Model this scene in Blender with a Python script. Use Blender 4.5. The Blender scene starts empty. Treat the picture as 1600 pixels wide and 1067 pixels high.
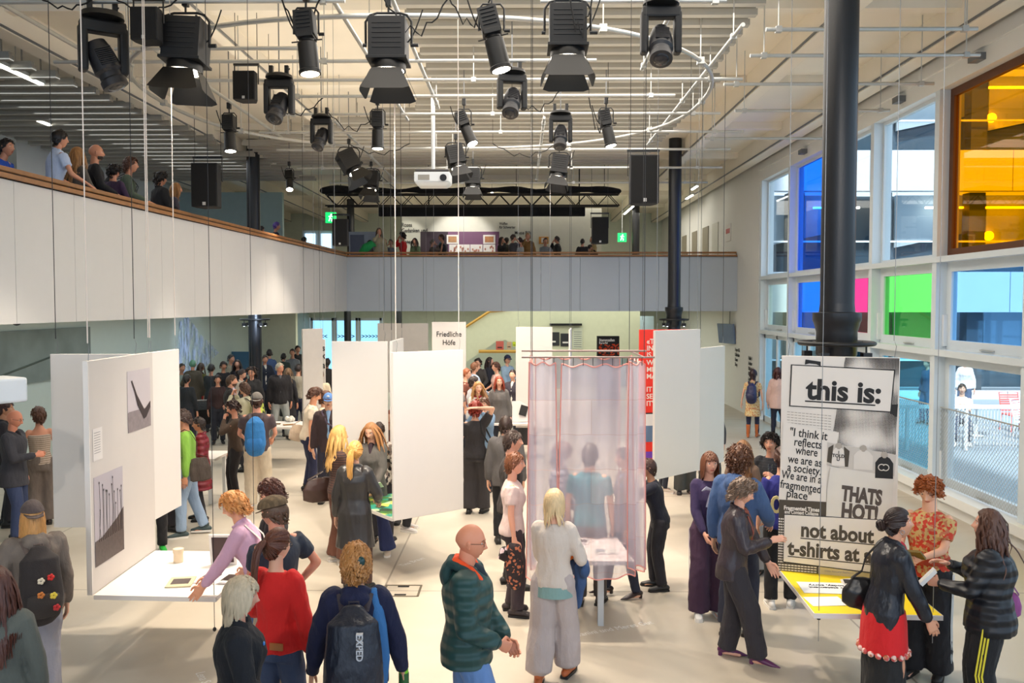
import bpy, bmesh, math, random
import numpy as np
from mathutils import Vector, Matrix, Euler, Quaternion
SC = bpy.context.scene
COL = SC.collection
rad = math.radians
PI = math.pi

# ---------------------------------------------------------------- camera
F = 1370.0                       # focal length in pixels of the 1600 px wide frame
CAMZ = 3.25
PSI = math.atan(15 / F)          # looks slightly towards the gallery side
THE = math.atan(59.5 / F)        # and slightly down
FW = Vector((-math.sin(PSI) * math.cos(THE), math.cos(PSI) * math.cos(THE), -math.sin(THE)))
RT = Vector((math.cos(PSI), math.sin(PSI), 0))
UP = RT.cross(FW)
CAM = Vector((0, 0, CAMZ))
cd = bpy.data.cameras.new('camera')
cd.sensor_width = 36
cd.lens = 36 * F / 1600
cd.clip_start = 0.05
cd.clip_end = 300
cam = bpy.data.objects.new('camera', cd)
COL.objects.link(cam)
cam.matrix_world = Matrix(((RT.x, UP.x, -FW.x, CAM.x), (RT.y, UP.y, -FW.y, CAM.y), (RT.z, UP.z, -FW.z, CAM.z), (0, 0, 0, 1)))
SC.camera = cam


def ray(px, py):
    return FW + RT * ((px - 800) / F) - UP * ((py - 533.5) / F)


def at_y(px, py, y):
    r = ray(px, py)
    return CAM + r * (y / r.y)


def at_z(px, py, z):
    r = ray(px, py)
    return CAM + r * ((z - CAMZ) / r.z)


# ---------------------------------------------------------------- world, exposure
SC.view_settings.view_transform = 'Standard'
SC.view_settings.look = 'None'
SC.view_settings.gamma = 1
SC.view_settings.use_curve_mapping = False
SC.view_settings.exposure = 0.78
wd = bpy.data.worlds.new('world')
SC.world = wd
wd.use_nodes = True
_n = wd.node_tree
_bg = _n.nodes['Background']
_tc = _n.nodes.new('ShaderNodeTexCoord')
_sx = _n.nodes.new('ShaderNodeSeparateXYZ')
_cr = _n.nodes.new('ShaderNodeValToRGB')
_n.links.new(_tc.outputs['Generated'], _sx.inputs[0])
_n.links.new(_sx.outputs['Z'], _cr.inputs[0])
_n.links.new(_cr.outputs[0], _bg.inputs[0])
_cr.color_ramp.elements[0].color = (0.62, 0.78, 1.0, 1)
_cr.color_ramp.elements[1].color = (0.80, 0.90, 1.0, 1)
_bg.inputs[1].default_value = 1.15
try:
    SC.cycles.use_denoising = True
    SC.cycles.max_bounces = 7
    SC.cycles.diffuse_bounces = 4
    SC.cycles.glossy_bounces = 3
    SC.cycles.transmission_bounces = 6
    SC.cycles.transparent_max_bounces = 12
    SC.cycles.sample_clamp_indirect = 6
    SC.cycles.caustics_reflective = False
    SC.cycles.caustics_refractive = False
except Exception:
    pass


def area_light(name, loc, size, energy, color, rot=(0, 0, 0), sizey=None):
    l = bpy.data.lights.new(name, 'AREA')
    l.energy = energy
    l.color = color
    l.shape = 'RECTANGLE'
    l.size = size
    l.size_y = sizey or size
    o = bpy.data.objects.new(name, l)
    o.location = loc
    o.rotation_euler = rot
    COL.objects.link(o)
    return o


def spot_light(name, loc, target, energy, color, angle=60, blend=0.5, size=0.08):
    l = bpy.data.lights.new(name, 'SPOT')
    l.energy = energy
    l.color = color
    l.spot_size = rad(angle)
    l.spot_blend = blend
    l.shadow_soft_size = size
    o = bpy.data.objects.new(name, l)
    o.location = loc
    d = Vector(target) - Vector(loc)
    o.rotation_euler = d.to_track_quat('-Z', 'Y').to_euler()
    COL.objects.link(o)
    return o


def sun_light(name, direction, strength, angle):
    l = bpy.data.lights.new(name, 'SUN')
    l.energy = strength
    l.angle = rad(angle)
    o = bpy.data.objects.new(name, l)
    o.rotation_euler = Vector(direction).to_track_quat('-Z', 'Y').to_euler()
    o.location = (20, 0, 30)
    COL.objects.link(o)
    return o


sun_light('sun', (0.22, 0.62, -0.75), 4.0, 3)
# ---------------------------------------------------------------- materials
MATS = {}


def _base(name):
    m = bpy.data.materials.new(name)
    m.use_nodes = True
    return m, m.node_tree, m.node_tree.nodes['Principled BSDF']


def _obj(nt):
    return nt.nodes.new('ShaderNodeTexCoord').outputs['Object']


def _noise(nt, scale, detail=3, stretch=None, vec=None):
    v = vec or _obj(nt)
    if stretch:
        mp = nt.nodes.new('ShaderNodeMapping')
        mp.inputs['Scale'].default_value = stretch
        nt.links.new(v, mp.inputs[0])
        v = mp.outputs[0]
    n = nt.nodes.new('ShaderNodeTexNoise')
    n.inputs['Scale'].default_value = scale
    n.inputs['Detail'].default_value = detail
    nt.links.new(v, n.inputs['Vector'])
    return n.outputs['Fac']


def _mixc(nt, fac, a, b):
    m = nt.nodes.new('ShaderNodeMix')
    m.data_type = 'RGBA'
    if hasattr(fac, 'is_linked'):
        nt.links.new(fac, m.inputs[0])
    else:
        m.inputs[0].default_value = fac
    for s, c in ((m.inputs[6], a), (m.inputs[7], b)):
        if hasattr(c, 'is_linked'):
            nt.links.new(c, s)
        else:
            s.default_value = (*c, 1)
    return m.outputs[2]


def _bump(nt, p, h, strength, dist=0.01):
    b = nt.nodes.new('ShaderNodeBump')
    b.inputs['Strength'].default_value = strength
    b.inputs['Distance'].default_value = dist
    nt.links.new(h, b.inputs['Height'])
    nt.links.new(b.outputs[0], p.inputs['Normal'])


def _math(nt, op, a, b=None):
    m = nt.nodes.new('ShaderNodeMath')
    m.operation = op
    for i, x in enumerate((a, b)):
        if x is None:
            continue
        if hasattr(x, 'is_linked'):
            nt.links.new(x, m.inputs[i])
        else:
            m.inputs[i].default_value = x
    return m.outputs[0]


def lin(c):
    """sRGB 0-255 or hex string to linear"""
    if isinstance(c, str):
        c = tuple(int(c[i:i + 2], 16) for i in (0, 2, 4))
    return tuple(((v / 255) / 12.92 if v / 255 <= 0.04045 else ((v / 255 + 0.055) / 1.055) ** 2.4) for v in c)


def plain(name, col, rough=0.6, metal=0.0, var=0.06, scale=6, bump=0.0, coat=0.0):
    key = ('plain', name, col, rough, metal)
    if key in MATS:
        return MATS[key]
    m, nt, p = _base(name)
    c = lin(col)
    f = _noise(nt, scale)
    col2 = tuple(max(0, x * (1 - var * 2)) for x in c)
    nt.links.new(_mixc(nt, f, c, col2), p.inputs['Base Color'])
    p.inputs['Roughness'].default_value = rough
    p.inputs['Metallic'].default_value = metal
    if coat:
        p.inputs['Coat Weight'].default_value = coat
    if bump:
        _bump(nt, p, _noise(nt, scale * 8), bump)
    MATS[key] = m
    return m


def emit(name, col, strength):
    key = ('emit', name, col, strength)
    if key in MATS:
        return MATS[key]
    m, nt, p = _base(name)
    p.inputs['Base Color'].default_value = (*lin(col), 1)
    p.inputs['Emission Color'].default_value = (*lin(col), 1)
    p.inputs['Emission Strength'].default_value = strength
    MATS[key] = m
    return m


def cloth(col, kind='', col2=None, rough=0.85):
    """fabric; kind: '' plain, stripe, vstripe, plaid, floral, denim, leather, satin, wool, camo"""
    key = ('cloth', col, kind, col2)
    if key in MATS:
        return MATS[key]
    m, nt, p = _base('fabric_' + (kind or 'plain'))
    c = lin(col)
    d = lin(col2) if col2 else tuple(x * 0.6 for x in c)
    big = _noise(nt, 7, 2)
    base = _mixc(nt, big, c, tuple(x * 0.86 for x in c))
    tex = nt.nodes.new('ShaderNodeTexCoord').outputs['Object']
    sp = nt.nodes.new('ShaderNodeSeparateXYZ')
    nt.links.new(tex, sp.inputs[0])

    def band(axis, freq, thr):
        s = _math(nt, 'SINE', _math(nt, 'MULTIPLY', sp.outputs[axis], freq))
        return _math(nt, 'GREATER_THAN', s, thr)
    if kind == 'stripe':
        base = _mixc(nt, band('Z', 210, 0.2), base, d)
    elif kind == 'widestripe':
        base = _mixc(nt, band('Z', 90, 0.3), base, d)
    elif kind == 'vstripe':
        base = _mixc(nt, band('X', 260, 0.4), base, d)
    elif kind == 'plaid':
        base = _mixc(nt, band('X', 150, 0.2), base, d)
        base = _mixc(nt, _math(nt, 'MULTIPLY', band('Y', 150, 0.2), 0.6), base, d)
    elif kind in ('floral', 'camo'):
        v = nt.nodes.new('ShaderNodeTexVoronoi')
        v.inputs['Scale'].default_value = 42 if kind == 'floral' else 22
        nt.links.new(tex, v.inputs['Vector'])
        s = nt.nodes.new('ShaderNodeSeparateColor')
        nt.links.new(v.outputs['Color'], s.inputs[0])
        base = _mixc(nt, _math(nt, 'GREATER_THAN', s.outputs[0], 0.5), base, d)
        base = _mixc(nt, _math(nt, 'GREATER_THAN', s.outputs[1], 0.8), base, (0.5, 0.16, 0.08) if kind == 'floral' else (0.02, 0.02, 0.02))
    elif kind == 'denim':
        base = _mixc(nt, _noise(nt, 9, 5, (1, 1, 0.35)), base, d)
    nt.links.new(base, p.inputs['Base Color'])
    p.inputs['Roughness'].default_value = {'leather': 0.33, 'satin': 0.38}.get(kind, rough)
    if kind == 'leather':
        _bump(nt, p, _noise(nt, 60, 3), 0.25, 0.004)
    elif kind == 'wool':
        _bump(nt, p, _noise(nt, 160, 2), 0.6, 0.004)
    elif kind == 'puffer':
        _bump(nt, p, _math(nt, 'SINE', _math(nt, 'MULTIPLY', sp.outputs['Z'], 70)), 0.55, 0.02)
        p.inputs['Roughness'].default_value = 0.45
    else:
        _bump(nt, p, _noise(nt, 17, 4, (1, 1, 0.45)), 0.75, 0.022)
    if kind in ('', 'wool', 'floral', 'stripe'):
        p.inputs['Sheen Weight'].default_value = 0.04
    MATS[key] = m
    return m


def skin_mat(tone):
    key = ('skin', tone)
    if key in MATS:
        return MATS[key]
    m, nt, p = _base('skin')
    c = lin(tone)
    f = _noise(nt, 14, 4)
    nt.links.new(_mixc(nt, f, c, (c[0] * 0.97, c[1] * 0.87, c[2] * 0.82)), p.inputs['Base Color'])
    p.inputs['Roughness'].default_value = 0.5
    p.inputs['Subsurface Weight'].default_value = 0.0
    MATS[key] = m
    return m


def hair_mat(col):
    key = ('hair', col)
    if key in MATS:
        return MATS[key]
    m, nt, p = _base('hair')
    c = lin(col)
    f = _noise(nt, 55, 4, (1, 1, 0.25))
    nt.links.new(_mixc(nt, f, tuple(min(1, x * 1.15) for x in c), tuple(x * 0.45 for x in c)), p.inputs['Base Color'])
    p.inputs['Roughness'].default_value = 0.45
    _bump(nt, p, _noise(nt, 140, 3, (1, 1, 0.2)), 0.5, 0.006)
    MATS[key] = m
    return m


def glass_mat(name, col, alpha=0.2, rough=0.02):
    """thin pane: tinted see-through mixed with a clear reflection"""
    key = ('glass', name, col)
    if key in MATS:
        return MATS[key]
    m = bpy.data.materials.new(name)
    m.use_nodes = True
    nt = m.node_tree
    nt.nodes.clear()
    out = nt.nodes.new('ShaderNodeOutputMaterial')
    t = nt.nodes.new('ShaderNodeBsdfTransparent')
    t.inputs[0].default_value = (*[x ** 0.5 for x in lin(col)], 1)
    g = nt.nodes.new('ShaderNodeBsdfGlossy')
    g.inputs['Roughness'].default_value = rough
    lw = nt.nodes.new('ShaderNodeLayerWeight')
    lw.inputs[0].default_value = 0.5
    fr = _math(nt, 'ADD', _math(nt, 'MULTIPLY', _math(nt, 'POWER', lw.outputs['Facing'], 4.0), 0.35), 0.03)
    mx = nt.nodes.new('ShaderNodeMixShader')
    nt.links.new(fr, mx.inputs[0])
    nt.links.new(t.outputs[0], mx.inputs[1])
    nt.links.new(g.outputs[0], mx.inputs[2])
    nt.links.new(mx.outputs[0], out.inputs[0])
    MATS[key] = m
    return m


# ---------------------------------------------------------------- mesh building
class MB:
    def __init__(s):
        s.v, s.f, s.m, s.mi = [], [], [], 0
        s.M = None

    def add(s, vs, fs):
        b = len(s.v)
        if s.M is not None:
            vs = [s.M @ Vector(v) for v in vs]
        s.v.extend([tuple(v) for v in vs])
        s.f.extend([tuple(i + b for i in f) for f in fs])
        s.m.extend([s.mi] * len(fs))
        return s

    def box(s, c, size, rot=None):
        hx, hy, hz = size[0] / 2, size[1] / 2, size[2] / 2
        vs = [Vector((x, y, z)) for x in (-hx, hx) for y in (-hy, hy) for z in (-hz, hz)]
        if rot is not None:
            R_ = rot if isinstance(rot, Matrix) else Euler(rot).to_matrix()
            vs = [R_ @ v for v in vs]
        c = Vector(c)
        return s.add([v + c for v in vs], [(0, 1, 3, 2), (4, 6, 7, 5), (0, 4, 5, 1), (2, 3, 7, 6), (0, 2, 6, 4), (1, 5, 7, 3)])

    def box2(s, x0, x1, y0, y1, z0, z1):
        return s.box(((x0 + x1) / 2, (y0 + y1) / 2, (z0 + z1) / 2), (abs(x1 - x0), abs(y1 - y0), abs(z1 - z0)))

    def tube(s, pts, r, n=8, flat=1.0, up=None, round_=False):
        """swept tube; r number or list of r or list of (rx, ry); rx lies along the frame's side axis"""
        pts = [Vector(p) for p in pts]
        k = len(pts)
        rs = r if isinstance(r, (list, tuple)) else [r] * k
        rs = [(q, q * flat) if not isinstance(q, (list, tuple)) else q for q in rs]
        tans = []
        for i in range(k):
            t = pts[min(i + 1, k - 1)] - pts[max(i - 1, 0)]
            if t.length < 1e-9:
                t = Vector((0, 0, 1))
            tans.append(t.normalized())
        u = Vector(up) if up is not None else Vector((1, 0, 0))
        if abs(u.dot(tans[0])) > 0.95:
            u = Vector((0, 1, 0)) if abs(tans[0].y) < 0.9 else Vector((0, 0, 1))
        rings = []
        side = None
        for i in range(k):
            t = tans[i]
            a = (u if side is None else side)
            a = (a - t * a.dot(t)).normalized()
            side = a
            b = t.cross(a)
            rings.append((pts[i], a, b, rs[i], t))
        if round_:
            p, a, b, q, t = rings[0]
            m_ = min(q)
            rings.insert(0, (p - t * m_ * 0.6, a, b, (q[0] * 0.72, q[1] * 0.72), t))
            rings.insert(0, (p - t * m_ * 0.92, a, b, (q[0] * 0.3, q[1] * 0.3), t))
            p, a, b, q, t = rings[-1]
            m_ = min(q)
            rings.append((p + t * m_ * 0.6, a, b, (q[0] * 0.72, q[1] * 0.72), t))
            rings.append((p + t * m_ * 0.92, a, b, (q[0] * 0.3, q[1] * 0.3), t))
        vs, fs = [], []
        for (p, a, b, q, t) in rings:
            for j in range(n):
                an = 2 * PI * j / n
                vs.append(p + a * (q[0] * math.cos(an)) + b * (q[1] * math.sin(an)))
        for i in range(len(rings) - 1):
            for j in range(n):
                j2 = (j + 1) % n
                fs.append((i * n + j, i * n + j2, (i + 1) * n + j2, (i + 1) * n + j))
        fs.append(tuple(reversed(range(n))))
        fs.append(tuple((len(rings) - 1) * n + j for j in range(n)))
        return s.add(vs, fs)

    def ell(s, c, r, n=16, m=10, rot=None):
        vs, fs = [], []
        R_ = rot.to_matrix() if isinstance(rot, Euler) else rot
        c = Vector(c)
        for i in range(m + 1):
            th = PI * i / m
            for j in range(n):
                ph = 2 * PI * j / n
                v = Vector((r[0] * math.sin(th) * math.cos(ph), r[1] * math.sin(th) * math.sin(ph), r[2] * math.cos(th)))
                if R_ is not None:
                    v = R_ @ v
                vs.append(v + c)
        for i in range(m):
            for j in range(n):
                j2 = (j + 1) % n
                if i == 0:
                    fs.append((j, (i + 1) * n + j, (i + 1) * n + j2))
                elif i == m - 1:
                    fs.append((i * n + j, (i + 1) * n + j, i * n + j2))
                else:
                    fs.append((i * n + j, (i + 1) * n + j, (i + 1) * n + j2, i * n + j2))
        return s.add(vs, fs)

    def lathe(s, prof, c=(0, 0, 0), n=20, M=None):
        """profile of (radius, z)"""
        vs, fs = [], []
        c = Vector(c)
        for (r_, z) in prof:
            for j in range(n):
                an = 2 * PI * j / n
                v = Vector((r_ * math.cos(an), r_ * math.sin(an), z))
                vs.append((M @ v if M is not None else v) + c)
        for i in range(len(prof) - 1):
            for j in range(n):
                j2 = (j + 1) % n
                fs.append((i * n + j, i * n + j2, (i + 1) * n + j2, (i + 1) * n + j))
        fs.append(tuple(reversed(range(n))))
        fs.append(tuple((len(prof) - 1) * n + j for j in range(n)))
        return s.add(vs, fs)

    def quad(s, a, b, c, d):
        return s.add([a, b, c, d], [(0, 1, 2, 3)])

    def poly(s, pts2, M, depth):
        """extruded flat outline: pts2 in the plane of M (x, y), depth along z"""
        k = len(pts2)
        vs = [M @ Vector((p[0], p[1], 0)) for p in pts2] + [M @ Vector((p[0], p[1], depth)) for p in pts2]
        fs = [tuple(reversed(range(k))), tuple(range(k, 2 * k))]
        for i in range(k):
            j = (i + 1) % k
            fs.append((i, j, k + j, k + i))
        return s.add(vs, fs)

    def arr(s):
        return np.array(s.v, dtype=np.float64), s.f

    def build(s, name, mats, parent=None, smooth=None, label=None, cat=None, group=None, kind=None, bevel=0, loc=None):
        if not isinstance(mats, (list, tuple)):
            mats = [mats]
        me = bpy.data.meshes.new(name)
        vs = s.v
        if loc is not None:
            vs = [(v[0] - loc[0], v[1] - loc[1], v[2] - loc[2]) for v in vs]
        me.from_pydata(vs, [], s.f)
        for m in mats:
            me.materials.append(m)
        me.polygons.foreach_set('material_index', [min(i, len(mats) - 1) for i in s.m])
        if smooth is not None:
            me.polygons.foreach_set('use_smooth', [True] * len(s.f))
            me.set_sharp_from_angle(angle=rad(smooth))
        me.update()
        o = bpy.data.objects.new(name, me)
        COL.objects.link(o)
        if loc is not None:
            o.location = loc
        if parent is not None:
            o.parent = parent
        if bevel:
            b = o.modifiers.new('edge', 'BEVEL')
            b.width = bevel
            b.segments = 2
            b.limit_method = 'ANGLE'
        tag(o, label, cat, group, kind)
        return o


def tag(o, label=None, cat=None, group=None, kind=None):
    for k, v in (('label', label), ('category', cat), ('group', group), ('kind', kind)):
        if v:
            o[k] = v
    return o


def empty(name, loc=(0, 0, 0), rotz=0.0, label=None, cat=None, group=None, parent=None):
    o = bpy.data.objects.new(name, None)
    o.location = loc
    o.rotation_euler = (0, 0, rotz)
    o.empty_display_size = 0.1
    COL.objects.link(o)
    if parent is not None:
        o.parent = parent
    tag(o, label, cat, group)
    return o


def children_of(o):
    return [c for c in list(COL.objects) if c.parent == o]


def copy_tree(o, parent=None, kids=None):
    c = o.copy()
    COL.objects.link(c)
    if parent is not None:
        c.parent = parent
    for ch in (kids if kids is not None else children_of(o)):
        copy_tree(ch, c)
    return c


def struct(mb, name, mats, **kw):
    return mb.build(name, mats, kind='structure', **kw)


FONTS = {}


def text_mesh(txt, size, M, depth=0.002, bold=0.0, align='LEFT', spacing=1.0, sx=1.0, leading=1.0, italic=0.0):
    """lettering as mesh arrays in the plane of matrix M"""
    cu = bpy.data.curves.new('lettering', 'FONT')
    cu.body = txt
    cu.size = size
    cu.extrude = depth
    cu.offset = bold
    cu.align_x = align
    cu.space_character = spacing
    cu.space_line = leading
    cu.shear = italic
    cu.resolution_u = 3
    ob = bpy.data.objects.new('lettering', cu)
    COL.objects.link(ob)
    dg = bpy.context.evaluated_depsgraph_get()
    me = bpy.data.meshes.new_from_object(ob.evaluated_get(dg))
    bpy.data.objects.remove(ob)
    S_ = Matrix.Diagonal((sx, 1, 1, 1))
    vs = [M @ S_ @ v.co for v in me.vertices]
    fs = [tuple(p.vertices) for p in me.polygons]
    bpy.data.meshes.remove(me)
    bpy.data.curves.remove(cu)
    return vs, fs


def frame_on(origin, xdir, ydir=(0, 0, 1)):
    """matrix whose x runs along xdir, y along ydir, z out of the face"""
    x = Vector(xdir).normalized()
    y = Vector(ydir)
    y = (y - x * y.dot(x)).normalized()
    z = x.cross(y)
    return Matrix(((x.x, y.x, z.x, origin[0]), (x.y, y.y, z.y, origin[1]), (x.z, y.z, z.z, origin[2]), (0, 0, 0, 1)))
# ================================================================ LIGHTS OF THE ROOM AND ADDED FILL
area_light('hall_ambient_fill', (0.5, 15.0, 6.85), 5.0, 420, (1.0, 0.93, 0.84), (0, 0, 0), 14)  # unseen ambient fill added above the hall
area_light('ceiling_up_fill', (-1.0, 14.5, 6.6), 8.0, 150, (1.0, 0.88, 0.72), (PI, 0, 0), 15)  # added upward fill that brightens the ceiling, no fixtures carry it
area_light('gallery_ceiling_lights', (-8.6, 19.0, 7.0), 2.0, 90, (0.9, 0.95, 1.0), (0, 0, 0), 12)
area_light('rear_gallery_ceiling_lights', (0.0, 34.0, 6.9), 12.0, 230, (1.0, 0.95, 0.85), (0, 0, 0), 5)
area_light('rear_hall_ceiling_lights', (-1.0, 32.5, 2.98), 12.0, 260, (0.95, 1.0, 0.86), (0, 0, 0), 7)
area_light('side_hall_ceiling_lights', (-7.6, 19.0, 2.98), 2.0, 60, (0.85, 0.97, 1.0), (0, 0, 0), 14)

# unseen fill spots added behind the camera to brighten the boards
for x_, tx, ty, e_ in ((-5.2, -4.3, 9.0, 330), (-2.4, -2.0, 11.0, 300), (0.8, 1.6, 11.5, 330), (3.6, 3.4, 8.6, 260)):
    spot_light('front_fill_spot', (x_, -0.6, 6.3), (tx, ty, 1.7), e_, (1.0, 0.92, 0.84), 48, 0.6, 0.12)

# ================================================================ THE ROOM
XR = 6.6            # inner face of the window wall
ZC = 7.5            # ceiling
ZF = 3.83           # gallery floor
ZB = 3.03           # underside of the gallery slab
ZRAIL = 4.83
YB = 27.0           # front of the rear gallery
XL0, XL1 = -6.42, -5.42   # gallery edge at y=-4 and at y=27


def xl(y):
    return XL1 + (XL0 - XL1) * (YB - y) / 31.0


wall_m = plain('wall_paint', (232, 231, 226), 0.7, var=0.02)
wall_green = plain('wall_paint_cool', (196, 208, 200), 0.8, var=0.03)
ceil_m = plain('ceiling_paint', (242, 234, 218), 0.85, var=0.05, scale=1.5)
white_m = plain('white_metal', (224, 228, 230), 0.45, var=0.02)
frame_m = plain('window_frame_white', (214, 222, 226), 0.5, var=0.02)
wood_m = plain('rail_wood', (176, 122, 70), 0.45, var=0.25, scale=9)
black_m = plain('black_metal', (14, 14, 15), 0.45, var=0.1)
blackm2 = plain('black_matte', (14, 14, 15), 0.8, var=0.1)
steel_m = plain('galvanised_steel', (196, 196, 192), 0.38, 0.55, var=0.08)
grey_m = plain('grey_metal', (120, 122, 124), 0.5, 0.3)
darkcol_m = plain('column_paint', (24, 25, 29), 0.38, var=0.05, bump=0.1)


def floor_material():
    m, nt, p = _base('polished_concrete')
    o = nt.nodes.new('ShaderNodeTexCoord').outputs['Object']
    sp = nt.nodes.new('ShaderNodeSeparateXYZ')
    nt.links.new(o, sp.inputs[0])

    def line(axis, off, step, w):
        a = _math(nt, 'ADD', sp.outputs[axis], off)
        a = _math(nt, 'MODULO', a, step)
        return _math(nt, 'LESS_THAN', a, w)
    ln = _math(nt, 'MAXIMUM', line('X', 1.58 + 4.96 * 4, 4.96, 0.022), line('Y', -9.77 + 4.9 * 4, 4.9, 0.022))
    n1 = _noise(nt, 0.5, 6, vec=o)
    n2 = _noise(nt, 3.0, 8, vec=o)
    cr = nt.nodes.new('ShaderNodeValToRGB')
    cr.color_ramp.elements[0].position = 0.35
    cr.color_ramp.elements[0].color = (*lin((178, 167, 150)), 1)
    cr.color_ramp.elements[1].position = 0.68
    cr.color_ramp.elements[1].color = (*lin((206, 198, 184)), 1)
    nt.links.new(n1, cr.inputs[0])
    c = _mixc(nt, n2, cr.outputs[0], lin((188, 178, 162)))
    c = _mixc(nt, _math(nt, 'MULTIPLY', ln, 0.6), c, lin((96, 88, 76)))
    nt.links.new(c, p.inputs['Base Color'])
    rr = nt.nodes.new('ShaderNodeMapRange')
    rr.inputs[3].default_value = 0.26
    rr.inputs[4].default_value = 0.5
    nt.links.new(n2, rr.inputs[0])
    nt.links.new(rr.outputs[0], p.inputs['Roughness'])
    return m


floor = struct(MB().box2(-12.2, 6.9, -8, 42, -0.3, 0), 'floor', floor_material())

# ceiling slab, extended unseen behind the camera to block the sun
struct(MB().box2(-12.2, 6.95, -14, 42, ZC, ZC + 0.3), 'ceiling', ceil_m)
nb = 0
for x0, x1, zb in ((-7.55, -7.25, 7.08), (-9.2, -8.9, 7.08), (4.2, 4.45, 7.08), (6.1, 6.4, 7.05), (-4.6, -4.42, 7.2), (-11.2, -10.9, 7.08)):
    nb += 1
    mb = MB()
    mb.box2(x0, x1, -4, 41.5, zb, ZC)
    mb.mi = 1
    for s in (x0 - 0.012, x1 + 0.012):          # the slotted channel on each lower edge
        mb.box2(s - 0.012, s + 0.012, -4, 41.5, zb + 0.02, zb + 0.05)
    struct(mb, 'trim_%d' % nb, [ceil_m, grey_m])
for y in (4.0, 8.2, 12.4, 16.6, 20.8, 25.0, 29.2, 33.4, 37.6):
    nb += 1
    struct(MB().box2(-11.9, 6.5, y, y + 0.22, 7.34, ZC), 'trim_%d' % nb, ceil_m)

# right wall: solid behind the windows, header above them
mb = MB()
mb.box2(XR, XR + 0.35, 24.55, 42, 0, ZC)
mb.box2(XR, XR + 0.35, -4, 24.55, 6.62, ZC)
mb.box2(XR - 0.05, XR + 0.35, -4, 24.55, 6.9, 7.1)
mb.box2(XR, XR + 0.35, -4, 20.0, 0, 0.3)
mb.box2(XR - 0.12, XR + 0.05, -4, 20.0, 0.2, 0.34)
struct(mb, 'wall_right', wall_m)
struct(MB().box2(-12.2, -11.9, -4, 42, ZF, ZC), 'wall_left', wall_m)
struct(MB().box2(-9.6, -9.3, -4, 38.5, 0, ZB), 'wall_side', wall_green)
struct(MB().box2(-9.3, -7.75, 30, 30.25, 0, ZB), 'wall_lobby', plain('wall_paint_warm', (226, 226, 204), 0.75))
mb = MB()
mb.box2(-6.1, XR, 38.3, 38.6, 0, ZB)
mb.box2(-9.3, -6.1, 38.3, 38.6, 2.62, ZB)
mb.box2(-12, XR, 41.6, 41.9, ZF, ZC)
struct(mb, 'wall_back', plain('wall_paint_back', (214, 220, 206), 0.8))
# wall behind the upper gallery exhibition
mb = MB()
mb.box2(-4.35, 2.7, 32.0, 32.2, ZF, 6.7)
mb.box2(2.7, 2.9, 32.0, 36, ZF, 6.7)
struct(mb, 'wall_exhibition', plain('wall_paint_cream', (228, 226, 210), 0.8))
struct(MB().box2(-11.9, -8.3, 30.5, 30.7, ZF, 7.1), 'wall_gallery', plain('wall_paint_teal', (186, 206, 204), 0.8))

# galleries: slab, fascia boards, rails
slab = MB()
vs = [(xl(-4) - 0.02, -4), (xl(YB) - 0.02, YB + 0.02), (XR, YB + 0.02), (XR, 42), (-12, 42), (-12, -4)]
k = len(vs)
slab.add([(x, y, ZB) for x, y in vs] + [(x, y, ZF) for x, y in vs],
         [tuple(reversed(range(k))), tuple(range(k, 2 * k))] + [(i, (i + 1) % k, k + (i + 1) % k, k + i) for i in range(k)])
struct(slab, 'floor_gallery', [plain('gallery_floor', (170, 166, 156), 0.6)])


def fascia(name, a, b, n, mat):
    mb = MB()
    a, b = Vector(a), Vector(b)
    d = (b - a) / n
    L = d.length
    ang = math.atan2(d.y, d.x)
    for i in range(n):
        c = a + d * (i + 0.5)
        mb.box((c.x, c.y, (ZB - 0.02 + 4.67) / 2), (L - 0.008, 0.1, 4.67 - ZB + 0.02), (0, 0, ang))
    mb.mi = 1
    c = (a + b) / 2
    mb.box((c.x, c.y, 4.685), ((b - a).length, 0.06, 0.03), (0, 0, ang))
    struct(mb, name, [mat, black_m])


fascia_m = plain('fascia_board', (208, 207, 205), 0.6, var=0.02)
fascia('wall_parapet', (xl(-4), -4, 0), (xl(YB), YB, 0), 24, fascia_m)
fascia('wall_parapet_rear', (xl(YB), YB, 0), (XR, YB, 0), 10, plain('fascia_board_rear', (184, 192, 200), 0.6, var=0.02))


def handrail(label, a, b, n):
    t = empty('handrail', a, label=label, cat='handrail')
    a, b = Vector(a), Vector(b)
    d = b - a
    ang = math.atan2(d.y, d.x)
    M = Matrix.Rotation(ang, 4, 'Z')
    L = d.length
    mb = MB(); mb.M = M
    mb.box((L / 2, 0.0, ZRAIL - 0.03), (L, 0.09, 0.06))
    mb.build('top_rail', wood_m, t, bevel=0.012)
    mb = MB(); mb.M = M
    mb.box((L / 2, -0.1, ZRAIL - 0.12), (L, 0.05, 0.05))
    mb.build('lower_rail', wood_m, t)
    for i in range(n + 1):
        mb = MB(); mb.M = M
        mb.box((L * i / n, 0.0, 4.73), (0.03, 0.03, 0.12))
        mb.build('bracket', grey_m, t)


handrail('long wooden handrail running along the parapet of the side gallery', (xl(-4) - 0.02, -4, 0), (xl(YB) - 0.02, YB, 0), 16)
handrail('wooden handrail across the parapet of the rear gallery', (xl(YB), YB + 0.0, 0), (XR - 0.03, YB + 0.0, 0), 8)

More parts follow.
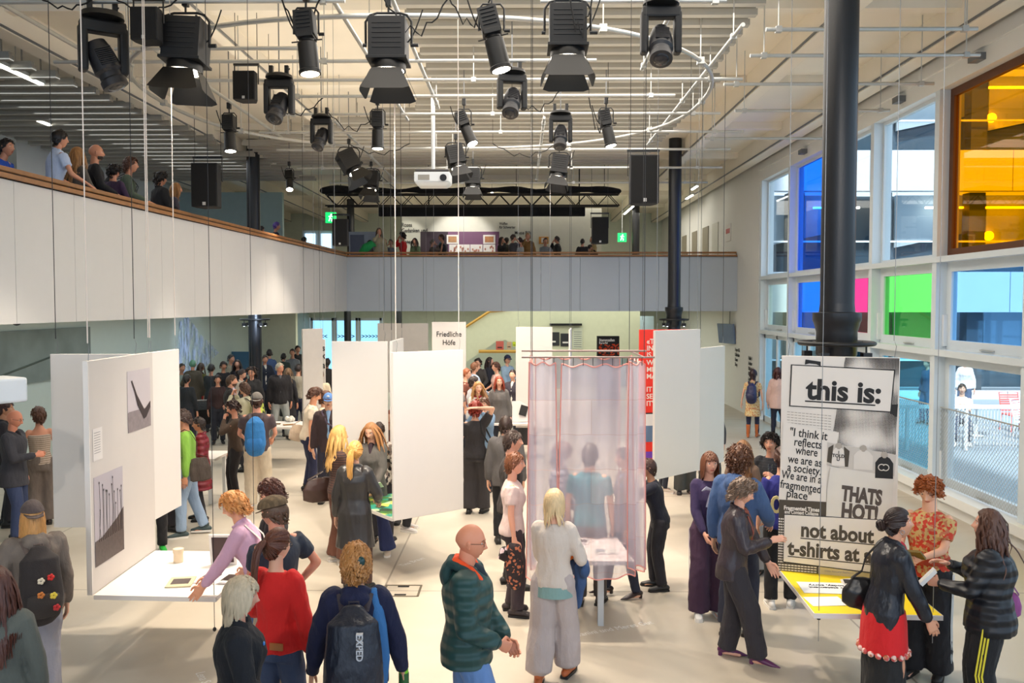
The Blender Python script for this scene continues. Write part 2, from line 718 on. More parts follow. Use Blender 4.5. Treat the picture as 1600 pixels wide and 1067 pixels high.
# ---------------------------------------------------------------- windows
YM = [24.4, 21.85, 19.3, 16.72, 14.14, 11.56, 8.98, 6.4, 3.8]
mb = MB()
for y in YM:
    mb.box2(XR, XR + 0.34, y - 0.075, y + 0.075, 0.3, 6.62)
mb.box2(XR - 0.03, XR + 0.34, 3.8, 24.4, 3.90, 3.99)
mb.box2(XR - 0.03, XR + 0.34, 3.8, 24.4, 2.42, 2.52)
struct(mb, 'window_frame', frame_m)
tint = {
    'clear': ((238, 248, 250)), 'blue': (20, 120, 250), 'orange': (255, 150, 0), 'pink': (255, 60, 130), 'green': (110, 228, 96),
    'sky': (150, 204, 246), 'teal': (130, 215, 235), 'pale': (215, 232, 215), 'yellow': (250, 225, 40)}
up_t = ['clear', 'blue', 'clear', 'clear', 'orange', 'clear', 'clear', 'clear']
mid_t = ['pale', 'blue', 'pink', 'green', 'sky', 'clear', 'clear', 'clear']
low_t = ['clear', 'teal', 'teal', 'teal', 'clear', 'yellow', 'clear', 'clear']
wn = 0


def window(y0, y1, z0, z1, t, fw, handle=False, guard=False):
    global wn
    wn += 1
    w = MB()
    ya, yb = min(y0, y1) + 0.075, max(y0, y1) - 0.075
    X0, X1 = XR + 0.17, XR + 0.25
    w.box2(X0, X1, ya, ya + fw, z0, z1)
    w.box2(X0, X1, yb - fw, yb, z0, z1)
    w.box2(X0, X1, ya + fw, yb - fw, z0, z0 + fw)
    w.box2(X0, X1, ya + fw, yb - fw, z1 - fw, z1)
    col_frame = plain('sash_dark', (96, 52, 14), 0.5) if t == 'orange' else frame_m
    o = struct(w, 'window_%d' % wn, col_frame)
    MB().box2(XR + 0.2, XR + 0.212, ya + fw, yb - fw, z0 + fw, z1 - fw).build('pane', glass_mat('glass_' + t, tint[t]), o)
    if handle:
        h = MB()
        h.box2(X0 - 0.05, X0, ya + 0.02, ya + 0.06, z0 + 0.2, z0 + 0.75)
        h.box2(X0 - 0.06, X0, yb - 0.06, yb + 0.0, z0 + 0.05, z0 + 0.55)
        h.build('actuator', white_m, o)
        h = MB()
        yc = (ya + yb) / 2
        h.box2(X0 - 0.03, X0, yc - 0.25, yc + 0.12, z0 + 0.03, z0 + 0.05)
        h.build('handle', steel_m, o)
    if guard:
        g = MB()
        gz0, gz1 = z0 + 0.02, z0 + 1.25
        xx = XR + 0.12
        W_ = yb - ya
        step = 0.075
        n = int((W_ + gz1 - gz0) / step)
        for i in range(n):
            for sgn in (1, -1):
                # a diamond wire clipped to the rectangle
                s0 = i * step - (gz1 - gz0)
                pts = []
                for tt in (0, 1):
                    pts.append([s0 + tt * (gz1 - gz0), tt * (gz1 - gz0)])
                a_, b_ = pts
                if a_[0] < 0:
                    a_ = [0, -s0]
                if b_[0] > W_:
                    b_ = [W_, W_ - s0]
                if a_[1] >= gz1 - gz0 or b_[1] <= a_[1]:
                    continue
                if sgn > 0:
                    pa, pb = (xx, ya + a_[0], gz0 + a_[1]), (xx, ya + b_[0], gz0 + b_[1])
                else:
                    pa, pb = (xx, yb - a_[0], gz0 + a_[1]), (xx, yb - b_[0], gz0 + b_[1])
                g.tube([pa, pb], 0.0035, 3)
        g.box2(xx - 0.01, xx + 0.01, ya, yb, gz1 - 0.01, gz1 + 0.01)
        g.build('safety_mesh', steel_m, o)


for i in range(8):
    window(YM[i], YM[i + 1], 3.99, 6.62, up_t[i], 0.06 if up_t[i] != 'orange' else 0.12)
    window(YM[i], YM[i + 1], 2.52, 3.90, mid_t[i], 0.15, handle=True)
    if i >= 2:
        window(YM[i], YM[i + 1], 0.34, 2.42, low_t[i], 0.14, handle=True, guard=i in (3, 4, 5))
# glazed doors below the first two bays
for i, (ya, yb) in enumerate(((24.33, 21.93), (21.77, 19.38))):
    ya, yb = yb, ya
    mb = MB()
    for y in (ya, (ya + yb) / 2 - 0.05, yb - 0.1):
        mb.box2(XR + 0.12, XR + 0.2, y, y + 0.1, 0, 2.42)
    mb.box2(XR + 0.12, XR + 0.2, ya, yb, 2.3, 2.42)
    mb.box2(XR + 0.12, XR + 0.2, ya, yb, 0, 0.16)
    d = struct(mb, 'door_%d' % (i + 1), frame_m)
    MB().box2(XR + 0.15, XR + 0.162, ya + 0.1, yb - 0.1, 0.16, 2.3).build('pane', glass_mat('glass_door', (190, 232, 245)), d)
    h = MB()
    h.tube([(XR + 0.06, (ya + yb) / 2 + 0.1, 1.0), (XR + 0.06, (ya + yb) / 2 + 0.24, 1.0)], 0.011, 6)
    h.tube([(XR + 0.06, (ya + yb) / 2 + 0.1, 1.0), (XR + 0.12, (ya + yb) / 2 + 0.1, 1.0)], 0.011, 6)
    h.build('handle', black_m, d)

# ---------------------------------------------------------------- columns
def column(x, y, z0, z1, r, label, ring=False, flange=True):
    t = empty('column', (x, y, z0), label=label, cat='column', group='round steel columns')
    t['kind'] = 'structure'
    mb = MB().lathe([(r, 0), (r, z1 - z0)], n=32)
    mb.build('shaft', darkcol_m, t, smooth=40)
    if flange:
        h = 3.05 - z0
        MB().lathe([(r * 1.0, h - 0.42), (r * 1.05, h - 0.38), (r * 1.2, h - 0.34), (r * 1.2, h - 0.1), (r * 1.36, h), (r * 1.42, h + 0.02),
                    (r * 1.42, h + 0.10), (r * 1.05, h + 0.11), (r * 1.0, h + 0.2)], n=36).build('capital', darkcol_m, t, smooth=35)
    if ring:
        mb = MB()
        R_ = r + 0.2
        h = 2.83 - z0
        pts = [(R_ * math.cos(a), R_ * math.sin(a), h) for a in np.linspace(0, 2 * PI, 33)]
        mb.tube(pts, 0.024, 8)
        for a in (0.4, 2.0, 3.6, 5.2):
            mb.tube([(r * math.cos(a), r * math.sin(a), h), (R_ * math.cos(a), R_ * math.sin(a), h)], 0.014, 6)
        mb.build('lamp_ring', black_m, t, smooth=50)
        for a in (-2.3, -0.8, 0.9, 2.4):
            cx, cy = (R_ - 0.05) * math.cos(a), (R_ - 0.05) * math.sin(a)
            m2 = MB().box((cx, cy, h - 0.13), (0.09, 0.09, 0.08))
            m2.tube([(cx, cy, h - 0.1), (cx, cy, h)], 0.01, 6)
            hd = m2.build('ring_lamp', black_m, t)
            MB().lathe([(0.02, 0), (0.02, 0.01)], (cx, cy, h - 0.178), 10).build('lens', emit('lamp_lens', (240, 245, 255), 3), hd)
    return t


column(3.33, 9.3, 0, ZC, 0.173, 'thick dark round column standing behind the newspaper-print poster panel', ring=True)
column(3.97, 22.9, 0, ZC, 0.165, 'dark round column with blue light on one side before the rear gallery', ring=True)
column(4.62, 35.7, ZF, ZC, 0.15, 'slim dark column on the rear gallery near the green exit sign', flange=False)
column(4.62, 35.7, 0, ZB, 0.15, 'slim dark column beside the lit booth in the rear hall', flange=False)
column(3.2, 35.0, 0, ZB, 0.12, 'slim dark column before the lit glass booth in the rear hall', flange=False)
column(-7.0, 22.95, ZF, ZC, 0.17, 'dark column on the side gallery behind the handrail', flange=False)
column(-7.0, 22.95, 0, ZB, 0.17, 'dark column in the side hall with a dark ring of lamps', ring=True, flange=False)
column(-7.0, 36.0, ZF, ZC, 0.15, 'dark column on the rear gallery behind the hanging loudspeaker', flange=False)
column(-7.0, 35.2, 0, ZB, 0.14, 'dark column in front of the glazed exit doors', flange=False)
column(-4.9, 35.0, 0, ZB, 0.11, 'dark column showing just above the grey hanging panel', flange=False)

# ---------------------------------------------------------------- exit doors at the back of the lower hall
for i in range(3):
    x0 = -9.25 + i * 1.05
    mb = MB()
    mb.box2(x0, x0 + 0.1, 38.3, 38.4, 0, 2.62)
    mb.box2(x0 + 0.93, x0 + 1.03, 38.3, 38.4, 0, 2.62)
    mb.box2(x0, x0 + 1.03, 38.3, 38.4, 2.5, 2.62)
    mb.box2(x0, x0 + 1.03, 38.3, 38.4, 0, 0.15)
    d = struct(mb, 'door_%d' % (i + 3), frame_m)
    MB().box2(x0 + 0.1, x0 + 0.93, 38.34, 38.35, 0.15, 2.5).build('pane', glass_mat('glass_exit', (170, 225, 250)), d)
    vs, fs = text_mesh('>>>>>' if i else '<<<<', 0.26, frame_on((x0 + 0.13, 38.33, 1.72), (1, 0, 0)), 0.002, 0.006)
    MB().add(vs, fs).build('marking', plain('door_marking', (30, 60, 90), 0.6), d)
# stair with a parapet wall and wooden rail in the rear hall
mb = MB()
pts = [(728, 566), (728, 512), (765, 487), (805, 484), (1000, 484), (1000, 560), (840, 560), (790, 531), (775, 534)]
P3 = [at_y(x, y, 33.0) for x, y in pts]
M = Matrix.Translation((0, 33.0, 0)) @ Matrix.Rotation(PI / 2, 4, 'X')
mb.poly([(p.x, p.z) for p in P3], M, -0.15)
struct(mb, 'wall_stair', plain('stair_parapet', (214, 214, 188), 0.8))
sr = MB().tube([at_y(727, 511, 32.9), at_y(765, 486.5, 32.9), at_y(806, 483, 32.9)], 0.05, 4)
sr.tube([at_y(748, 549, 32.9), at_y(806, 549, 32.9)], 0.06, 4)
sr.build('stair_handrail', plain('stair_wood', (196, 148, 60), 0.5), label='yellowish wooden handrail on the stair in the rear hall', cat='handrail')

# ---------------------------------------------------------------- outside: courtyard and the opposite wing
conc_m = plain('facade_concrete', (204, 212, 220), 0.85, var=0.06, scale=0.8)


def facade():
    t = empty('office_building', (7, 30, 0), label='pale concrete building across the courtyard with long bands and dark glazing', cat='building')
    def loc(mb): mb.M = Matrix.Translation((-7, -30, 0)); return mb
    for (z0, z1) in ((-0.3, 0.25), (2.95, 4.32), (7.06, 8.42), (11.2, 12.6), (15.2, 16.5)):
        mb = loc(MB())
        for i in range(14):
            mb.box2(7 + i * 2.4, 7 + (i + 1) * 2.4 - 0.03, 30, 30.4, z0, z1)
        mb.build('concrete_band', conc_m, t)
    gl = plain('facade_glass', (70, 92, 108), 0.15, var=0.3, scale=0.5)
    dk = plain('facade_column', (62, 74, 84), 0.6)
    for (z0, z1) in ((0.25, 2.95), (4.32, 7.06), (8.42, 11.2), (12.6, 15.2)):
        loc(MB()).box2(7, 40, 31.6, 31.7, z0, z1).build('rear_wall', gl, t)
        mb = loc(MB())
        for x in (9.2, 12.2, 15.4, 18.4, 22, 26):
            mb.box2(x, x + 0.55, 30.5, 31.0, z0, z1)
        mb.build('column', dk, t)
        # a lighter sloped stair wall seen behind the glass
        mb = loc(MB())
        for x in (8.4, 13.2, 16.4):
            mb.add([(x, 31.3, z1), (x + 2.4, 31.3, z1), (x + 2.4, 31.3, z0 + 1.4), (x, 31.3, z0 + 0.9),
                    (x, 31.4, z1), (x + 2.4, 31.4, z1), (x + 2.4, 31.4, z0 + 1.4), (x, 31.4, z0 + 0.9)],
                   [(0, 1, 2, 3), (7, 6, 5, 4), (0, 4, 5, 1), (1, 5, 6, 2), (2, 6, 7, 3), (3, 7, 4, 0)])
        mb.build('stair_wall', plain('facade_inner_wall', (168, 184, 194), 0.8), t)
        if z0 > 4:
            for x in (10.2, 14.1, 16.2, 20.5):
                loc(MB()).box2(x, x + 1.6, 30.9, 31.0, z1 - 0.5, z1 - 0.44).build('strip_light', emit('strip_light', (255, 250, 235), 6), t)
            for x in (11.0, 16.4):
                loc(MB()).ell((x, 31.1, z0 + 1.3), (0.16, 0.16, 0.16), 10, 8).build('globe_lamp', emit('globe_lamp', (255, 236, 200), 7), t)
        mb = loc(MB())
        mb.box2(7, 40, 30.3, 30.34, z0 + 1.02, z0 + 1.08)
        mb.build('railing', white_m, t)


facade()
struct(MB().box2(6.95, 60, -20, 60, -0.3, -0.02), 'terrace_ground', plain('terrace_paving', (150, 164, 174), 0.8, var=0.1, scale=2))
mb = MB()
mb.box2(6.95, 7.2, 25.5, 30, 0, 16)
struct(mb, 'wall_courtyard', conc_m)
# white terrace fence
t = empty('terrace_fence', (8.3, 19.4, 0), label='white metal fence on the terrace outside the windows', cat='fence')
MB().box2(0, 4.4, -0.04, 0.04, 0.93, 1.01).build('top_rail', white_m, t)
for i in range(4):
    MB().box2(0.2 + i * 1.3, 0.26 + i * 1.3, -0.03, 0.03, 0, 0.93).build('post', white_m, t)
mb = MB()
for i in range(60):
    mb.box2(0.05 + i * 0.072, 0.062 + i * 0.072, -0.006, 0.006, 0.08, 0.93)
mb.build('bar_infill', white_m, t)
# ================================================================ CEILING RIG
ZP = 6.5    # height of the pipe grid
slat_m = plain('slat_paint', (166, 162, 152), 0.6, var=0.04)


def slats(name, rows, pitch_x=None):
    mb = MB()
    for (y, x0, x1) in rows:
        mb.box2(x0, x1, y, y + 0.13, 6.98, 7.06)
        mb.box2(x0 + 0.02, x1 - 0.02, y + 0.02, y + 0.11, 7.06, 7.11)
        for xh in np.arange(x0 + 0.4, x1, 1.6):
            mb.box2(xh, xh + 0.02, y + 0.05, y + 0.07, 7.1, 7.5)
    struct(mb, name, slat_m)


random.seed(4)
rows = []
y = 8.6
i = 0
while y < 24:
    xr = 3.0 + 0.02 * (y - 9) if y < 14.5 else 3.35 - (y - 14.5) * 0.02
    x0 = -1.62 + (0.1 if i % 2 else 0)
    if y > 16.5:
        x0 = -1.5 - (y - 16.5) * 1.1 - 0.4 * (i % 2)
    rows.append((y, max(x0, -6.6), xr))
    y += 0.42
    i += 1
slats('ceiling_slats', rows)
rows = []
y = 13.5
while y < 27:
    rows.append((y, -11.6, -7.9 + 0.12 * (y - 13) * (1 if i % 2 else 0.8)))
    y += 0.55
    i += 1
slats('ceiling_slats_gallery', rows)


def pipe(p, q, r=0.026, label='straight galvanised pipe of the ceiling lighting grid', group='straight pipes of the lighting grid'):
    p, q = Vector(p), Vector(q)
    t = empty('lighting_pipe', p, label=label, cat='pipe', group=group)
    d = q - p
    MB().tube([(0, 0, 0), d], r, 12).build('tube', steel_m, t, smooth=40)
    n = max(1, int(d.length / 3.2))
    for i in range(n + 1):
        c = d * (0.06 + 0.88 * i / n)
        mb = MB()
        mb.tube([c, c + Vector((0, 0, ZC - ZP))], 0.008, 5)
        mb.box(c, (0.07, 0.07, 0.07))
        mb.build('hanger', steel_m, t)
    return t


ORD = 'first second third fourth fifth sixth seventh eighth ninth tenth eleventh twelfth thirteenth fourteenth fifteenth sixteenth'.split()
for k_, (y, x0, x1) in enumerate(((9.55, -5.9, -1.9), (9.6, 0.2, 2.2), (11.3, -5.2, -2.6), (11.9, -6.3, 1.0), (12.9, -4.6, 3.2), (13.9, -3.9, 2.4),
                    (15.2, -4.4, 3.4), (16.8, -5.0, 4.2), (18.7, -5.2, 4.4), (21.2, -5.4, 4.8), (23.8, -5.2, 5.0), (10.6, 2.9, 5.4), (11.7, 3.0, 6.0), (13.2, 3.0, 6.1), (15.0, 3.6, 6.2), (17.5, 3.6, 6.2))):
    pipe((x0, y, ZP), (x1, y, ZP), label=('straight pipe across the hall, %s counted from the camera end' % ORD[k_]) if k_ < 11 else ('short crosswise pipe above the windows, %s counted from the camera end' % ORD[k_ - 11]), group='pipes across the hall')
for k_, (x, y0, y1) in enumerate(((-5.75, 7.6, 13.4), (-4.79, 8.6, 17.6), (-2.06, 8.0, 16.0), (-1.41, 8.8, 15.0), (1.7, 9.2, 12.6), (2.63, 10.6, 18.5), (-3.4, 16, 24), (0.4, 15.8, 24))):
    pipe((x, y0, ZP + 0.06), (x, y1, ZP + 0.06), label='straight pipe along the hall, ' + ('outermost at the side gallery', 'second from the side gallery', 'inside the ring beside the projector pole', 'just beside the slats', 'short one over the slats', 'outermost towards the windows', 'far one behind the ring near the side gallery', 'far one behind the ring over the middle')[k_], group='pipes along the hall')
# the big bent ring
t = empty('curved_lighting_pipe', (-1.45, 14.3, ZP), label='large oval galvanised pipe ring bent under the ceiling with clamps', cat='pipe')
RX, RY = 4.35, 4.25
pts = []
for i in range(73):
    a = 2 * PI * i / 72
    ca, sa = math.cos(a), math.sin(a)
    pts.append((RX * math.copysign(abs(ca) ** 0.85, ca), RY * math.copysign(abs(sa) ** 0.85, sa), 0.0))
MB().tube(pts, 0.03, 10).build('ring_tube', steel_m, t, smooth=50)
for i in range(0, 72, 6):
    mb = MB()
    mb.box(pts[i], (0.09, 0.09, 0.09))
    mb.tube([pts[i], (pts[i][0], pts[i][1], ZC - ZP)], 0.008, 5)
    mb.build('clamp', steel_m, t)


def hang_matrix(px, ytop, zt=6.42, rotz=0.0):
    y = 1370 * (zt - CAMZ) / (474 - ytop) if ytop < 330 else 22
    p = at_z(px, ytop, zt)
    ROD[0] = ZC - p.z
    return p


ROD = [1.0]


def clamp(t):
    MB().tube([(0, 0, 0.1), (0, 0, ROD[0])], 0.009, 5).build('hanging_rod', grey_m, t)
    mb = MB()
    mb.tube([(0, 0, 0.11), (0, 0, -0.03)], 0.012, 6)
    mb.box((0, 0, 0.09), (0.06, 0.07, 0.1))
    mb.build('clamp', black_m, t)


LENS_ON = emit('lens_lit', (255, 244, 222), 14)
LENS_OFF = plain('lens_dark', (40, 42, 48), 0.08)
SPOTS = []


def cable(t, a, b, sag, r=0.008):
    a, b = Vector(a), Vector(b)
    pts = [a.lerp(b, i / 8) - Vector((0, 0, sag * math.sin(PI * i / 8))) for i in range(9)]
    MB().tube(pts, r, 5).build('cable', blackm2, t, smooth=60)


def moving_head(px, ytop, size, rz, tilt, label, lit=False):
    p = hang_matrix(px, ytop)
    t = empty('moving_head_light', p, rad(rz), label, 'stage light', 'moving head stage lights')
    s = size
    MB().tube([(0, 0, 0.0), (0, 0, ROD[0])], 0.009, 5).build('hanging_rod', grey_m, t)
    mb = MB()
    mb.lathe([(0.10 * s, -0.02), (0.2 * s, -0.05), (0.21 * s, -0.1 * s), (0.1 * s, -0.13 * s)], n=20)
    mb.box((-0.12 * s, 0, 0.02), (0.05, 0.06, 0.12)); mb.box((0.12 * s, 0, 0.02), (0.05, 0.06, 0.12))
    mb.build('base', black_m, t, smooth=35)
    mb = MB()
    mb.box((0, 0, -0.19 * s), (0.44 * s, 0.17 * s, 0.13 * s))
    for sx in (-1, 1):
        mb.box((sx * 0.19 * s, 0, -0.42 * s), (0.085 * s, 0.16 * s, 0.48 * s))
    mb.build('yoke', plain('light_housing', (16, 16, 18), 0.55), t, bevel=0.025 * s)
    M = Matrix.Translation((0, 0, -0.52 * s)) @ Matrix.Rotation(-rad(tilt[1]), 4, 'X') @ Matrix.Rotation(rad(tilt[0]), 4, 'Y')
    mb = MB(); mb.M = M
    mb.lathe([(0.06 * s, 0.2 * s), (0.1 * s, 0.19 * s), (0.125 * s, 0.1 * s), (0.135 * s, 0.0), (0.14 * s, -0.12 * s), (0.115 * s, -0.15 * s),
              (0.115 * s, -0.2 * s), (0.13 * s, -0.22 * s), (0.13 * s, -0.29 * s), (0.11 * s, -0.3 * s)], n=24)
    for k in range(9):
        mb.box((0, -0.135 * s, (0.08 - k * 0.02) * s), (0.16 * s, 0.02 * s, 0.008 * s))
    h = mb.build('lamp_head', plain('lamp_head', (38, 38, 42), 0.45), t, smooth=35)
    mb = MB(); mb.M = M
    mb.lathe([(0.09 * s, -0.30 * s), (0.085 * s, -0.306 * s), (0.04 * s, -0.318 * s)], n=24)
    mb.build('lens', LENS_OFF, h, smooth=40)
    cable(t, (-0.1 * s, 0.02, 0.0), (0.16 * s, 0.02, 0.05), 0.12)
    return t


def fresnel(px, ytop, size, rz, tilt, label, lit=True, aim=None):
    p = hang_matrix(px, ytop)
    t = empty('fresnel_light', p, rad(rz), label, 'stage light', 'barn door stage lights')
    s = size
    clamp(t)
    cable(t, (0.05, 0.06, -0.25 * s), (0.35 * s, 0.05, 0.02), 0.2)
    zp = -0.36 * s
    mb = MB()
    w = 0.24 * s
    mb.tube([(-w, 0, zp), (-w, 0, -0.12 * s), (-w * 0.8, 0, -0.05 * s), (-w * 0.5, 0, -0.03 * s), (w * 0.5, 0, -0.03 * s), (w * 0.8, 0, -0.05 * s), (w, 0, -0.12 * s), (w, 0, zp)], 0.013 * s, 8)
    mb.tube([(w - 0.01, 0, zp), (w + 0.07 * s, 0, zp)], 0.02 * s, 8)
    mb.tube([(-w + 0.01, 0, zp), (-w - 0.03 * s, 0, zp)], 0.02 * s, 8)
    mb.build('yoke', black_m, t, smooth=40)
    M = Matrix.Translation((0, 0, zp)) @ Matrix.Rotation(-rad(tilt[1]), 4, 'X') @ Matrix.Rotation(rad(tilt[0]), 4, 'Y')
    mb = MB(); mb.M = M
    mb.box((0, 0, 0.04 * s), (0.38 * s, 0.34 * s, 0.42 * s))
    mb.box((0, 0, -0.17 * s), (0.42 * s, 0.38 * s, 0.03 * s))
    for k in range(6):
        mb.box((0, -0.173 * s, (0.18 - k * 0.05) * s), (0.3 * s, 0.008 * s, 0.01 * s))
    mb.box((0.14 * s, 0, 0.25 * s), (0.02 * s, 0.3 * s, 0.04 * s)); mb.box((-0.14 * s, 0, 0.25 * s), (0.02 * s, 0.3 * s, 0.04 * s))
    h = mb.build('housing', plain('light_housing', (16, 16, 18), 0.55), t, bevel=0.01 * s)
    mb = MB(); mb.M = M
    mb.lathe([(0.17 * s, -0.18 * s), (0.18 * s, -0.2 * s), (0.18 * s, -0.27 * s), (0.165 * s, -0.27 * s)], n=24)
    mb.build('lens_barrel', black_m, h, smooth=40)
    mb = MB(); mb.M = M
    mb.lathe([(0.16 * s, -0.27 * s), (0.155 * s, -0.276 * s)], n=24)
    mb.build('lens', LENS_ON if lit else LENS_OFF, h)
    # four barn doors
    for k, (op) in enumerate((28, 24, 28, 24)):
        mb = MB()
        R_ = M @ Matrix.Translation((0, 0, -0.28 * s)) @ Matrix.Rotation(rad(90 * k), 4, 'Z') @ Matrix.Translation((0, 0.17 * s, 0)) @ Matrix.Rotation(rad(op), 4, 'X')
        a, b, L = (0.15 * s, 0.25 * s, 0.26 * s) if k % 2 == 0 else (0.12 * s, 0.2 * s, 0.24 * s)
        R2 = R_ @ Matrix.Rotation(rad(-90), 4, 'X')
        mb.poly([(-a, 0), (a, 0), (b, L), (b * 0.75, L * 1.08), (-b * 0.75, L * 1.08), (-b, L)], R2, 0.004)
        mb.build('barn_door', black_m, h)
    if lit:
        SPOTS.append((p + Matrix.Rotation(rad(rz), 3, 'Z') @ (M @ Vector((0, 0, -0.3 * s))), Matrix.Rotation(rad(rz), 3, 'Z') @ (M.to_3x3() @ Vector((0, 0, -1))), 72, aim))
    return t


def profile(px, ytop, size, rz, tilt, label, aim=None, lit=True):
    p = hang_matrix(px, ytop)
    t = empty('profile_spotlight', p, rad(rz), label, 'stage light', 'long profile spotlights')
    s = size
    clamp(t)
    cable(t, (0.03, 0.05, -0.15 * s), (-0.25 * s, 0.05, 0.03), 0.22)
    zp = -0.3 * s
    M = Matrix.Translation((0, 0, zp)) @ Matrix.Rotation(-rad(tilt[1]), 4, 'X') @ Matrix.Rotation(rad(tilt[0]), 4, 'Y')
    mb = MB()
    w = 0.13 * s
    mb.tube([(-w, 0, zp), (-w, 0, -0.08 * s), (-w * 0.7, 0, -0.03 * s), (w * 0.7, 0, -0.03 * s), (w, 0, -0.08 * s), (w, 0, zp)], 0.011 * s, 6)
    mb.tube([(w, 0, zp), (w + 0.06 * s, 0, zp)], 0.018 * s, 6)
    mb.build('yoke', black_m, t, smooth=40)
    mb = MB(); mb.M = M
    mb.box((0, 0, 0.1 * s), (0.2 * s, 0.2 * s, 0.26 * s))
    mb.box((0, 0, -0.03 * s), (0.17 * s, 0.22 * s, 0.05 * s))
    for k in range(5):
        mb.box((0, -0.105 * s, (0.2 - k * 0.04) * s), (0.15 * s, 0.015 * s, 0.01 * s))
    h = mb.build('lamp_housing', plain('light_housing', (16, 16, 18), 0.55), t, bevel=0.02 * s)
    mb = MB(); mb.M = M
    mb.lathe([(0.075 * s, -0.02 * s), (0.08 * s, -0.08 * s), (0.1 * s, -0.1 * s), (0.105 * s, -0.38 * s), (0.115 * s, -0.39 * s), (0.115 * s, -0.42 * s), (0.09 * s, -0.425 * s)], n=20)
    mb.tube([(-0.16 * s, 0, -0.07 * s), (0.16 * s, 0, -0.07 * s)], 0.008 * s, 5)
    mb.build('barrel', black_m, h, smooth=35)
    mb = MB(); mb.M = M
    mb.lathe([(0.095 * s, -0.424 * s), (0.06 * s, -0.436 * s)], n=20)
    mb.build('lens', LENS_ON if lit else LENS_OFF, h)
    if lit:
        SPOTS.append((p + Matrix.Rotation(rad(rz), 3, 'Z') @ (M @ Vector((0, 0, -0.46 * s))), Matrix.Rotation(rad(rz), 3, 'Z') @ (M.to_3x3() @ Vector((0, 0, -1))), 38, aim))
    return t


moving_head(160, 14, 1.05, 35, (-22, 10), 'large moving head light nearest the side gallery, head swung steeply down')
moving_head(436, 112, 0.88, 0, (10, 32), 'moving head light between the side wall speaker and the ring, lens low and round')
moving_head(502, 176, 0.78, 0, (12, 30), 'small moving head light hanging under the slats left of the profile spotlight')
moving_head(800, 104, 0.86, 12, (12, 34), 'moving head light under the middle of the slats with a black box beside it')
moving_head(876, 170, 0.82, 0, (4, 28), 'moving head light directly above the tilted barn door light')
moving_head(1033, -6, 0.9, 0, (4, 34), 'large moving head light facing the hall near the thick column')
fresnel(290, 16, 1.06, 0, (3, 4), 'big black barn door light with two flaps splayed wide')
fresnel(607, 16, 1.04, 0, (0, 2), 'big black barn door light hung straight over the middle of the hall')
fresnel(887, -4, 1.0, 0, (0, 2), 'big black barn door light in front of the slats with a long cable loop')
fresnel(712, 221, 0.84, 10, (-12, 10), 'small barn door light just above the ceiling projector')
fresnel(545, 228, 0.9, 20, (-28, 15), 'small barn door light tilted sideways beside the truss')
fresnel(580, 262, 0.84, 0, (4, 12), 'small barn door light with pale open flaps over the truss')
fresnel(739, 258, 0.84, 0, (0, 8), 'small barn door light hanging by the projector in front of the truss')
fresnel(874, 236, 0.9, 0, (8, 10), 'barn door light with bright flaps below the moving head')
profile(478, 8, 1.02, 0, (-6, 4), 'long profile spotlight glowing below the curved pipe')
profile(768, 2, 1.02, 0, (-14, 4), 'long tilted profile spotlight beside the slats with tangled cables')
profile(358, 174, 0.92, 0, (-4, 6), 'profile spotlight above the black gallery loudspeaker')
profile(590, 168, 0.92, 0, (0, 2), 'upright profile spotlight hanging in front of the slats')
profile(725, 168, 0.9, 0, (-22, 18), 'profile spotlight turned so that its bright round lens shows')
profile(947, 166, 0.9, 0, (-12, 6), 'profile spotlight with loose cables next to the hanging speaker')
profile(452, 262, 0.8, 0, (-8, 30), 'small profile spotlight shining by the side gallery')

# spot beams of the lit fixtures (aimed at the floor and panels they serve)
for i, (p, d, ang, aim) in enumerate(SPOTS):
    spot_light('stage_beam', p + d * 0.05, p + d, 330 if ang > 50 else 260, (1.0, 0.86, 0.70), ang + 20, 0.5, 0.07)


def speaker(px, ytop, w, h, d, dist, label, rz=0, rot_back=False):
    p = at_y(px, ytop, dist)
    t = empty('hanging_loudspeaker', (p.x, p.y, p.z - h), rad(rz), label, 'loudspeaker', 'black hanging loudspeakers')
    mb = MB()
    mb.M = Matrix()
    mb.poly([(-w / 2, -d / 2), (w / 2, -d / 2), (w / 2, 0), (w * 0.33, d / 2), (-w * 0.33, d / 2), (-w / 2, 0)], Matrix(), h)
    b = mb.build('cabinet', plain('speaker_cabinet', (24, 24, 26), 0.75, bump=0.3), t, bevel=0.012)
    MB().box((0, -d / 2 - 0.006, h / 2), (w * 0.92, 0.012, h * 0.94)).build('grille', plain('speaker_grille', (16, 16, 17), 0.9, bump=0.8, scale=30), t)
    MB().box((0, -d / 2 - 0.014, h * 0.07), (w * 0.12, 0.004, w * 0.12)).build('badge', plain('speaker_badge', (190, 190, 188), 0.4), t)
    mb = MB()
    mb.box((0, 0, h + 0.12), (w * 1.15, 0.05, 0.04))
    for sx in (-1, 1):
        mb.tube([(sx * w * 0.54, 0, h + 0.12), (sx * w * 0.54, 0, h * 0.6)], 0.009, 5)
        mb.tube([(sx * w * 0.5, 0, h + 0.12), (sx * w * 0.5, 0, ZC - (p.z - h))], 0.005, 5)
    mb.build('bracket', black_m, t)
    return t


speaker(232, 16, 0.29, 0.34, 0.26, 9.3, 'small black loudspeaker seen from behind between two stage lights')
speaker(385, 114, 0.31, 0.4, 0.28, 12.5, 'small square black loudspeaker hanging beside the moving head light')
speaker(325, 257, 0.46, 0.76, 0.42, 15.5, 'black loudspeaker hanging in front of the side gallery')
speaker(533, 343, 0.38, 0.66, 0.36, 22.0, 'black loudspeaker hanging where the two galleries meet')
speaker(1005, 245, 0.56, 0.94, 0.5, 17.5, 'large black loudspeaker hanging next to the dark column')
speaker(937, 340, 0.46, 0.74, 0.42, 25.0, 'black loudspeaker hanging in front of the rear gallery')

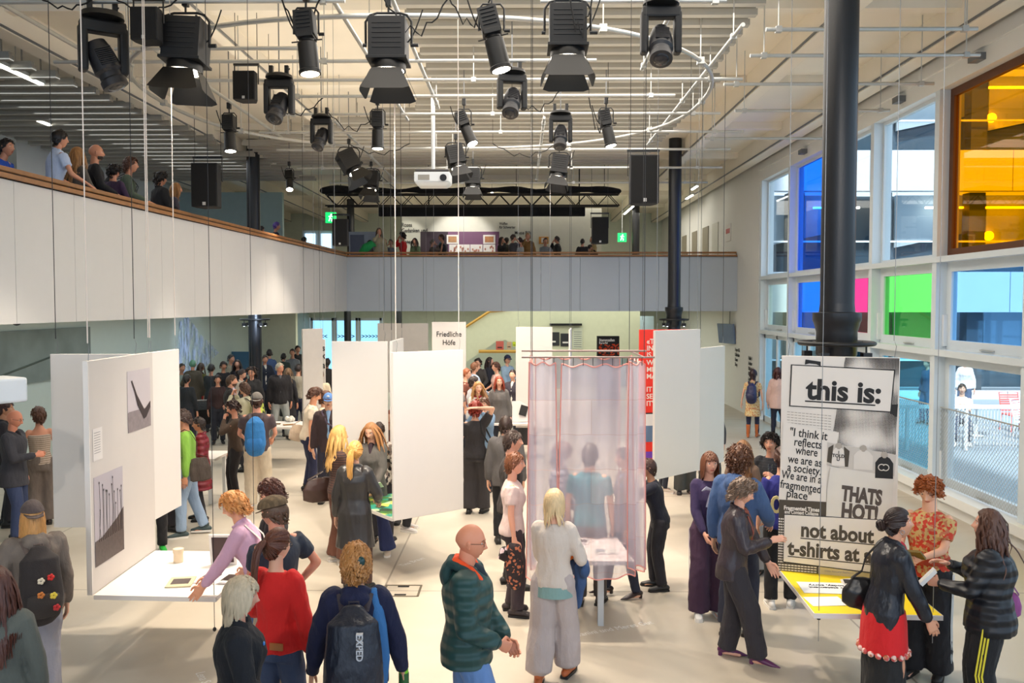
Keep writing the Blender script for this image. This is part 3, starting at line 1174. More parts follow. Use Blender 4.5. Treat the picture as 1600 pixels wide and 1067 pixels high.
# projector under the ceiling
p = at_y(677, 290, 15.5)
t = empty('ceiling_projector', p, label='white projector hanging from a white pole in front of the truss', cat='projector')
mb = MB()
mb.box((0, 0, 0.12), (0.62, 0.5, 0.17))
mb.add([(-0.31, -0.25, 0.035), (0.31, -0.25, 0.035), (0.31, 0.25, 0.035), (-0.31, 0.25, 0.035), (-0.24, -0.18, -0.03), (0.24, -0.18, -0.03), (0.24, 0.18, -0.03), (-0.24, 0.18, -0.03)],
       [(0, 1, 2, 3), (7, 6, 5, 4), (0, 4, 5, 1), (1, 5, 6, 2), (2, 6, 7, 3), (3, 7, 4, 0)])
mb.build('case', white_m, t, bevel=0.015)
MB().box((0, 0, 0.23), (0.58, 0.46, 0.05)).build('lid', plain('projector_lid', (60, 58, 56), 0.5), t, bevel=0.01)
MB().box((-0.14, -0.255, 0.11), (0.2, 0.01, 0.09)).build('vent', plain('projector_vent', (150, 148, 140), 0.6), t)
MB().lathe([(0.06, 0), (0.06, 0.02)], (0.2, -0.27, 0.1), 16, Matrix.Rotation(PI / 2, 3, 'X')).build('lens', LENS_OFF, t)
MB().tube([(0, 0, 0.25), (0, 0, ZC - p.z)], 0.035, 12).build('pole', white_m, t, smooth=40)
# projector at the edge of the hall, close to the camera
p = at_y(-14, 600, 7.0)
t = empty('wall_projector', p, rad(-32), label='white projector with a round lens hanging close to the side hall', cat='projector')
MB().box((0, 0, -0.05), (0.36, 0.4, 0.2)).build('case', white_m, t, bevel=0.02)
MB().box((0.1, -0.15, -0.19), (0.2, 0.22, 0.14)).build('lens_housing', white_m, t, bevel=0.02)
MB().lathe([(0.055, 0), (0.05, 0.03), (0.03, 0.035)], (0.13, -0.27, -0.19), 20, Matrix.Rotation(PI / 2, 3, 'X')).build('lens', plain('lens_blue', (200, 215, 255), 0.1), t)
MB().tube([(0, 0, 0.05), (0, 0, ZC - p.z)], 0.02, 10).build('pole', white_m, t, smooth=40)

# truss with rolled black drape
x0, x1 = at_y(508, 300, 26.3).x, at_y(968, 300, 26.3).x
zt = at_y(700, 303, 26.3).z
zb_ = at_y(700, 321, 26.3).z
t = empty('lighting_truss', (x0, 26.3, zb_), label='long black lattice truss across the hall before the rear gallery', cat='truss')
L = x1 - x0
H_ = zt - zb_
for (dy, dz) in ((0, 0), (0, H_), (0.3, 0), (0.3, H_)):
    MB().tube([(0, dy, dz), (L, dy, dz)], 0.025, 8).build('chord', black_m, t)
mb = MB()
n = int(L / 0.32)
for i in range(n):
    a, b = (0, H_) if i % 2 else (H_, 0)
    mb.tube([(L * i / n, 0, a), (L * (i + 1) / n, 0, b)], 0.012, 4)
    mb.tube([(L * i / n, 0.3, a), (L * (i + 1) / n, 0.3, b)], 0.012, 4)
mb.build('lattice', black_m, t)
for fx in (0.05, 0.35, 0.65, 0.95):
    MB().tube([(L * fx, 0.15, H_), (L * fx, 0.15, ZC - zb_)], 0.01, 5).build('hanger', black_m, t)
blk_cl = cloth((16, 16, 18), rough=0.95)
mb = MB()
pts, rs = [], []
for i in range(40):
    u = i / 39
    pts.append((x0 - 0.1 + (L + 0.1) * u, 26.45, zt + 0.12 + 0.03 * math.sin(u * 23)))
    rs.append(0.10 + 0.03 * math.sin(u * 41) + 0.02 * math.sin(u * 17))
mb.tube(pts, rs, 10, round_=True)
mb.build('rolled_drape', blk_cl, smooth=60, label='long rolled black drape lying on top of the truss', cat='drape')
mb = MB()
xa, xb = at_y(592, 330, 27.6).x, at_y(914, 330, 27.6).x
mb.box2(xa, xb, 27.5, 27.7, at_y(700, 338, 27.6).z, at_y(700, 321, 27.6).z)
for xx in (670, 905):
    pp = at_y(xx, 330, 27.6)
    mb.box2(pp.x - 0.02, pp.x + 0.02, 27.58, 27.62, pp.z - 0.1, ZC)
mb.build('folded_drape', blk_cl, label='folded black drape hanging above the rear gallery exhibition', cat='drape', bevel=0.03)
# small wall washers fixed on the window header
for i, y in enumerate((10.2, 12.7, 15.3, 17.9, 20.5)):
    MB().box2(XR - 0.14, XR, y, y + 0.24, 6.72, 6.82).build('wall_washer', grey_m, label='small grey light box on the window header above the %s' % ('clear bay beyond the orange pane', 'orange pane', 'clear pane beside the orange', 'clear pane by the thick column', 'blue pane')[i], cat='light', group='light boxes above the windows')
# linear ceiling lights at the back
tubes = plain('light_channel', (206, 210, 206), 0.5)
for (x, y, ln) in ((4.3, 29.5, 3.5), (4.3, 34, 3.0), (5.9, 30.5, 1.2), (5.6, 28.2, 0.9), (-5.2, 31, 1.0), (-1.0, 29.5, 0.5), (1.5, 29.0, 0.3), (-8.2, 13.5, 1.6), (-10.0, 15.5, 0.5), (-9.9, 18, 0.5)):
    t = empty('ceiling_tube_light', (x, y, 7.0), label='tube light under the ceiling ' + {4.3: 'over the rear gallery, in line with the dark columns' if y < 31 else 'far back over the rear gallery', 5.9: 'above the rear gallery doors', 5.6: 'beside the blue-lit column top', -5.2: 'at the gallery corner', -1.0: 'over the plum display wall', 1.5: 'over the cream wall, very short', -8.2: 'over the side gallery slats, long', -10.0: 'at the outer side gallery wall, nearer one', -9.9: 'at the outer side gallery wall, farther one'}[x], cat='light', group='tube lights over the galleries')
    MB().box2(-0.05, 0.05, 0, ln, 0.0, 0.06).build('channel', tubes, t)
    MB().box2(-0.035, 0.035, 0.03, ln - 0.03, -0.03, 0).build('diffuser', emit('tube_light', (255, 252, 240), 5), t)
    MB().tube([(0, ln / 2, 0.06), (0, ln / 2, 0.45)], 0.008, 5).build('hanger', steel_m, t)
# camera dome under the side gallery
p = at_z(26, 503, 2.95)
t = empty('dome_camera', p, label='black dome camera under the edge of the side gallery', cat='camera')
MB().ell((0, 0, -0.0), (0.07, 0.07, 0.06), 16, 10).build('dome', black_m, t, smooth=60)
MB().lathe([(0.08, 0.0), (0.08, 0.09)], n=16).build('housing', grey_m, t)

# loose black cables slung between the fixtures
for k_, (xa, ya, xb, yb, dist, sag) in enumerate(((60, 12, 150, 14, 9.4, 0.12), (176, 14, 285, 12, 9.4, 0.16), (440, 4, 500, 18, 9.5, 0.3), (600, 14, 700, 6, 9.5, 0.35), (700, 2, 770, 6, 9.4, 0.3), (884, 2, 930, 10, 9.0, 0.5),
                                                  (420, 110, 505, 172, 14.0, 0.25), (512, 176, 590, 168, 15.0, 0.3), (800, 104, 876, 168, 13.5, 0.3), (920, 172, 950, 164, 14.0, 0.5), (545, 226, 640, 222, 18.0, 0.2), (770, 232, 870, 236, 18.0, 0.25))):
    pa, pb = at_y(xa, ya, dist), at_y(xb, yb, dist)
    pa.z, pb.z = ZP, ZP
    mb = MB().tube([Vector((0, 0, 0)) + (pb - pa) * (j / 12) - Vector((0, 0, sag * math.sin(PI * j / 12) * (1 + 0.2 * math.sin(j * 2.1)))) for j in range(13)], 0.009, 5)
    for q_ in (Vector((0, 0, 0)), pb - pa):
        mb.tube([q_, q_ + Vector((0, 0, ZC - ZP))], 0.004, 4)
    o = mb.build('power_cable', blackm2, smooth=60, label='black power cable sagging between stage lights, ' + ORD[k_] + ' from the camera end', cat='cable', group='loose cables of the lighting grid')
    o.location = pa
# ================================================================ HANGING PANELS, TABLES
pan_m = plain('panel_board', (226, 221, 216), 0.55, var=0.015)
pan_shaded = plain('panel_board_shaded', (206, 200, 194), 0.6, var=0.02)  # white board with its side-on shade put into the grey
wire_w = plain('rope_white', (226, 214, 204), 0.7)
wire_b = plain('wire_black', (34, 34, 36), 0.5)
wire_g = plain('wire_steel', (140, 140, 140), 0.4, 0.5)
ink = plain('ink_black', (34, 32, 32), 0.7)
PANELS = {}


def wire(x, y, z0, m, label, group, r=0.003, z1=ZC - 0.005, tail=0.0):
    mb = MB().tube([(0, 0, 0), (0, 0, z1 - z0)], r, 5)
    t = mb.build('suspension_wire', m, label=label, cat='wire', group=group)
    t.location = (x, y, z0)
    return t


def hook(mb, p):
    mb.tube([p - Vector((0, 0, 0.05)), p + Vector((0.02, 0, 0.1)), p + Vector((0, 0, 0.16)), p + Vector((-0.02, 0, 0.1)), p - Vector((0, 0, 0.05))], 0.003, 4)


def panel(name, a, b, z0, z1, label, m=None, th=0.04, wires='w', group=None, tilt=0.0, cat='panel'):
    """vertical board between floor points a and b"""
    m = m or pan_m
    a, b = Vector((a[0], a[1], 0)), Vector((b[0], b[1], 0))
    d = b - a
    L = d.length
    t = empty(name, (a.x, a.y, z0), math.atan2(d.y, d.x), label, cat, group)
    MB().box((L / 2, 0, (z1 - z0) / 2), (L, th, z1 - z0)).build('board', m, t, bevel=0.003)
    for u in (0.05, L - 0.05):
        mb = MB()
        hook(mb, Vector((u, 0, z1 - z0)))
        mb.build('hanging_wire_loop', wire_g, t)
    if wires:
        for u, end in ((0.05, 'one end'), (L - 0.05, 'the other end')):
            p = a + d.normalized() * u
            end = ('end nearer the windows' if (u > 0.06) == (d.x > 0.02) else 'end nearer the side gallery') if abs(d.x) > 0.1 else ('far end' if u > 0.06 else 'near end')
            wire(p.x, p.y, z1 + 0.15, {'w': wire_w, 'b': wire_b, 'g': wire_g}[wires], 'wire at the ' + end + ' of the ' + ' '.join(label.split()[:5]), 'wires of the hanging boards', {'w': 0.0055, 'b': 0.004, 'g': 0.003}[wires])
    PANELS[name] = t
    return t, L


def on_panel(t, L, th=0.04, back=False):
    """frame on the panel face that looks at the camera: x right, y up from the lower left corner"""
    M = frame_on((0, -th / 2 - 0.001, 0), (1, 0, 0))
    return M


def rect(M, x0, y0, x1, y1, dz=0.001, th=0.0015, skew=0.0):
    mb = MB()
    mb.poly([(x0, y0), (x1, y0 + skew), (x1, y1 + skew), (x0, y1)], M @ Matrix.Translation((0, 0, dz)), th)
    return mb


def letters(name, M, x, y, txt, size, mat, parent, bold=0.0, sx=1.0, rot=0.0, align='LEFT', spacing=1.0, leading=1.0, dz=0.003, fit=None):
    vs, fs = text_mesh(txt, size, M @ Matrix.Translation((x, y, dz)) @ Matrix.Rotation(rot, 4, 'Z'), 0.0008, bold, align, spacing, sx, leading)
    return MB().add(vs, fs).build(name, mat, parent)


# ---------- group near the side hall
t, L = panel('display_board', (-4.66, 8.62), (-3.78, 8.62), 1.02, 2.75, 'blank white hanging panel, outer one of the three near the side gallery', wires='b')
# the grey photo panel stands along the hall
a, b = (-3.70, 7.38), (-3.74, 8.78)
t, L = panel('photo_board', a, b, 0.75, 2.76, 'white hanging panel with painted-in grey shade and two photographs above a white table', pan_shaded, wires='w')
MB().box((0.0, 0, 1.005), (0.012, 0.044, 2.01)).build('edge_strip', pan_m, t)
Mx = frame_on((0, -0.021, 0), (1, 0, 0))     # faces towards +x of the hall
photo = plain('photo_sky', (196, 188, 192), 0.5, var=0.04)
photo2 = plain('photo_dark', (96, 82, 80), 0.5, var=0.3, scale=30)
photo3 = plain('photo_sea', (160, 148, 150), 0.5, var=0.25, scale=20)
p1 = rect(Mx, 0.78, 1.28, 1.32, 1.86).build('sea_photograph', photo, t)
mb = rect(Mx, 0.78, 1.28, 1.32, 1.47, 0.003)
for i in range(14):
    mb.poly([(0.8, 1.30 + i * 0.013), (1.3, 1.302 + i * 0.013), (1.3, 1.305 + i * 0.013), (0.8, 1.306 + i * 0.013)], Mx @ Matrix.Translation((0, 0, 0.005)), 0.0005)
mb.build('sea', photo3, p1)
mb = MB()
mb.poly([(0.86, 1.76), (0.88, 1.77), (0.99, 1.62), (1.16, 1.46), (1.31, 1.53), (1.31, 1.47), (1.2, 1.38), (1.14, 1.37), (1.0, 1.52), (0.93, 1.66)], Mx @ Matrix.Translation((0, 0, 0.006)), 0.001)
mb.build('drifting_raft', plain('photo_ink', (52, 40, 42), 0.6), p1)
p2 = rect(Mx, 0.06, 0.22, 0.64, 1.0).build('plant_photograph', plain('photo_sky_cool', (188, 182, 190), 0.5, var=0.08, scale=3), t)
mb = MB()
mb.poly([(0.06, 0.22), (0.64, 0.22), (0.64, 0.62), (0.5, 0.55), (0.35, 0.5), (0.2, 0.45), (0.06, 0.44)], Mx @ Matrix.Translation((0, 0, 0.004)), 0.001)
mb.build('grass', photo2, p2)
mb = MB()
random.seed(2)
for i in range(14):
    x = 0.14 + 0.035 * i
    h = random.uniform(0.68, 0.95)
    c = random.uniform(-0.03, 0.03)
    mb.tube([Mx @ Vector((x, 0.42, 0.006)), Mx @ Vector((x + c, (0.42 + h) / 2, 0.006)), Mx @ Vector((x + c * 0.5, h, 0.006))], 0.0015, 4)
    mb.ell(Mx @ Vector((x + c * 0.5, h, 0.006)), (0.008, 0.002, 0.012), 8, 6)
mb.build('seed_stems', ink, p2)
c_ = rect(Mx, 0.06, 1.14, 0.24, 1.42).build('text_label', pan_m, t)
mb = MB()
for i in range(9):
    mb.poly([(0.08, 1.38 - i * 0.022), (0.20, 1.38 - i * 0.022), (0.20, 1.384 - i * 0.022), (0.08, 1.384 - i * 0.022)], Mx @ Matrix.Translation((0, 0, 0.003)), 0.0005)
mb.build('lettering', grey_m, c_)
t, L = panel('display_board', (-3.80, 8.86), (-3.775, 9.56), 1.02, 2.75, 'blank white hanging panel just behind the grey photo panel')


def table(name, corners, z, label, top_m, edge_m=None, th=0.04, legs=False, wires='b'):
    """suspended tabletop from its four floor corners"""
    c0 = Vector((*corners[0], 0))
    t = empty(name, (c0.x, c0.y, z), label=label, cat='table')
    M = Matrix()
    mb = MB()
    pl = [(c[0] - c0.x, c[1] - c0.y) for c in corners]
    mb.poly(pl, Matrix.Translation((0, 0, -th)), th)
    mb.build('tabletop', edge_m or pan_m, t)
    if top_m is not edge_m and top_m is not None:
        cx, cy = sum(p[0] for p in pl) / 4, sum(p[1] for p in pl) / 4
        mb = MB()
        mb.poly([(cx + (p[0] - cx) * 0.985, cy + (p[1] - cy) * 0.985) for p in pl], Matrix(), 0.002)
        mb.build('top_sheet', top_m, t)
    if legs:
        for p in pl:
            q = (cx + (p[0] - cx) * 0.9, cy + (p[1] - cy) * 0.9)
            MB().box((q[0], q[1], -z / 2 - 0.02), (0.04, 0.04, z - 0.04)).build('leg', white_m, t)
    return t


table('hanging_table', [(-3.67, 7.38), (-2.60, 7.33), (-2.60, 8.70), (-3.71, 8.74)], 0.75, 'white suspended table with open magazines under the grey photo panel', pan_m, pan_m)
for (x, y) in ((-2.64, 7.4), (-2.66, 8.6)):
    wire(x, y, 0.45, wire_b, 'thin black wire through the %s outer corner of the white magazine table' % ('near' if y < 8 else 'far'), 'wires of the magazine table', 0.003)
    MB().ell((0, 0, 0), (0.016, 0.016, 0.02), 10, 8).build('wire_weight', black_m, label='small black weight hanging under the %s corner of the white table' % ('near' if y < 8 else 'far'), cat='weight', group='weights under the tables', loc=None).location = (x, y, 0.45)


def magazine(x, y, z, rz, w, h, label, mc, open_=False, cat='magazine'):
    t = empty('magazine', (x, y, z), rad(rz), label, cat)
    if open_:
        for s in (-1, 1):
            mb = MB()
            pts = [(0, 0.0), (s * w * 0.25, 0.02), (s * w * 0.6, 0.016), (s * w, 0.004)]
            for i in range(3):
                (xa, za), (xb, zb2) = pts[i], pts[i + 1]
                mb.add([(xa, -h / 2, za), (xb, -h / 2, zb2), (xb, h / 2, zb2), (xa, h / 2, za), (xa, -h / 2, 0), (xb, -h / 2, 0), (xb, h / 2, 0), (xa, h / 2, 0)],
                       [(0, 1, 2, 3), (7, 6, 5, 4), (0, 4, 5, 1), (1, 5, 6, 2), (2, 6, 7, 3), (3, 7, 4, 0)])
            mb.build('page_block', pan_m, t)
            if s < 0 or cat == 'magazine':
                MB().box((s * w * 0.5, 0, 0.019), (w * 0.7, h * 0.6, 0.002)).build('printed_picture', mc, t)
    else:
        MB().box((0, 0, 0.006), (w, h, 0.012)).build('cover', mc, t, bevel=0.002)
        MB().box((0, 0, 0.0125), (w * 0.7, h * 0.55, 0.002)).build('printed_picture', photo2, t)
    return t


magazine(-3.05, 7.72, 0.752, 10, 0.22, 0.28, 'folded beige magazine lying alone on the white suspended table', plain('mag_cover', (206, 196, 160), 0.5))
magazine(-2.72, 7.82, 0.752, -6, 0.21, 0.29, 'open magazine with dark photographs under the hand of the woman in pink', plain('mag_photo', (58, 44, 42), 0.4), True)
t = empty('standing_picture_book', (-2.85, 8.25, 0.752), 0, 'upright open book showing a dark photograph of hands', 'book')
MB().box((0, 0, 0.15), (0.25, 0.02, 0.30), (0.15, 0, 0)).build('cover', pan_m, t)
MB().box((0.0, -0.012, 0.15), (0.2, 0.004, 0.25), (0.15, 0, 0)).build('printed_picture', plain('dark_photo', (62, 36, 40), 0.4), t)
mb = MB().ell((0.0, -0.016, 0.2), (0.07, 0.003, 0.045), 12, 8, Euler((0.15, 0, 0)))
mb.build('printed_hands', plain('photo_hands', (214, 196, 190), 0.5), t)
MB().lathe([(0.045, 0), (0.045, 0.09), (0.05, 0.09), (0.05, 0.13), (0.03, 0.135)], n=20).build('paper_cup', plain('pale_wood', (226, 206, 176), 0.6), smooth=35,
        label='small stacked pale wooden cup on the white suspended table', cat='cup', loc=None).location = (-3.32, 8.35, 0.752)

# ---------- group in the middle
Lm = frame_on
t, L = panel('display_board', (-1.48, 9.99), (-0.72, 10.60), 0.75, 2.69, 'large blank white panel hanging in the middle of the hall', wires='w')
dx = Vector((-0.61, 0.79, 0)) * 1.15
green_m, nt_, p_ = _base('garden_print')
v_ = nt_.nodes.new('ShaderNodeTexVoronoi'); v_.inputs['Scale'].default_value = 8
nt_.links.new(_obj(nt_), v_.inputs['Vector'])
cr_ = nt_.nodes.new('ShaderNodeValToRGB'); cr_.color_ramp.interpolation = 'CONSTANT'
for pos, c in ((0.0, (30, 60, 34)), (0.25, (24, 140, 120)), (0.45, (196, 206, 90)), (0.65, (170, 190, 150)), (0.85, (60, 110, 40))):
    e = cr_.color_ramp.elements.new(pos); e.color = (*lin(c), 1)
sc_ = nt_.nodes.new('ShaderNodeSeparateColor'); nt_.links.new(v_.outputs['Color'], sc_.inputs[0])
nt_.links.new(sc_.outputs[0], cr_.inputs[0]); nt_.links.new(cr_.outputs[0], p_.inputs['Base Color'])
table('hanging_table', [(-1.50, 10.03), (-0.75, 10.63), (-0.75 + dx.x, 10.63 + dx.y), (-1.50 + dx.x, 10.03 + dx.y)], 0.77, 'suspended table with a green and teal garden print behind the large white panel', green_m, pan_m)
t, L = panel('display_board', (-2.56, 11.8), (-1.80, 11.75), 0.75, 2.74, 'blank white hanging panel behind the man in the blue cap', wires='g')
t, L = panel('display_board', (-1.76, 11.78), (-1.76, 12.9), 0.9, 2.74, 'narrow edge-on white panel between the two middle panels', wires='b')
dg = plain('panel_far_grey', (204, 198, 190), 0.6)
p0, p1_ = at_y(590, 505, 24.0), at_y(669, 505, 24.0)
t, L = panel('display_board', (p0.x, 24.0), (p1_.x, 24.0), 0.8, p0.z, 'light grey hanging panel beside the titled white panel', dg, wires='g')
p0, p1_ = at_y(675, 503, 22.0), at_y(728, 503, 22.0)
t, L = panel('title_board', (p0.x, 22.0), (p1_.x, 22.0), 0.8, p0.z, 'tall white hanging panel titled Friedliche Höfe', pan_m, wires='g')
M = frame_on((0, -0.022, 0), (1, 0, 0))
for txt, yy in (('Friedliche', 560), ('Höfe', 574)):
    pz = at_y(700, 522 if txt[0] == 'F' else 535, 22.0).z - 0.8
    letters('lettering', M, L / 2, pz - 0.06, txt, 0.185, ink, t, 0.002, 0.88, align='CENTER')
p0, p1_ = at_y(472, 514, 17.5), at_y(496, 513, 17.5)
t, L = panel('display_board', (p0.x, 17.5), (p1_.x, 17.9), 0.7, p0.z, 'narrow pale grey panel hanging by the lettered strip', dg, wires='b')
p0, p1_ = at_y(488, 530, 20.0), at_y(508, 530, 20.0)
t, L = panel('title_board', (p0.x, 20.0), (p1_.x, 20.0), 0.9, p0.z, 'slim white strip panel with cropped black lettering', pan_m, wires='g')
for txt, yy in (('ceus', 548), ('ex', 560), ('alga', 575)):
    letters('lettering', M, L + 0.0, at_y(500, yy, 20.0).z - 0.9, txt, 0.21, ink, t, 0.004, 0.8, align='RIGHT')
p0, p1_ = at_y(806, 511, 18.5), at_y(863, 510, 18.5)
t, L = panel('display_board', (p0.x, 18.5), (p1_.x, 18.5), 0.62, p0.z, 'bluish white hanging panel to one side of the sheer curtains', wires='g')
p0, p1_ = at_y(890, 515, 20), at_y(898, 515, 20)
t, L = panel('display_board', (p0.x, 20), (p1_.x, 21.5), 0.7, p0.z, 'very narrow edge-on white panel seen above the curtains', wires='b')

# ---------- right of the middle
red_m = plain('banner_red', (226, 44, 30), 0.55, var=0.02)
p0, p1_ = at_y(999, 515, 13.4), at_y(1085, 513, 13.4)
t, L = panel('text_banner', (p0.x, 13.4), (p1_.x, 13.6), 0.66, p0.z, 'red hanging banner with large white capitals', red_m, wires='b')
M = frame_on((0, -0.022, 0), (1, 0, 0))
for txt, yy in (('«T', 534), ('IN', 544.5), ('IS', 555), ('W', 567), ('MI', 578), ('MA', 588.5), ('IT', 609), ('SE', 620), ('IT\'', 631)):
    letters('lettering', M, 0.11, at_y(1010, yy, 13.4).z - 0.66 - 0.03, txt, 0.108, pan_m, t, 0.002)
z_ = at_y(1010, 645, 13.4).z - 0.66
mb = rect(M, 0, z_ - 0.02, L, z_); mb.build('black_line', ink, t)
mb = rect(M, 0, z_ - 0.2, L, z_ - 0.02); mb.build('white_field', plain('banner_white', (226, 230, 236), 0.6), t)
mb = rect(M, 0, z_ - 0.45, L, z_ - 0.2); mb.build('blue_field', plain('banner_blue', (92, 122, 160), 0.6), t)
mb = rect(M, 0, z_ - 0.7, 0.22, z_ - 0.6); mb.build('purple_sticker', plain('banner_purple', (110, 60, 190), 0.6), t)
t, L = panel('display_board', (1.86, 12.3), (2.64, 13.05), 0.76, 2.87, 'large blank white panel covering the red banner', wires='g')
p0, p1_ = at_y(1092, 544, 13.2), at_y(1131, 543, 14.0)
t, L = panel('display_board', (p0.x, 13.2), (p1_.x, 14.0), 0.72, p0.z, 'blank white panel nearest the window wall', wires='b')

# ---------- newspaper poster with the yellow table
A_, B_ = Vector((2.42, 8.17, 0)), Vector((3.385, 7.87, 0))
paper_m = plain('newsprint', (232, 222, 212), 0.65, var=0.02)
t, L = panel('poster_board', A_, B_, 0.75, 2.765, 'newsprint collage panel with the words this is not about t-shirts at all', paper_m, wires='g')
Mp = frame_on((0, -0.022, 0), (1, 0, 0))
HP = 2.015
# photograph coordinates on the panel: u 0..1, v 0..1 from the top
def U(px): return (px - 1222) / 183.0 * L
def V(py): return HP * (1 - (py - 557) / 336.0)


dark_m = plain('newsprint_dark', (78, 68, 56), 0.65, var=0.08)
mid_m = plain('newsprint_mid', (178, 166, 154), 0.65)
# halftone portrait fragment
half_m, nt_, p_ = _base('halftone')
o_ = _obj(nt_)
sp_ = nt_.nodes.new('ShaderNodeSeparateXYZ'); nt_.links.new(o_, sp_.inputs[0])
a1 = _math(nt_, 'SINE', _math(nt_, 'MULTIPLY', _math(nt_, 'ADD', sp_.outputs['X'], sp_.outputs['Z']), 260))
a2 = _math(nt_, 'SINE', _math(nt_, 'MULTIPLY', _math(nt_, 'SUBTRACT', sp_.outputs['X'], sp_.outputs['Z']), 260))
n_ = _noise(nt_, 2.6, 1, vec=o_)
s_ = _math(nt_, 'ADD', _math(nt_, 'MULTIPLY', a1, a2), _math(nt_, 'MULTIPLY', _math(nt_, 'SUBTRACT', n_, 0.5), 6))
nt_.links.new(_mixc(nt_, _math(nt_, 'GREATER_THAN', s_, 0.05), lin((232, 222, 212)), lin((48, 42, 40))), p_.inputs['Base Color'])
p_.inputs['Roughness'].default_value = 0.65
def sheet(name, pts, m, dz, parent=None):
    mb = MB()
    mb.poly([(U(x), V(y)) for x, y in pts], Mp @ Matrix.Translation((0, 0, dz)), 0.0008)
    return mb.build(name, m, parent or t)


sheet('halftone_picture', [(1302, 694), (1322, 558), (1404, 558), (1401, 705), (1390, 702)], half_m, 0.001)
sheet('halftone_shadow', [(1392, 628), (1403, 626), (1402, 646), (1391, 640)], ink, 0.003)
pg = sheet('text_page', [(1228, 640), (1307, 636), (1300, 673), (1226, 660)], paper_m, 0.003)
mb = MB()
for i in range(6):
    for j in range(12):
        x = 1232 + j * 5.9
        mb.poly([(U(x), V(643 + i * 4.2 + j * 0.35)), (U(x + 4.6), V(643.2 + i * 4.2 + j * 0.35)), (U(x + 4.6), V(644.3 + i * 4.2 + j * 0.35)), (U(x), V(644.1 + i * 4.2 + j * 0.35))], Mp @ Matrix.Translation((0, 0, 0.005)), 0.0004)
mb.build('small_print', mid_m, pg)
sheet('torn_black_mark', [(1260, 562), (1284, 565), (1284, 572), (1277, 569), (1266, 568), (1259, 570)], ink, 0.003)
bx = sheet('headline_box', [(1237, 570), (1398, 575), (1393, 639), (1235, 635)], ink, 0.005)
sheet('headline_paper', [(1239, 571.5), (1396, 576.5), (1391.5, 637.5), (1237, 633.5)], pan_m if False else paper_m, 0.0065, bx)
letters('headline_lettering', Mp, U(1262), V(622), 'this is:', 0.262, ink, t, 0.0085, 0.96, rot=-0.03, dz=0.009)
sheet('headline_underline', [(1260, 625), (1369, 628), (1369, 630), (1260, 627)], ink, 0.009)
q = sheet('quote_sheet', [(1226, 659), (1314, 672), (1308, 718), (1296, 722), (1296, 782), (1220, 782)], paper_m, 0.009)
serif = [('"I think it', 1236, 683, 1299, 686), ('reflects', 1243, 698, 1289, 703), ('where', 1246, 711, 1283, 716), ('we are as', 1234, 725, 1291, 731), ('a society.', 1233, 738, 1290, 744), ('We are in a', 1224, 750, 1292, 757),
         ('fragmented', 1222, 765, 1291, 772), ('place"', 1232, 779, 1273, 783)]
for txt, xa, ya, xb, yb in serif:
    vs, fs = text_mesh(txt, 1.0, Matrix(), 0.0, 0.0)
    w = max(v[0] for v in vs) - min(v[0] for v in vs)
    sxx = (U(xb) - U(xa)) / w / 0.115
    letters('quote_lettering', Mp, U(xa), V(ya - 3), txt, 0.108, ink, q, 0.0012, sxx, rot=-0.09, dz=0.012)
# the three portraits with printed shirts
def shirt(px, py, w, h, col, parent):
    mb = MB()
    P = [(-0.5, -0.5), (0.5, -0.5), (0.5, 0.2), (0.3, 0.42), (0.12, 0.5), (-0.12, 0.5), (-0.3, 0.42), (-0.5, 0.2)]
    mb.poly([(U(px) + a * w, V(py) + b * h) for a, b in P], Mp @ Matrix.Translation((0, 0, 0.014)), 0.0006)
    o = mb.build('printed_shirt', col, parent)
    MB().ell(Mp @ Vector((U(px), V(py) + h * 0.55, 0.014)), (0.03, 0.001, 0.035), 12, 8).build('printed_face', mid_m, parent)
    return o


ph = sheet('portrait_strip', [(1296, 688), (1402, 702), (1399, 742), (1296, 722)], plain('portrait_grey', (208, 198, 188), 0.6), 0.011)
sheet('dark_sleeve', [(1298, 696), (1306, 691), (1303, 720), (1296, 718)], dark_m, 0.015, ph)
sheet('dark_sleeve', [(1322, 693), (1331, 700), (1329, 724), (1324, 724)], dark_m, 0.015, ph)
shirt(1314, 709, 0.115, 0.17, paper_m, ph)
letters('shirt_lettering', Mp, U(1314), V(705), 'I\nTOLD\nU', 0.042, ink, ph, 0.0012, 0.95, align='CENTER', dz=0.018, leading=0.75, rot=-0.06)
shirt(1352, 712, 0.16, 0.18, plain('portrait_light', (226, 216, 206), 0.6), ph)
shirt(1384, 722, 0.15, 0.2, ink, ph)
mb = MB()
for s in (-1, 1):
    pts = [Mp @ Vector((U(1383) + s * 0.016 + s * 0.028 * math.cos(a) * -1, V(722) + 0.028 * math.sin(a), 0.019)) for a in np.linspace(0.7, 2 * PI - 0.7, 14)]
    mb.tube(pts, 0.004, 4)
mb.build('shirt_emblem', paper_m, ph)
# large t-shirt picture
sh = sheet('tshirt_picture', [(1302, 725), (1399, 735), (1396, 802), (1296, 802), (1297, 760)], plain('tshirt_white', (228, 220, 210), 0.6), 0.013)
letters('shirt_slogan', Mp, U(1319), V(775), 'THATS', 0.185, plain('slogan_ink', (84, 72, 66), 0.6), sh, 0.010, 0.60, rot=-0.07, dz=0.016)
letters('shirt_slogan', Mp, U(1319), V(802), 'HOT!', 0.19, plain('slogan_ink', (84, 72, 66), 0.6), sh, 0.010, 0.68, rot=-0.05, dz=0.016)
dk = sheet('dark_text_block', [(1221, 781), (1296, 780), (1296, 802), (1234, 803), (1233, 880), (1285, 880), (1285, 893), (1219, 893)], dark_m, 0.0105)
letters('white_lettering', Mp, U(1257), V(796), 'Fragmented Times', 0.052, paper_m, dk, 0.002, 0.8, align='CENTER', dz=0.013)
letters('white_lettering', Mp, U(1257), V(802), 'and Context Collapse', 0.048, paper_m, dk, 0.0015, 0.7, align='CENTER', dz=0.013)
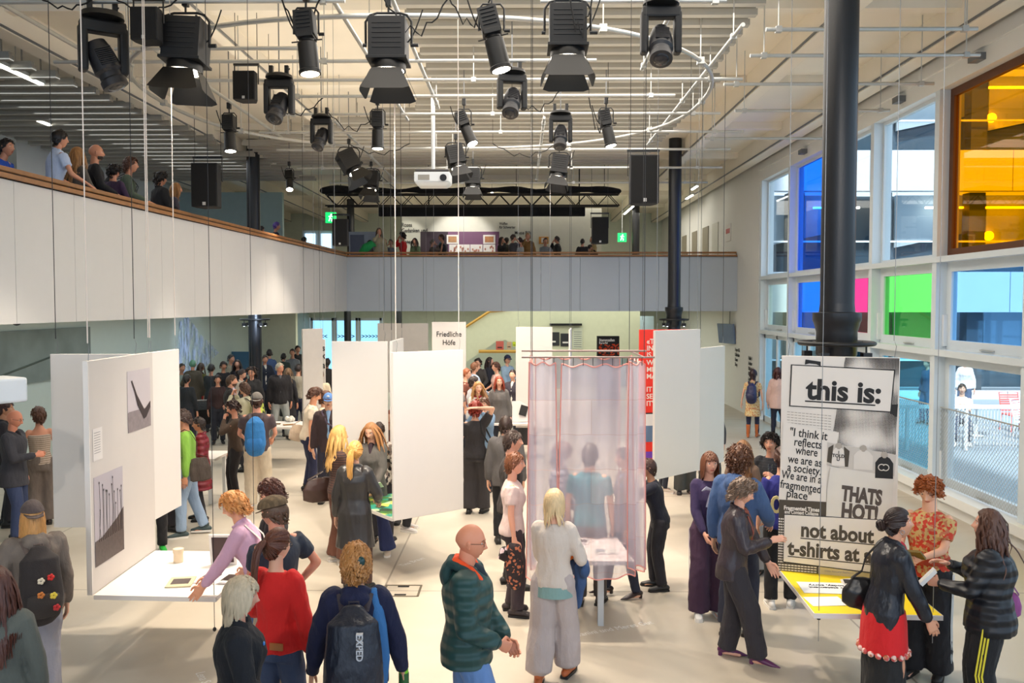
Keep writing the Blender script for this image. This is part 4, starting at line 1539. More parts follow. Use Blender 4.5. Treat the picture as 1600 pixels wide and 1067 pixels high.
mb = MB()
random.seed(8)
for i in range(17):
    for j in range(3):
        x = 1220.6 + j * 3.3
        y_ = 810 + i * 4.2
        mb.poly([(U(x), V(y_)), (U(x + random.uniform(1.5, 3)), V(y_)), (U(x + 2.6), V(y_ + 2.2)), (U(x), V(y_ + 2.2))], Mp @ Matrix.Translation((0, 0, 0.013)), 0.0005)
for i in range(3):
    for j in range(12):
        x = 1221 + j * 5.2
        y_ = 882 + i * 3.8
        mb.poly([(U(x), V(y_)), (U(x + 4.2), V(y_)), (U(x + 4.2), V(y_ + 1.8)), (U(x), V(y_ + 1.8))], Mp @ Matrix.Translation((0, 0, 0.013)), 0.0005)
mb.build('dense_print', paper_m, dk)
bx = sheet('headline_box', [(1229, 803), (1399, 801), (1396, 885), (1228, 879)], ink, 0.015)
sheet('headline_paper', [(1230, 804), (1397.5, 802), (1395, 883.5), (1229.3, 877.5)], paper_m, 0.0165, bx)
letters('headline_lettering', Mp, U(1256), V(835.5), 'not about', 0.19, dark_m, t, 0.0065, 0.83, rot=-0.02, dz=0.019)
letters('headline_lettering', Mp, U(1236), V(865.5), 't-shirts at all', 0.19, dark_m, t, 0.0065, 0.83, rot=-0.02, dz=0.019)
sheet('headline_underline', [(1256, 838), (1372, 839.5), (1372, 841), (1256, 839.5)], dark_m, 0.019)
sheet('headline_underline', [(1236, 868), (1390, 870.5), (1390, 872), (1236, 869.5)], dark_m, 0.019)
ty = sheet('typed_sheet', [(1286, 881), (1396, 886), (1396, 893), (1286, 893)], plain('typed_paper', (214, 196, 150), 0.6), 0.013)
letters('typed_lettering', Mp, U(1295), V(888), 'into luxury fashion, fi', 0.03, mid_m, ty, 0.0, 1.1, dz=0.016)

yel = plain('yellow_sheet', (252, 222, 40), 0.5, var=0.02)
table('hanging_table', [(2.36, 7.0), (3.38, 6.96), (3.42, 7.86), (2.42, 8.16)], 0.75, 'yellow-topped suspended table under the newsprint collage panel', yel, pan_m)
for (x, y) in ((2.42, 7.06), (3.33, 7.03)):
    wire(x, y, 0.5, wire_g, 'thin wire through the front corner of the yellow table on the %s side' % ('handbag' if x < 3 else 'ginger man'), 'wires of the yellow table', 0.003)
for (x, y, z) in ((2.42, 7.06, 0.68), (3.33, 7.03, 0.69)):
    MB().lathe([(0.014, 0), (0.014, 0.025)], n=10).build('wire_stop', black_m, label='black cable stop under the yellow table corner on the %s side' % ('handbag' if x < 3 else 'ginger man'), cat='fitting', group='cable stops of the yellow table').location = (x, y, z)
t = empty('loose_sheet', (2.66, 7.62, 0.753), rad(-5), 'white printed sheet with bold upside-down words on the yellow table', 'paper')
MB().box((0, 0, 0.004), (0.42, 0.30, 0.004)).build('sheet', plain('paper_white', (246, 248, 250), 0.6), t)
vs, fs = text_mesh('no statement\n today, sorry', 0.062, Matrix.Translation((0.2, 0.02, 0.0065)) @ Matrix.Rotation(PI, 4, 'Z'), 0.0004, 0.002)
MB().add(vs, fs).build('lettering', ink, t)
t = empty('loose_sheet', (2.55, 7.28, 0.753), rad(4), 'plain white sheet lying near the front of the yellow table', 'paper')
MB().box((0, 0, 0.002), (0.3, 0.22, 0.003)).build('sheet', plain('paper_white', (246, 248, 250), 0.6), t)
magazine(2.93, 7.33, 0.753, 20, 0.11, 0.16, 'small open white booklet on the yellow table by the handbag', plain('booklet', (190, 196, 200), 0.5), True, cat='booklet')
magazine(2.98, 7.75, 0.753, -12, 0.12, 0.17, 'open dark booklet on the yellow table behind the handbag', plain('booklet_dark', (40, 38, 44), 0.5), True, cat='booklet')

# ---------- sheer curtain booth
sheer = bpy.data.materials.new('sheer_fabric')
sheer.use_nodes = True
nt_ = sheer.node_tree
nt_.nodes.clear()
out = nt_.nodes.new('ShaderNodeOutputMaterial')
tr = nt_.nodes.new('ShaderNodeBsdfTransparent')
df = nt_.nodes.new('ShaderNodeBsdfDiffuse')
tl = nt_.nodes.new('ShaderNodeBsdfTranslucent')
ad = nt_.nodes.new('ShaderNodeMixShader'); ad.inputs[0].default_value = 0.4
mx = nt_.nodes.new('ShaderNodeMixShader')
o_ = _obj(nt_)
n_ = _noise(nt_, 3.0, 4, (1.5, 1.5, 0.5), vec=o_)
v_ = nt_.nodes.new('ShaderNodeTexBrick')
v_.inputs['Scale'].default_value = 0.75
v_.inputs['Color1'].default_value = (*lin((236, 226, 232)), 1)
v_.inputs['Color2'].default_value = (*lin((196, 196, 214)), 1)
v_.inputs['Mortar'].default_value = (*lin((214, 196, 204)), 1)
v_.inputs['Mortar Size'].default_value = 0.004
mp_ = nt_.nodes.new('ShaderNodeMapping')
mp_.inputs['Rotation'].default_value = (PI / 2, 0, 0)
nt_.links.new(o_, mp_.inputs[0]); nt_.links.new(mp_.outputs[0], v_.inputs['Vector'])
cc = _mixc(nt_, _math(nt_, 'MULTIPLY', n_, 0.7), v_.outputs['Color'], lin((176, 160, 162)))
nt_.links.new(cc, df.inputs[0]); nt_.links.new(cc, tl.inputs[0])
nt_.links.new(df.outputs[0], ad.inputs[1]); nt_.links.new(tl.outputs[0], ad.inputs[2])
mr = nt_.nodes.new('ShaderNodeMapRange')
mr.inputs[3].default_value = 0.36; mr.inputs[4].default_value = 0.66
nt_.links.new(n_, mr.inputs[0])
nt_.links.new(mr.outputs[0], mx.inputs[0]); nt_.links.new(tr.outputs[0], mx.inputs[1]); nt_.links.new(ad.outputs[0], mx.inputs[2])
nt_.links.new(mx.outputs[0], out.inputs[0])
seam_m = plain('curtain_seam', (226, 150, 140), 0.7)


def curtain(x0, x1, y0, y1, z0, z1, waves, amp, label, seed, flare=0.0):
    random.seed(seed)
    nx, nz = 60, 22
    vs, fs = [], []
    d = Vector((x1 - x0, y1 - y0, 0))
    nrm = Vector((-d.y, d.x, 0)).normalized()
    ph = random.uniform(0, 6)
    for j in range(nz + 1):
        w = j / nz
        z = z1 + (z0 - z1) * w
        for i in range(nx + 1):
            u = i / nx
            uu = (u - 0.5) * (1 + flare * w) + 0.5
            p = Vector((x0, y0, z)) + d * uu
            a = amp * (0.35 + 0.65 * w)
            p += nrm * (a * math.sin(u * waves * 2 * PI + ph + w * 1.2) + a * 0.5 * math.sin(u * waves * 4.3 + w * 2 + ph))
            p.z += 0.02 * math.sin(u * 9 + ph) * w + (0.015 * math.cos(u * waves * 6) * (1 - w))
            vs.append(p)
    for j in range(nz):
        for i in range(nx):
            a = j * (nx + 1) + i
            fs.append((a, a + 1, a + nx + 2, a + nx + 1))
    mb = MB().add(vs, fs)
    t = mb.build('sheer_curtain', sheer, smooth=80, label=label, cat='curtain', group='sheer curtains of the booth')
    mb = MB()
    mb.tube([vs[j * (nx + 1)] for j in range(nz + 1)], 0.006, 4)
    mb.tube([vs[j * (nx + 1) + nx] for j in range(nz + 1)], 0.006, 4)
    mb.tube(vs[nz * (nx + 1):], 0.007, 4)
    mb.tube(vs[:nx + 1], 0.008, 4)
    mb.build('hem', seam_m, t)
    return t


BX0, BX1, BY0, BY1 = 0.10, 1.16, 8.30, 9.45
curtain(BX0 - 0.03, BX0 + 0.22, BY0, BY0 - 0.05, 0.6, 2.68, 2, 0.03, 'sheer curtain strip at the near corner beside the short-haired person', 1, 0.25)
curtain(BX0 + 0.28, BX0 + 0.95, BY0 + 0.02, BY0 + 0.02, 0.62, 2.66, 3.4, 0.035, 'broad near sheer curtain with rippled top edge in front of the booth table', 2, 0.12)
curtain(BX0 + 0.93, BX1 + 0.02, BY0, BY0 + 0.1, 0.7, 2.68, 1.5, 0.03, 'narrow sheer curtain on the booth corner towards the white panels', 3, 0.1)
curtain(BX0, BX0, BY0 + 0.1, BY1, 0.65, 2.68, 3.5, 0.03, 'sheer curtain closing the booth flank behind the short-haired person', 4)
curtain(BX1, BX1, BY0 + 0.15, BY1, 0.65, 2.68, 3.5, 0.03, 'sheer curtain closing the booth flank towards the windows', 5)
curtain(BX0 + 0.05, BX1 - 0.1, BY1, BY1, 0.75, 2.66, 4.5, 0.035, 'sheer curtain across the far side of the booth', 6)
t = empty('curtain_rail_frame', (BX0 - 0.1, BY0, 2.74), label='thin metal rods from which the sheer curtains hang', cat='rail')
W_, D_ = BX1 - BX0 + 0.2, BY1 - BY0
rod = plain('rod_steel', (150, 132, 128), 0.35, 0.6)
for p, q in (((0, 0, 0), (W_, 0, 0)), ((0, D_, 0), (W_, D_, 0)), ((0.1, -0.05, 0), (0.1, D_ + 0.05, 0)), ((W_ - 0.1, -0.05, 0), (W_ - 0.1, D_ + 0.05, 0)), ((0, 0.55, 0.03), (W_, 0.55, 0.03))):
    MB().tube([p, q], 0.009, 8).build('rod', rod, t)
for dx_, dy_ in ((0.1, 0), (W_ - 0.1, 0), (0.1, D_), (W_ - 0.1, D_)):
    wire(BX0 - 0.1 + dx_, BY0 + dy_, 2.75, wire_b, 'dark wire carrying the curtain rods at the %s corner %s the windows' % ('near' if dy_ == 0 else 'far', 'towards' if dx_ > 0.5 else 'away from'), 'wires of the curtain booth', 0.0035)
for i in range(12):
    xx = 0.12 + i * (W_ - 0.24) / 11
    MB().tube([(xx, 0, 0.0), (xx, 0, -0.08)], 0.003, 4).build('hook', wire_b, t)
table('hanging_table', [(0.42, 8.42), (1.1, 8.42), (1.02, 9.3), (0.36, 9.3)], 0.75, 'pale pink table inside the sheer curtain booth', plain('pinkish_top', (248, 232, 228), 0.5), pan_m)
MB().box2(-0.03, 0.03, -0.03, 0.03, 0, 0.71).build('table_pedestal', plain('pedestal', (190, 196, 200), 0.5), label='slim pale post carrying the booth table', cat='stand').location = (0.8, 8.75, 0)
magazine(0.85, 8.72, 0.753, 3, 0.12, 0.17, 'open booklet lying on the pale table inside the curtains', plain('booklet_g', (170, 168, 172), 0.5), True, cat='booklet')
magazine(0.62, 9.1, 0.753, -8, 0.2, 0.2, 'flat white brochure at the far end of the booth table', plain('broch', (225, 215, 215), 0.5), cat='brochure')
letters_m = plain('floor_vinyl', (232, 230, 226), 0.5)
for txt, px, py, rot, sz, lab in (('Stefanini und Meret Gut', 888, 997, 0.42, 0.125, 'white vinyl artist names on the floor before the curtain booth'), ('Tina Braun', 629, 885, 0.95, 0.12, 'white vinyl name on the floor in the shadow near the floor box'),
                         ('Lena Seefried', 305, 1052, -1.0, 0.12, 'faint white vinyl name on the floor by the coated woman')):
    q = at_z(px, py, 0.0)
    vs, fs = text_mesh(txt, sz, Matrix.Rotation(rot, 4, 'Z'), 0.0008, 0.0, sx=0.8)
    MB().add(vs, fs).build('floor_lettering', letters_m, label=lab, cat='lettering').location = (q.x, q.y, 0.001)
# floor box
q = at_z(628, 923, 0)
t = empty('floor_box', (q.x, q.y, 0.001), label='square metal-edged floor box cover with two slots', cat='floor cover')
mb = MB()
mb.box((0, 0.19, 0.002), (0.42, 0.025, 0.004)); mb.box((0, -0.19, 0.002), (0.42, 0.025, 0.004)); mb.box((0.2, 0, 0.002), (0.025, 0.38, 0.004)); mb.box((-0.2, 0, 0.002), (0.025, 0.38, 0.004))
mb.build('rim', plain('floor_box_rim', (120, 112, 96), 0.4, 0.4), t)
for y_ in (-0.14, 0.14):
    MB().box((0, y_, 0.003), (0.13, 0.035, 0.005)).build('slot', ink, t)

# ---------- tables further back
def far_table(cx, cy, w, d, label, legs=True):
    tb = table('display_table', [(cx - w / 2, cy - d / 2), (cx + w / 2, cy - d / 2), (cx + w / 2, cy + d / 2), (cx - w / 2, cy + d / 2)], 0.75, label, None, pan_m)
    for sx in (-1, 1):
        for sy in (-1, 1):
            MB().box((w / 2 + sx * w * 0.42, d / 2 + sy * d * 0.42, -0.395), (0.05, 0.05, 0.71)).build('leg', white_m, tb)
    return tb


q = at_z(440, 668, 0.75)
far_table(q.x - 0.05, q.y + 0.5, 1.35, 0.9, 'white table with small objects in front of the grey-haired man')
for i, (px, py, lab) in enumerate(((453, 658, 'white porcelain cluster on the far white table'), (429, 662, 'small dark leaflet on the far white table'), (452, 663, 'flat brown leaflet at the edge of the far white table'))):
    q = at_z(px, py, 0.76)
    if i == 0:
        mb = MB()
        for k in range(5):
            mb.ell((0.06 * math.cos(k * 1.25), 0.06 * math.sin(k * 1.25), 0.05 + 0.02 * (k % 2)), (0.05, 0.05, 0.05), 10, 8)
        mb.build('porcelain_object', plain('porcelain', (236, 232, 220), 0.3), label=lab, cat='ornament', smooth=60).location = (q.x, q.y, 0.752)
    else:
        MB().box((0, 0, 0.005), (0.24, 0.16, 0.01), (0, 0, 0.2 * i)).build('leaflet', plain('leaflet%d' % i, (70 + 40 * i, 62 + 24 * i, 56), 0.5), label=lab, cat='leaflet').location = (q.x, q.y, 0.752)
q = at_z(345, 712, 0.75)
far_table(q.x - 0.6, q.y + 0.1, 1.2, 0.8, 'white table corner showing behind the man in the green sweater')
q = at_z(795, 662, 0.75)
far_table(q.x, q.y + 0.4, 1.1, 0.8, 'white table with laptops and papers in the middle crowd')
for px, py, rz, lab in ((780, 657, 20, 'grey open laptop on the crowded table'), (791, 655, -10, 'dark open laptop beside the grey one')):
    q = at_z(px, py, 0.76)
    t = empty('laptop', (q.x, q.y, 0.752), rad(rz), lab, 'laptop')
    MB().box((0, 0, 0.008), (0.34, 0.24, 0.016)).build('keyboard_base', grey_m, t)
    MB().box((0, 0.13, 0.12), (0.34, 0.012, 0.23), (-0.2, 0, 0)).build('screen', plain('laptop_lid', (150, 156, 170), 0.4), t)
q = at_z(808, 660, 0.75)
t = empty('magazine_poster', (q.x + 0.1, q.y + 0.1, 0.752), rad(8), 'white upright print with black scribble and pink edge on the crowded table', 'print')
MB().box((0, 0, 0.22), (0.42, 0.02, 0.44), (-0.25, 0, 0)).build('sheet', pan_m, t)
MB().box((0.03, -0.03, 0.24), (0.16, 0.01, 0.22), (-0.25, 0.3, 0)).build('scribble', ink, t)
MB().box((0.2, -0.02, 0.22), (0.03, 0.015, 0.44), (-0.25, 0, 0)).build('pink_edge', plain('pink', (240, 60, 110), 0.6), t)

# ---------- things at the back of the lower hall
booth = struct(MB().box2(at_y(945, 540, 34).x, at_y(1025, 540, 34).x, 34.6, 34.7, 0, 2.75), 'wall_booth', plain('booth_glass', (206, 226, 240), 0.4))
p0 = at_y(933, 525, 27.6)
t = empty('exhibition_display', (p0.x, 27.6, 0), label='black and orange exhibition display stand in the rear hall', cat='display stand')
w_ = at_y(967, 525, 27.6).x - p0.x
h_ = p0.z
MB().box((w_ / 2, 0, h_ / 2), (w_, 0.3, h_)).build('body', blackm2, t)
MB().box((w_ / 2, -0.155, h_ - 0.42), (w_, 0.01, 0.36)).build('orange_print', cloth((190, 60, 20), 'camo', (30, 16, 12)), t)
vs, fs = text_mesh('Stammzellen\nforscht', 0.12, frame_on((0.05, -0.156, h_ - 0.16), (1, 0, 0)), 0.002, 0.003, sx=0.8, leading=0.8)
MB().add(vs, fs).build('lettering', pan_m, t)
for (xa, xb, ya, yb, lab) in ((845, 874, 519, 540, 'small black information sign on the rear wall beside the larger one'), (876, 891, 521, 541, 'black poster with a white caption on the rear wall'), (775, 787, 533, 547, 'portrait poster on the stair wall'),
                          (792, 799, 534, 545, 'beige poster with dark lettering on the stair wall'), (801, 806, 534, 541, 'small green poster at the end of the stair wall row'), (802, 807, 534, 539, None)):
    if lab is None:
        continue
    p0, p1_ = at_y(xa, ya, 32.97), at_y(xb, yb, 32.97)
    t = empty('wall_poster', (p0.x, 32.97, p1_.z), label=lab, cat='poster')
    w_, h_ = p1_.x - p0.x, p0.z - p1_.z
    c = {845: (34, 36, 40), 876: (28, 30, 34), 775: (196, 90, 80), 792: (196, 160, 130), 801: (190, 204, 40)}[xa]
    MB().box((w_ / 2, 0, h_ / 2), (w_, 0.03, h_)).build('sheet', plain('poster_%d' % xa, c, 0.5), t)
    MB().box((w_ / 2, -0.018, h_ * 0.3), (w_ * 0.6, 0.006, h_ * 0.12)).build('caption', pan_m if xa > 840 else ink, t)
p0, p1_ = at_y(895, 512, 32.97), at_y(910, 545, 32.97)
t = empty('programme_board', (p0.x, 32.97, p1_.z), label='pale programme board with many text lines on the rear wall', cat='board')
w_, h_ = p1_.x - p0.x, p0.z - p1_.z
MB().box((w_ / 2, 0, h_ / 2), (w_, 0.03, h_)).build('board', plain('board_pale', (206, 208, 190), 0.6), t)
mb = MB()
for i in range(8):
    mb.box((w_ / 2, -0.018, h_ * (0.1 + 0.1 * i)), (w_ * 0.8, 0.004, 0.02))
mb.build('text_lines', grey_m, t)
p0 = at_y(859, 507, 32.9)
MB().box2(0, at_y(910, 507, 32.6).x - p0.x, -0.1, 0.1, -0.04, 0.04).build('sign_bar', blackm2, label='dark horizontal sign bar above the posters on the rear wall', cat='sign').location = (p0.x, 32.88, p0.z)
# television on the window-side wall
p0 = at_y(1130, 521, 27.5)
t = empty('wall_television', (XR - 0.05, 27.6, p0.z), rad(0), 'flat television on the wall near the glazed doors', 'television')
MB().box((-0.14, -0.1, 0), (0.05, 0.95, 0.62), (0, -0.12, 0.3)).build('screen', plain('tv_screen', (110, 130, 160), 0.15), t)
MB().box((-0.03, 0.0, 0), (0.12, 0.2, 0.2)).build('wall_mount', black_m, t)
MB().tube([(-0.0, 0.1, 0.2), (0.02, 0.1, 0.9)], 0.01, 5).build('cable', black_m, t)
# wall writing near the doors
Mw = frame_on((XR - 0.012, 27.2, 0), (0, -1, 0))
for i, (yy, z, txt) in enumerate(((0.1, 1.78, 'Foyer EG\nKaffeebar\nKasse\nShop'), (1.7, 1.62, 'Halle 1\nAtelier\nBibliothek\nKino\nLager'))):
    vs, fs = text_mesh(txt, 0.15, Mw @ Matrix.Translation((yy, z, 0)), 0.002, 0.002)
    MB().add(vs, fs).build('wall_lettering', ink, label=('short' if i else 'longer') + ' column of dark wayfinding words on the wall by the doors', cat='lettering')
# darker picture on the side hall wall, projected light painted on the same wall
q0, q1 = 16.9, 21.6
t = empty('wall_picture', (-9.28, 14.5, 1.75), label='large dim landscape picture on the side hall wall', cat='picture')
MB().box2(0, 0.03, 0, 4.2, 0, 1.0).build('canvas', plain('dim_picture', (140, 152, 146), 0.7, var=0.3, scale=1.5), t)
MB().tube([(0.035, 0.5, 0.15), (0.035, 2.6, 0.45)], 0.02, 4).build('painted_branch', plain('branch', (80, 90, 80), 0.8), t)
t = empty('painted_projection', (-9.27, 23.4, 1.3), label='pale blue rippling light projection painted on the side hall wall', cat='projection')
wm, nt_, p_ = _base('painted_water_light')
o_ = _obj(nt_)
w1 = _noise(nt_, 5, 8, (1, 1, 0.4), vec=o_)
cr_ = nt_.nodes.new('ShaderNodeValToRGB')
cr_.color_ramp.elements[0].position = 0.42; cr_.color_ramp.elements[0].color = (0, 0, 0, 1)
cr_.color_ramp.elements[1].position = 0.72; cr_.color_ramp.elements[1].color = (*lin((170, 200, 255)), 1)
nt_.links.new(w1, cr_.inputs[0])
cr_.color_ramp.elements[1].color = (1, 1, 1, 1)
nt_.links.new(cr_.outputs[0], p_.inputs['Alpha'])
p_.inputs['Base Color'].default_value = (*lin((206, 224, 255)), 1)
spot_light('projector_beam', (-6.4, 22.0, 2.9), (-9.3, 25.0, 1.9), 90, (0.6, 0.75, 1.0), 55, 0.8)
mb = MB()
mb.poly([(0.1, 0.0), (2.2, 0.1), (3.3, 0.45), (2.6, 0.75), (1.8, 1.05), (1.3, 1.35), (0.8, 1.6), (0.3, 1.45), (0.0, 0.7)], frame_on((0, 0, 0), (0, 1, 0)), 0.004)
mb.build('painted_light_patch', wm, t)
p0 = at_y(364, 551, 28.0)
t = empty('blue_screen', (p0.x, 28.0, 1.0), label='dim blue screen standing in the side hall behind the crowd', cat='screen')
MB().box((0.3, 0, 0.33), (0.75, 0.06, 0.75)).build('panel', plain('blue_panel', (70, 110, 140), 0.3), t)
MB().box((0.3, 0, -0.5), (0.06, 0.06, 1.0)).build('stand', black_m, t)

# ---------- upper gallery
def gpart(px0, py0, px1, py1, y, name, m, label, cat, depth=0.05, **kw):
    p0, p1_ = at_y(px0, py0, y), at_y(px1, py1, y)
    t = empty(name, (p0.x, y, p1_.z), label=label, cat=cat)
    MB().box(((p1_.x - p0.x) / 2, 0, (p0.z - p1_.z) / 2), (p1_.x - p0.x, depth, p0.z - p1_.z)).build('board', m, t)
    return t, p1_.x - p0.x, p0.z - p1_.z


gpart(657, 362, 702, 400, 31.97, 'display_wall', plain('plum_board', (48, 30, 42), 0.6), 'dark plum display wall on the rear gallery beside the pictures', 'display wall')
gpart(700, 362, 780, 400, 31.96, 'display_wall', plain('mauve_board', (120, 78, 108), 0.6), 'lit mauve display wall behind the gallery pictures', 'display wall')
for i, (x0, x1, ya, yb, c) in enumerate(((698, 716, 367, 381, (206, 150, 96)), (755, 774, 367, 381, (206, 140, 86)), (702, 716, 382, 396, (226, 226, 224)), (717, 734, 382, 396, (232, 230, 226)), (735, 754, 382, 396, (236, 228, 222)), (755, 774, 382, 396, (230, 224, 220)))):
    lab = ['framed orange print, first of the two upper pictures on the rear gallery', 'framed orange print beside the people on the rear gallery', 'white lower print behind the woman in teal', 'white lower print with faint figures, second in its row',
           'white lower print with orange figures, third in its row', 'white lower print, last in its row on the rear gallery'][i]
    t, w_, h_ = gpart(x0, ya, x1, yb, 31.91, 'framed_print', plain('print_mount', (236, 232, 224), 0.5), lab, 'picture', 0.04)
    if i < 2:
        MB().box((w_ / 2, -0.025, h_ / 2), (w_ * 0.72, 0.01, h_ * 0.66)).build('print', plain('print%d' % i, c, 0.5, var=0.3, scale=8), t)
    else:
        mb = MB()
        random.seed(i)
        for k in range(6):
            mb.box((w_ * random.uniform(0.15, 0.85), -0.024, h_ * random.uniform(0.2, 0.8)), (0.05, 0.008, 0.08))
        mb.build('figures', plain('print_fig', (190, 130, 110), 0.6), t)
for (px, py, txt, sz) in ((640, 354, 'Roses\nGedanken und\n\nMaterial', 0.2), (793, 351, 'Waffen\nfür Schwerter', 0.13), (817, 366, 'Mosse Bills', 0.17)):
    q = at_y(px, py, 31.9)
    vs, fs = text_mesh(txt, sz, frame_on((q.x - 0.3, 31.95, q.z), (1, 0, 0)), 0.004, 0.003, sx=0.8)
    MB().add(vs, fs).build('wall_lettering', ink, label={640: 'four short lines of dark lettering in a bright light pool on the gallery', 793: 'two lines of lettering on the gallery wall beside the mauve display', 817: 'bold short title on the cream gallery wall'}[px], cat='lettering')
t, w_, h_ = gpart(842, 370, 857, 381, 31.97, 'framed_print', plain('orange_frame', (214, 150, 60), 0.5), 'small print in an orange frame on the cream gallery wall', 'picture', 0.04)
MB().box((w_ / 2, -0.025, h_ / 2), (w_ * 0.5, 0.01, h_ * 0.7)).build('print', pan_m, t)
spot_light('picture_light', (-2.3, 30.0, 6.6), (-2.2, 31.9, 5.4), 120, (1, 0.95, 0.9), 70)
spot_light('picture_light', (-4.1, 30.0, 6.6), (-4.1, 31.9, 5.6), 60, (1, 0.95, 0.85), 40)
# exit signs
for (px, py, y, lab) in ((972, 371, 36, 'green lit exit sign beside the slim dark column'), (517, 340, 30, 'green lit exit sign hanging above the side gallery end')):
    q = at_y(px, py, y)
    t = empty('exit_sign', (q.x, y, q.z), label=lab, cat='sign')
    MB().box((0, 0, 0), (0.36, 0.06, 0.36)).build('light_box', emit('exit_green', (20, 190, 90), 1.3), t)
    mb = MB()
    mb.ell((0.02, -0.035, 0.1), (0.03, 0.004, 0.03), 10, 6)
    mb.tube([(0, -0.035, 0.07), (-0.03, -0.035, -0.02), (0.05, -0.035, -0.06), (0.03, -0.035, -0.13)], 0.018, 5)
    mb.tube([(-0.03, -0.035, -0.02), (-0.06, -0.035, -0.12)], 0.016, 5)
    mb.tube([(-0.07, -0.035, 0.04), (0.08, -0.035, 0.03)], 0.014, 5)
    mb.build('running_figure', emit('exit_white', (240, 255, 240), 1.5), t)
    MB().tube([(0, 0, 0.18), (0, 0, ZC - q.z)], 0.01, 5).build('hanger', white_m, t)
# doors of the rear gallery on the window side, small signs
for i, (px, w) in enumerate(((1068, 0.9), (1084, 0.9), (1101, 1.0), (1116, 0.9))):
    y = 1370 * XR / (px - 815)
    struct(MB().box2(XR - 0.03, XR + 0.01, y - w / 2, y + w / 2, ZF, ZF + 2.15), 'door_%d' % (i + 10), plain('lift_door', (150, 142, 124), 0.5) if i < 3 else plain('pale_door', (216, 214, 204), 0.5))
q = 1370 * XR / (1136 - 815)
t = empty('wall_sign', (XR - 0.02, q, ZF + 1.6), label='small panel with red symbols on the rear gallery wall by the rail end', cat='sign')
MB().box2(0, 0.02, -0.35, 0.35, -0.2, 0.35).build('plate', pan_m, t)
for k in range(3):
    MB().box2(-0.008, 0.0, -0.22 + k * 0.18, -0.12 + k * 0.18, 0.05, 0.2).build('symbol', plain('symbol_red', (200, 40, 40), 0.5), t)
# windows seen at the end of the side gallery, planter pillar wall on its far side
for i, (x0, x1) in enumerate(((477, 493), (502, 518))):
    p0, p1_ = at_y(x0, 365, 30.3), at_y(x1, 400, 30.3)
    o = struct(MB().box2(p0.x - 0.1, p1_.x + 0.1, 30.3, 30.4, ZF, p0.z + 0.1), 'window_%d' % (40 + i), frame_m)
    MB().box2(p0.x, p1_.x, 30.27, 30.3, ZF + 0.1, p0.z).build('pane', emit('daylight_pane', (190, 225, 250), 1.0), o)
# green jacket hung over the rail, boxes by the bar
q = at_y(572, 388, 27.2)
mb = MB()
mb.tube([q + Vector((-0.15, 0, -0.15)), q + Vector((0, 0, 0.02)), q + Vector((0.2, 0, 0.15)), q + Vector((0.25, 0.1, 0.1))], [(0.1, 0.05), (0.14, 0.07), (0.1, 0.06), (0.06, 0.05)], 10, round_=True)
mb.build('draped_jacket', cloth((30, 150, 80)), smooth=60, label='bright green jacket draped over the rear gallery rail', cat='jacket')
p0, p1_ = at_y(545, 368, 28.6), at_y(562, 400, 28.6)
t = empty('drinks_cooler', (p0.x, 28.6, ZF), label='grey lit drinks cooler at the corner of the galleries', cat='cooler')
MB().box2(0, 0.95, 0, 0.6, 0, 1.75).build('cabinet', plain('cooler_grey', (150, 156, 168), 0.4), t)
MB().box2(0.05, 0.5, -0.02, 0, 0.1, 1.65).build('door', plain('cooler_door', (60, 60, 84), 0.2), t)
# upper side gallery: grey board and pink band behind the visitors
q = at_y(30, 200, 13.5)
t = empty('gallery_screen', (-9.3, 12.0, ZF), label='grey projection screen on a white frame behind the side gallery visitors', cat='screen')
MB().box2(0, 0.1, 0, 4.0, 1.1, 2.4).build('screen', plain('screen_grey', (96, 98, 92), 0.8), t)
MB().box2(0, 0.1, -1.0, 6.0, 0.0, 1.05).build('lower_board', plain('mauve_low', (150, 110, 130), 0.8), t)
# ================================================================ PEOPLE
_TS = bpy.data.scenes.new('sculpt_bench')


def remesh(mb, vox, smooth=3):
    """fuse the overlapping closed shapes of mb into one skin: (verts Nx3, faces list)"""
    me = bpy.data.meshes.new('bench')
    me.from_pydata(mb.v, [], mb.f)
    ob = bpy.data.objects.new('bench', me)
    COL.objects.link(ob)
    m = ob.modifiers.new('r', 'REMESH')
    m.mode = 'VOXEL'
    m.voxel_size = vox
    if smooth:
        m2 = ob.modifiers.new('s', 'SMOOTH')
        m2.iterations = smooth
        m2.factor = 0.5
    for o in HIDE_OTHERS:
        pass
    dg = bpy.context.evaluated_depsgraph_get()
    me2 = bpy.data.meshes.new_from_object(ob.evaluated_get(dg))
    n = len(me2.vertices)
    co = np.empty(n * 3)
    me2.vertices.foreach_get('co', co)
    co = co.reshape(n, 3)
    nl = len(me2.loops)
    li = np.empty(nl, dtype=np.int32)
    me2.loops.foreach_get('vertex_index', li)
    tot = np.empty(len(me2.polygons), dtype=np.int32)
    me2.polygons.foreach_get('loop_total', tot)
    nr = np.empty(n * 3)
    me2.vertices.foreach_get('normal', nr)
    bpy.data.objects.remove(ob)
    bpy.data.meshes.remove(me)
    bpy.data.meshes.remove(me2)
    return co, li, tot, nr.reshape(n, 3)


HIDE_OTHERS = []


def fold_noise(co, seed, freq, stretch):
    rng = np.random.RandomState(seed)
    out = np.zeros(len(co))
    for i in range(6):
        d = rng.normal(size=3)
        d /= np.linalg.norm(d)
        d = d * np.array(stretch)
        w = rng.normal(size=3) * freq * 0.35
        ph = rng.uniform(0, 6.28, 2)
        a = co @ (d * freq * (0.7 + 0.25 * i)) + ph[0] + 1.3 * np.sin(co @ w + ph[1])
        out += (1 - 2 * np.abs(np.sin(a))) / (1 + 0.5 * i)
    return out / 3.0


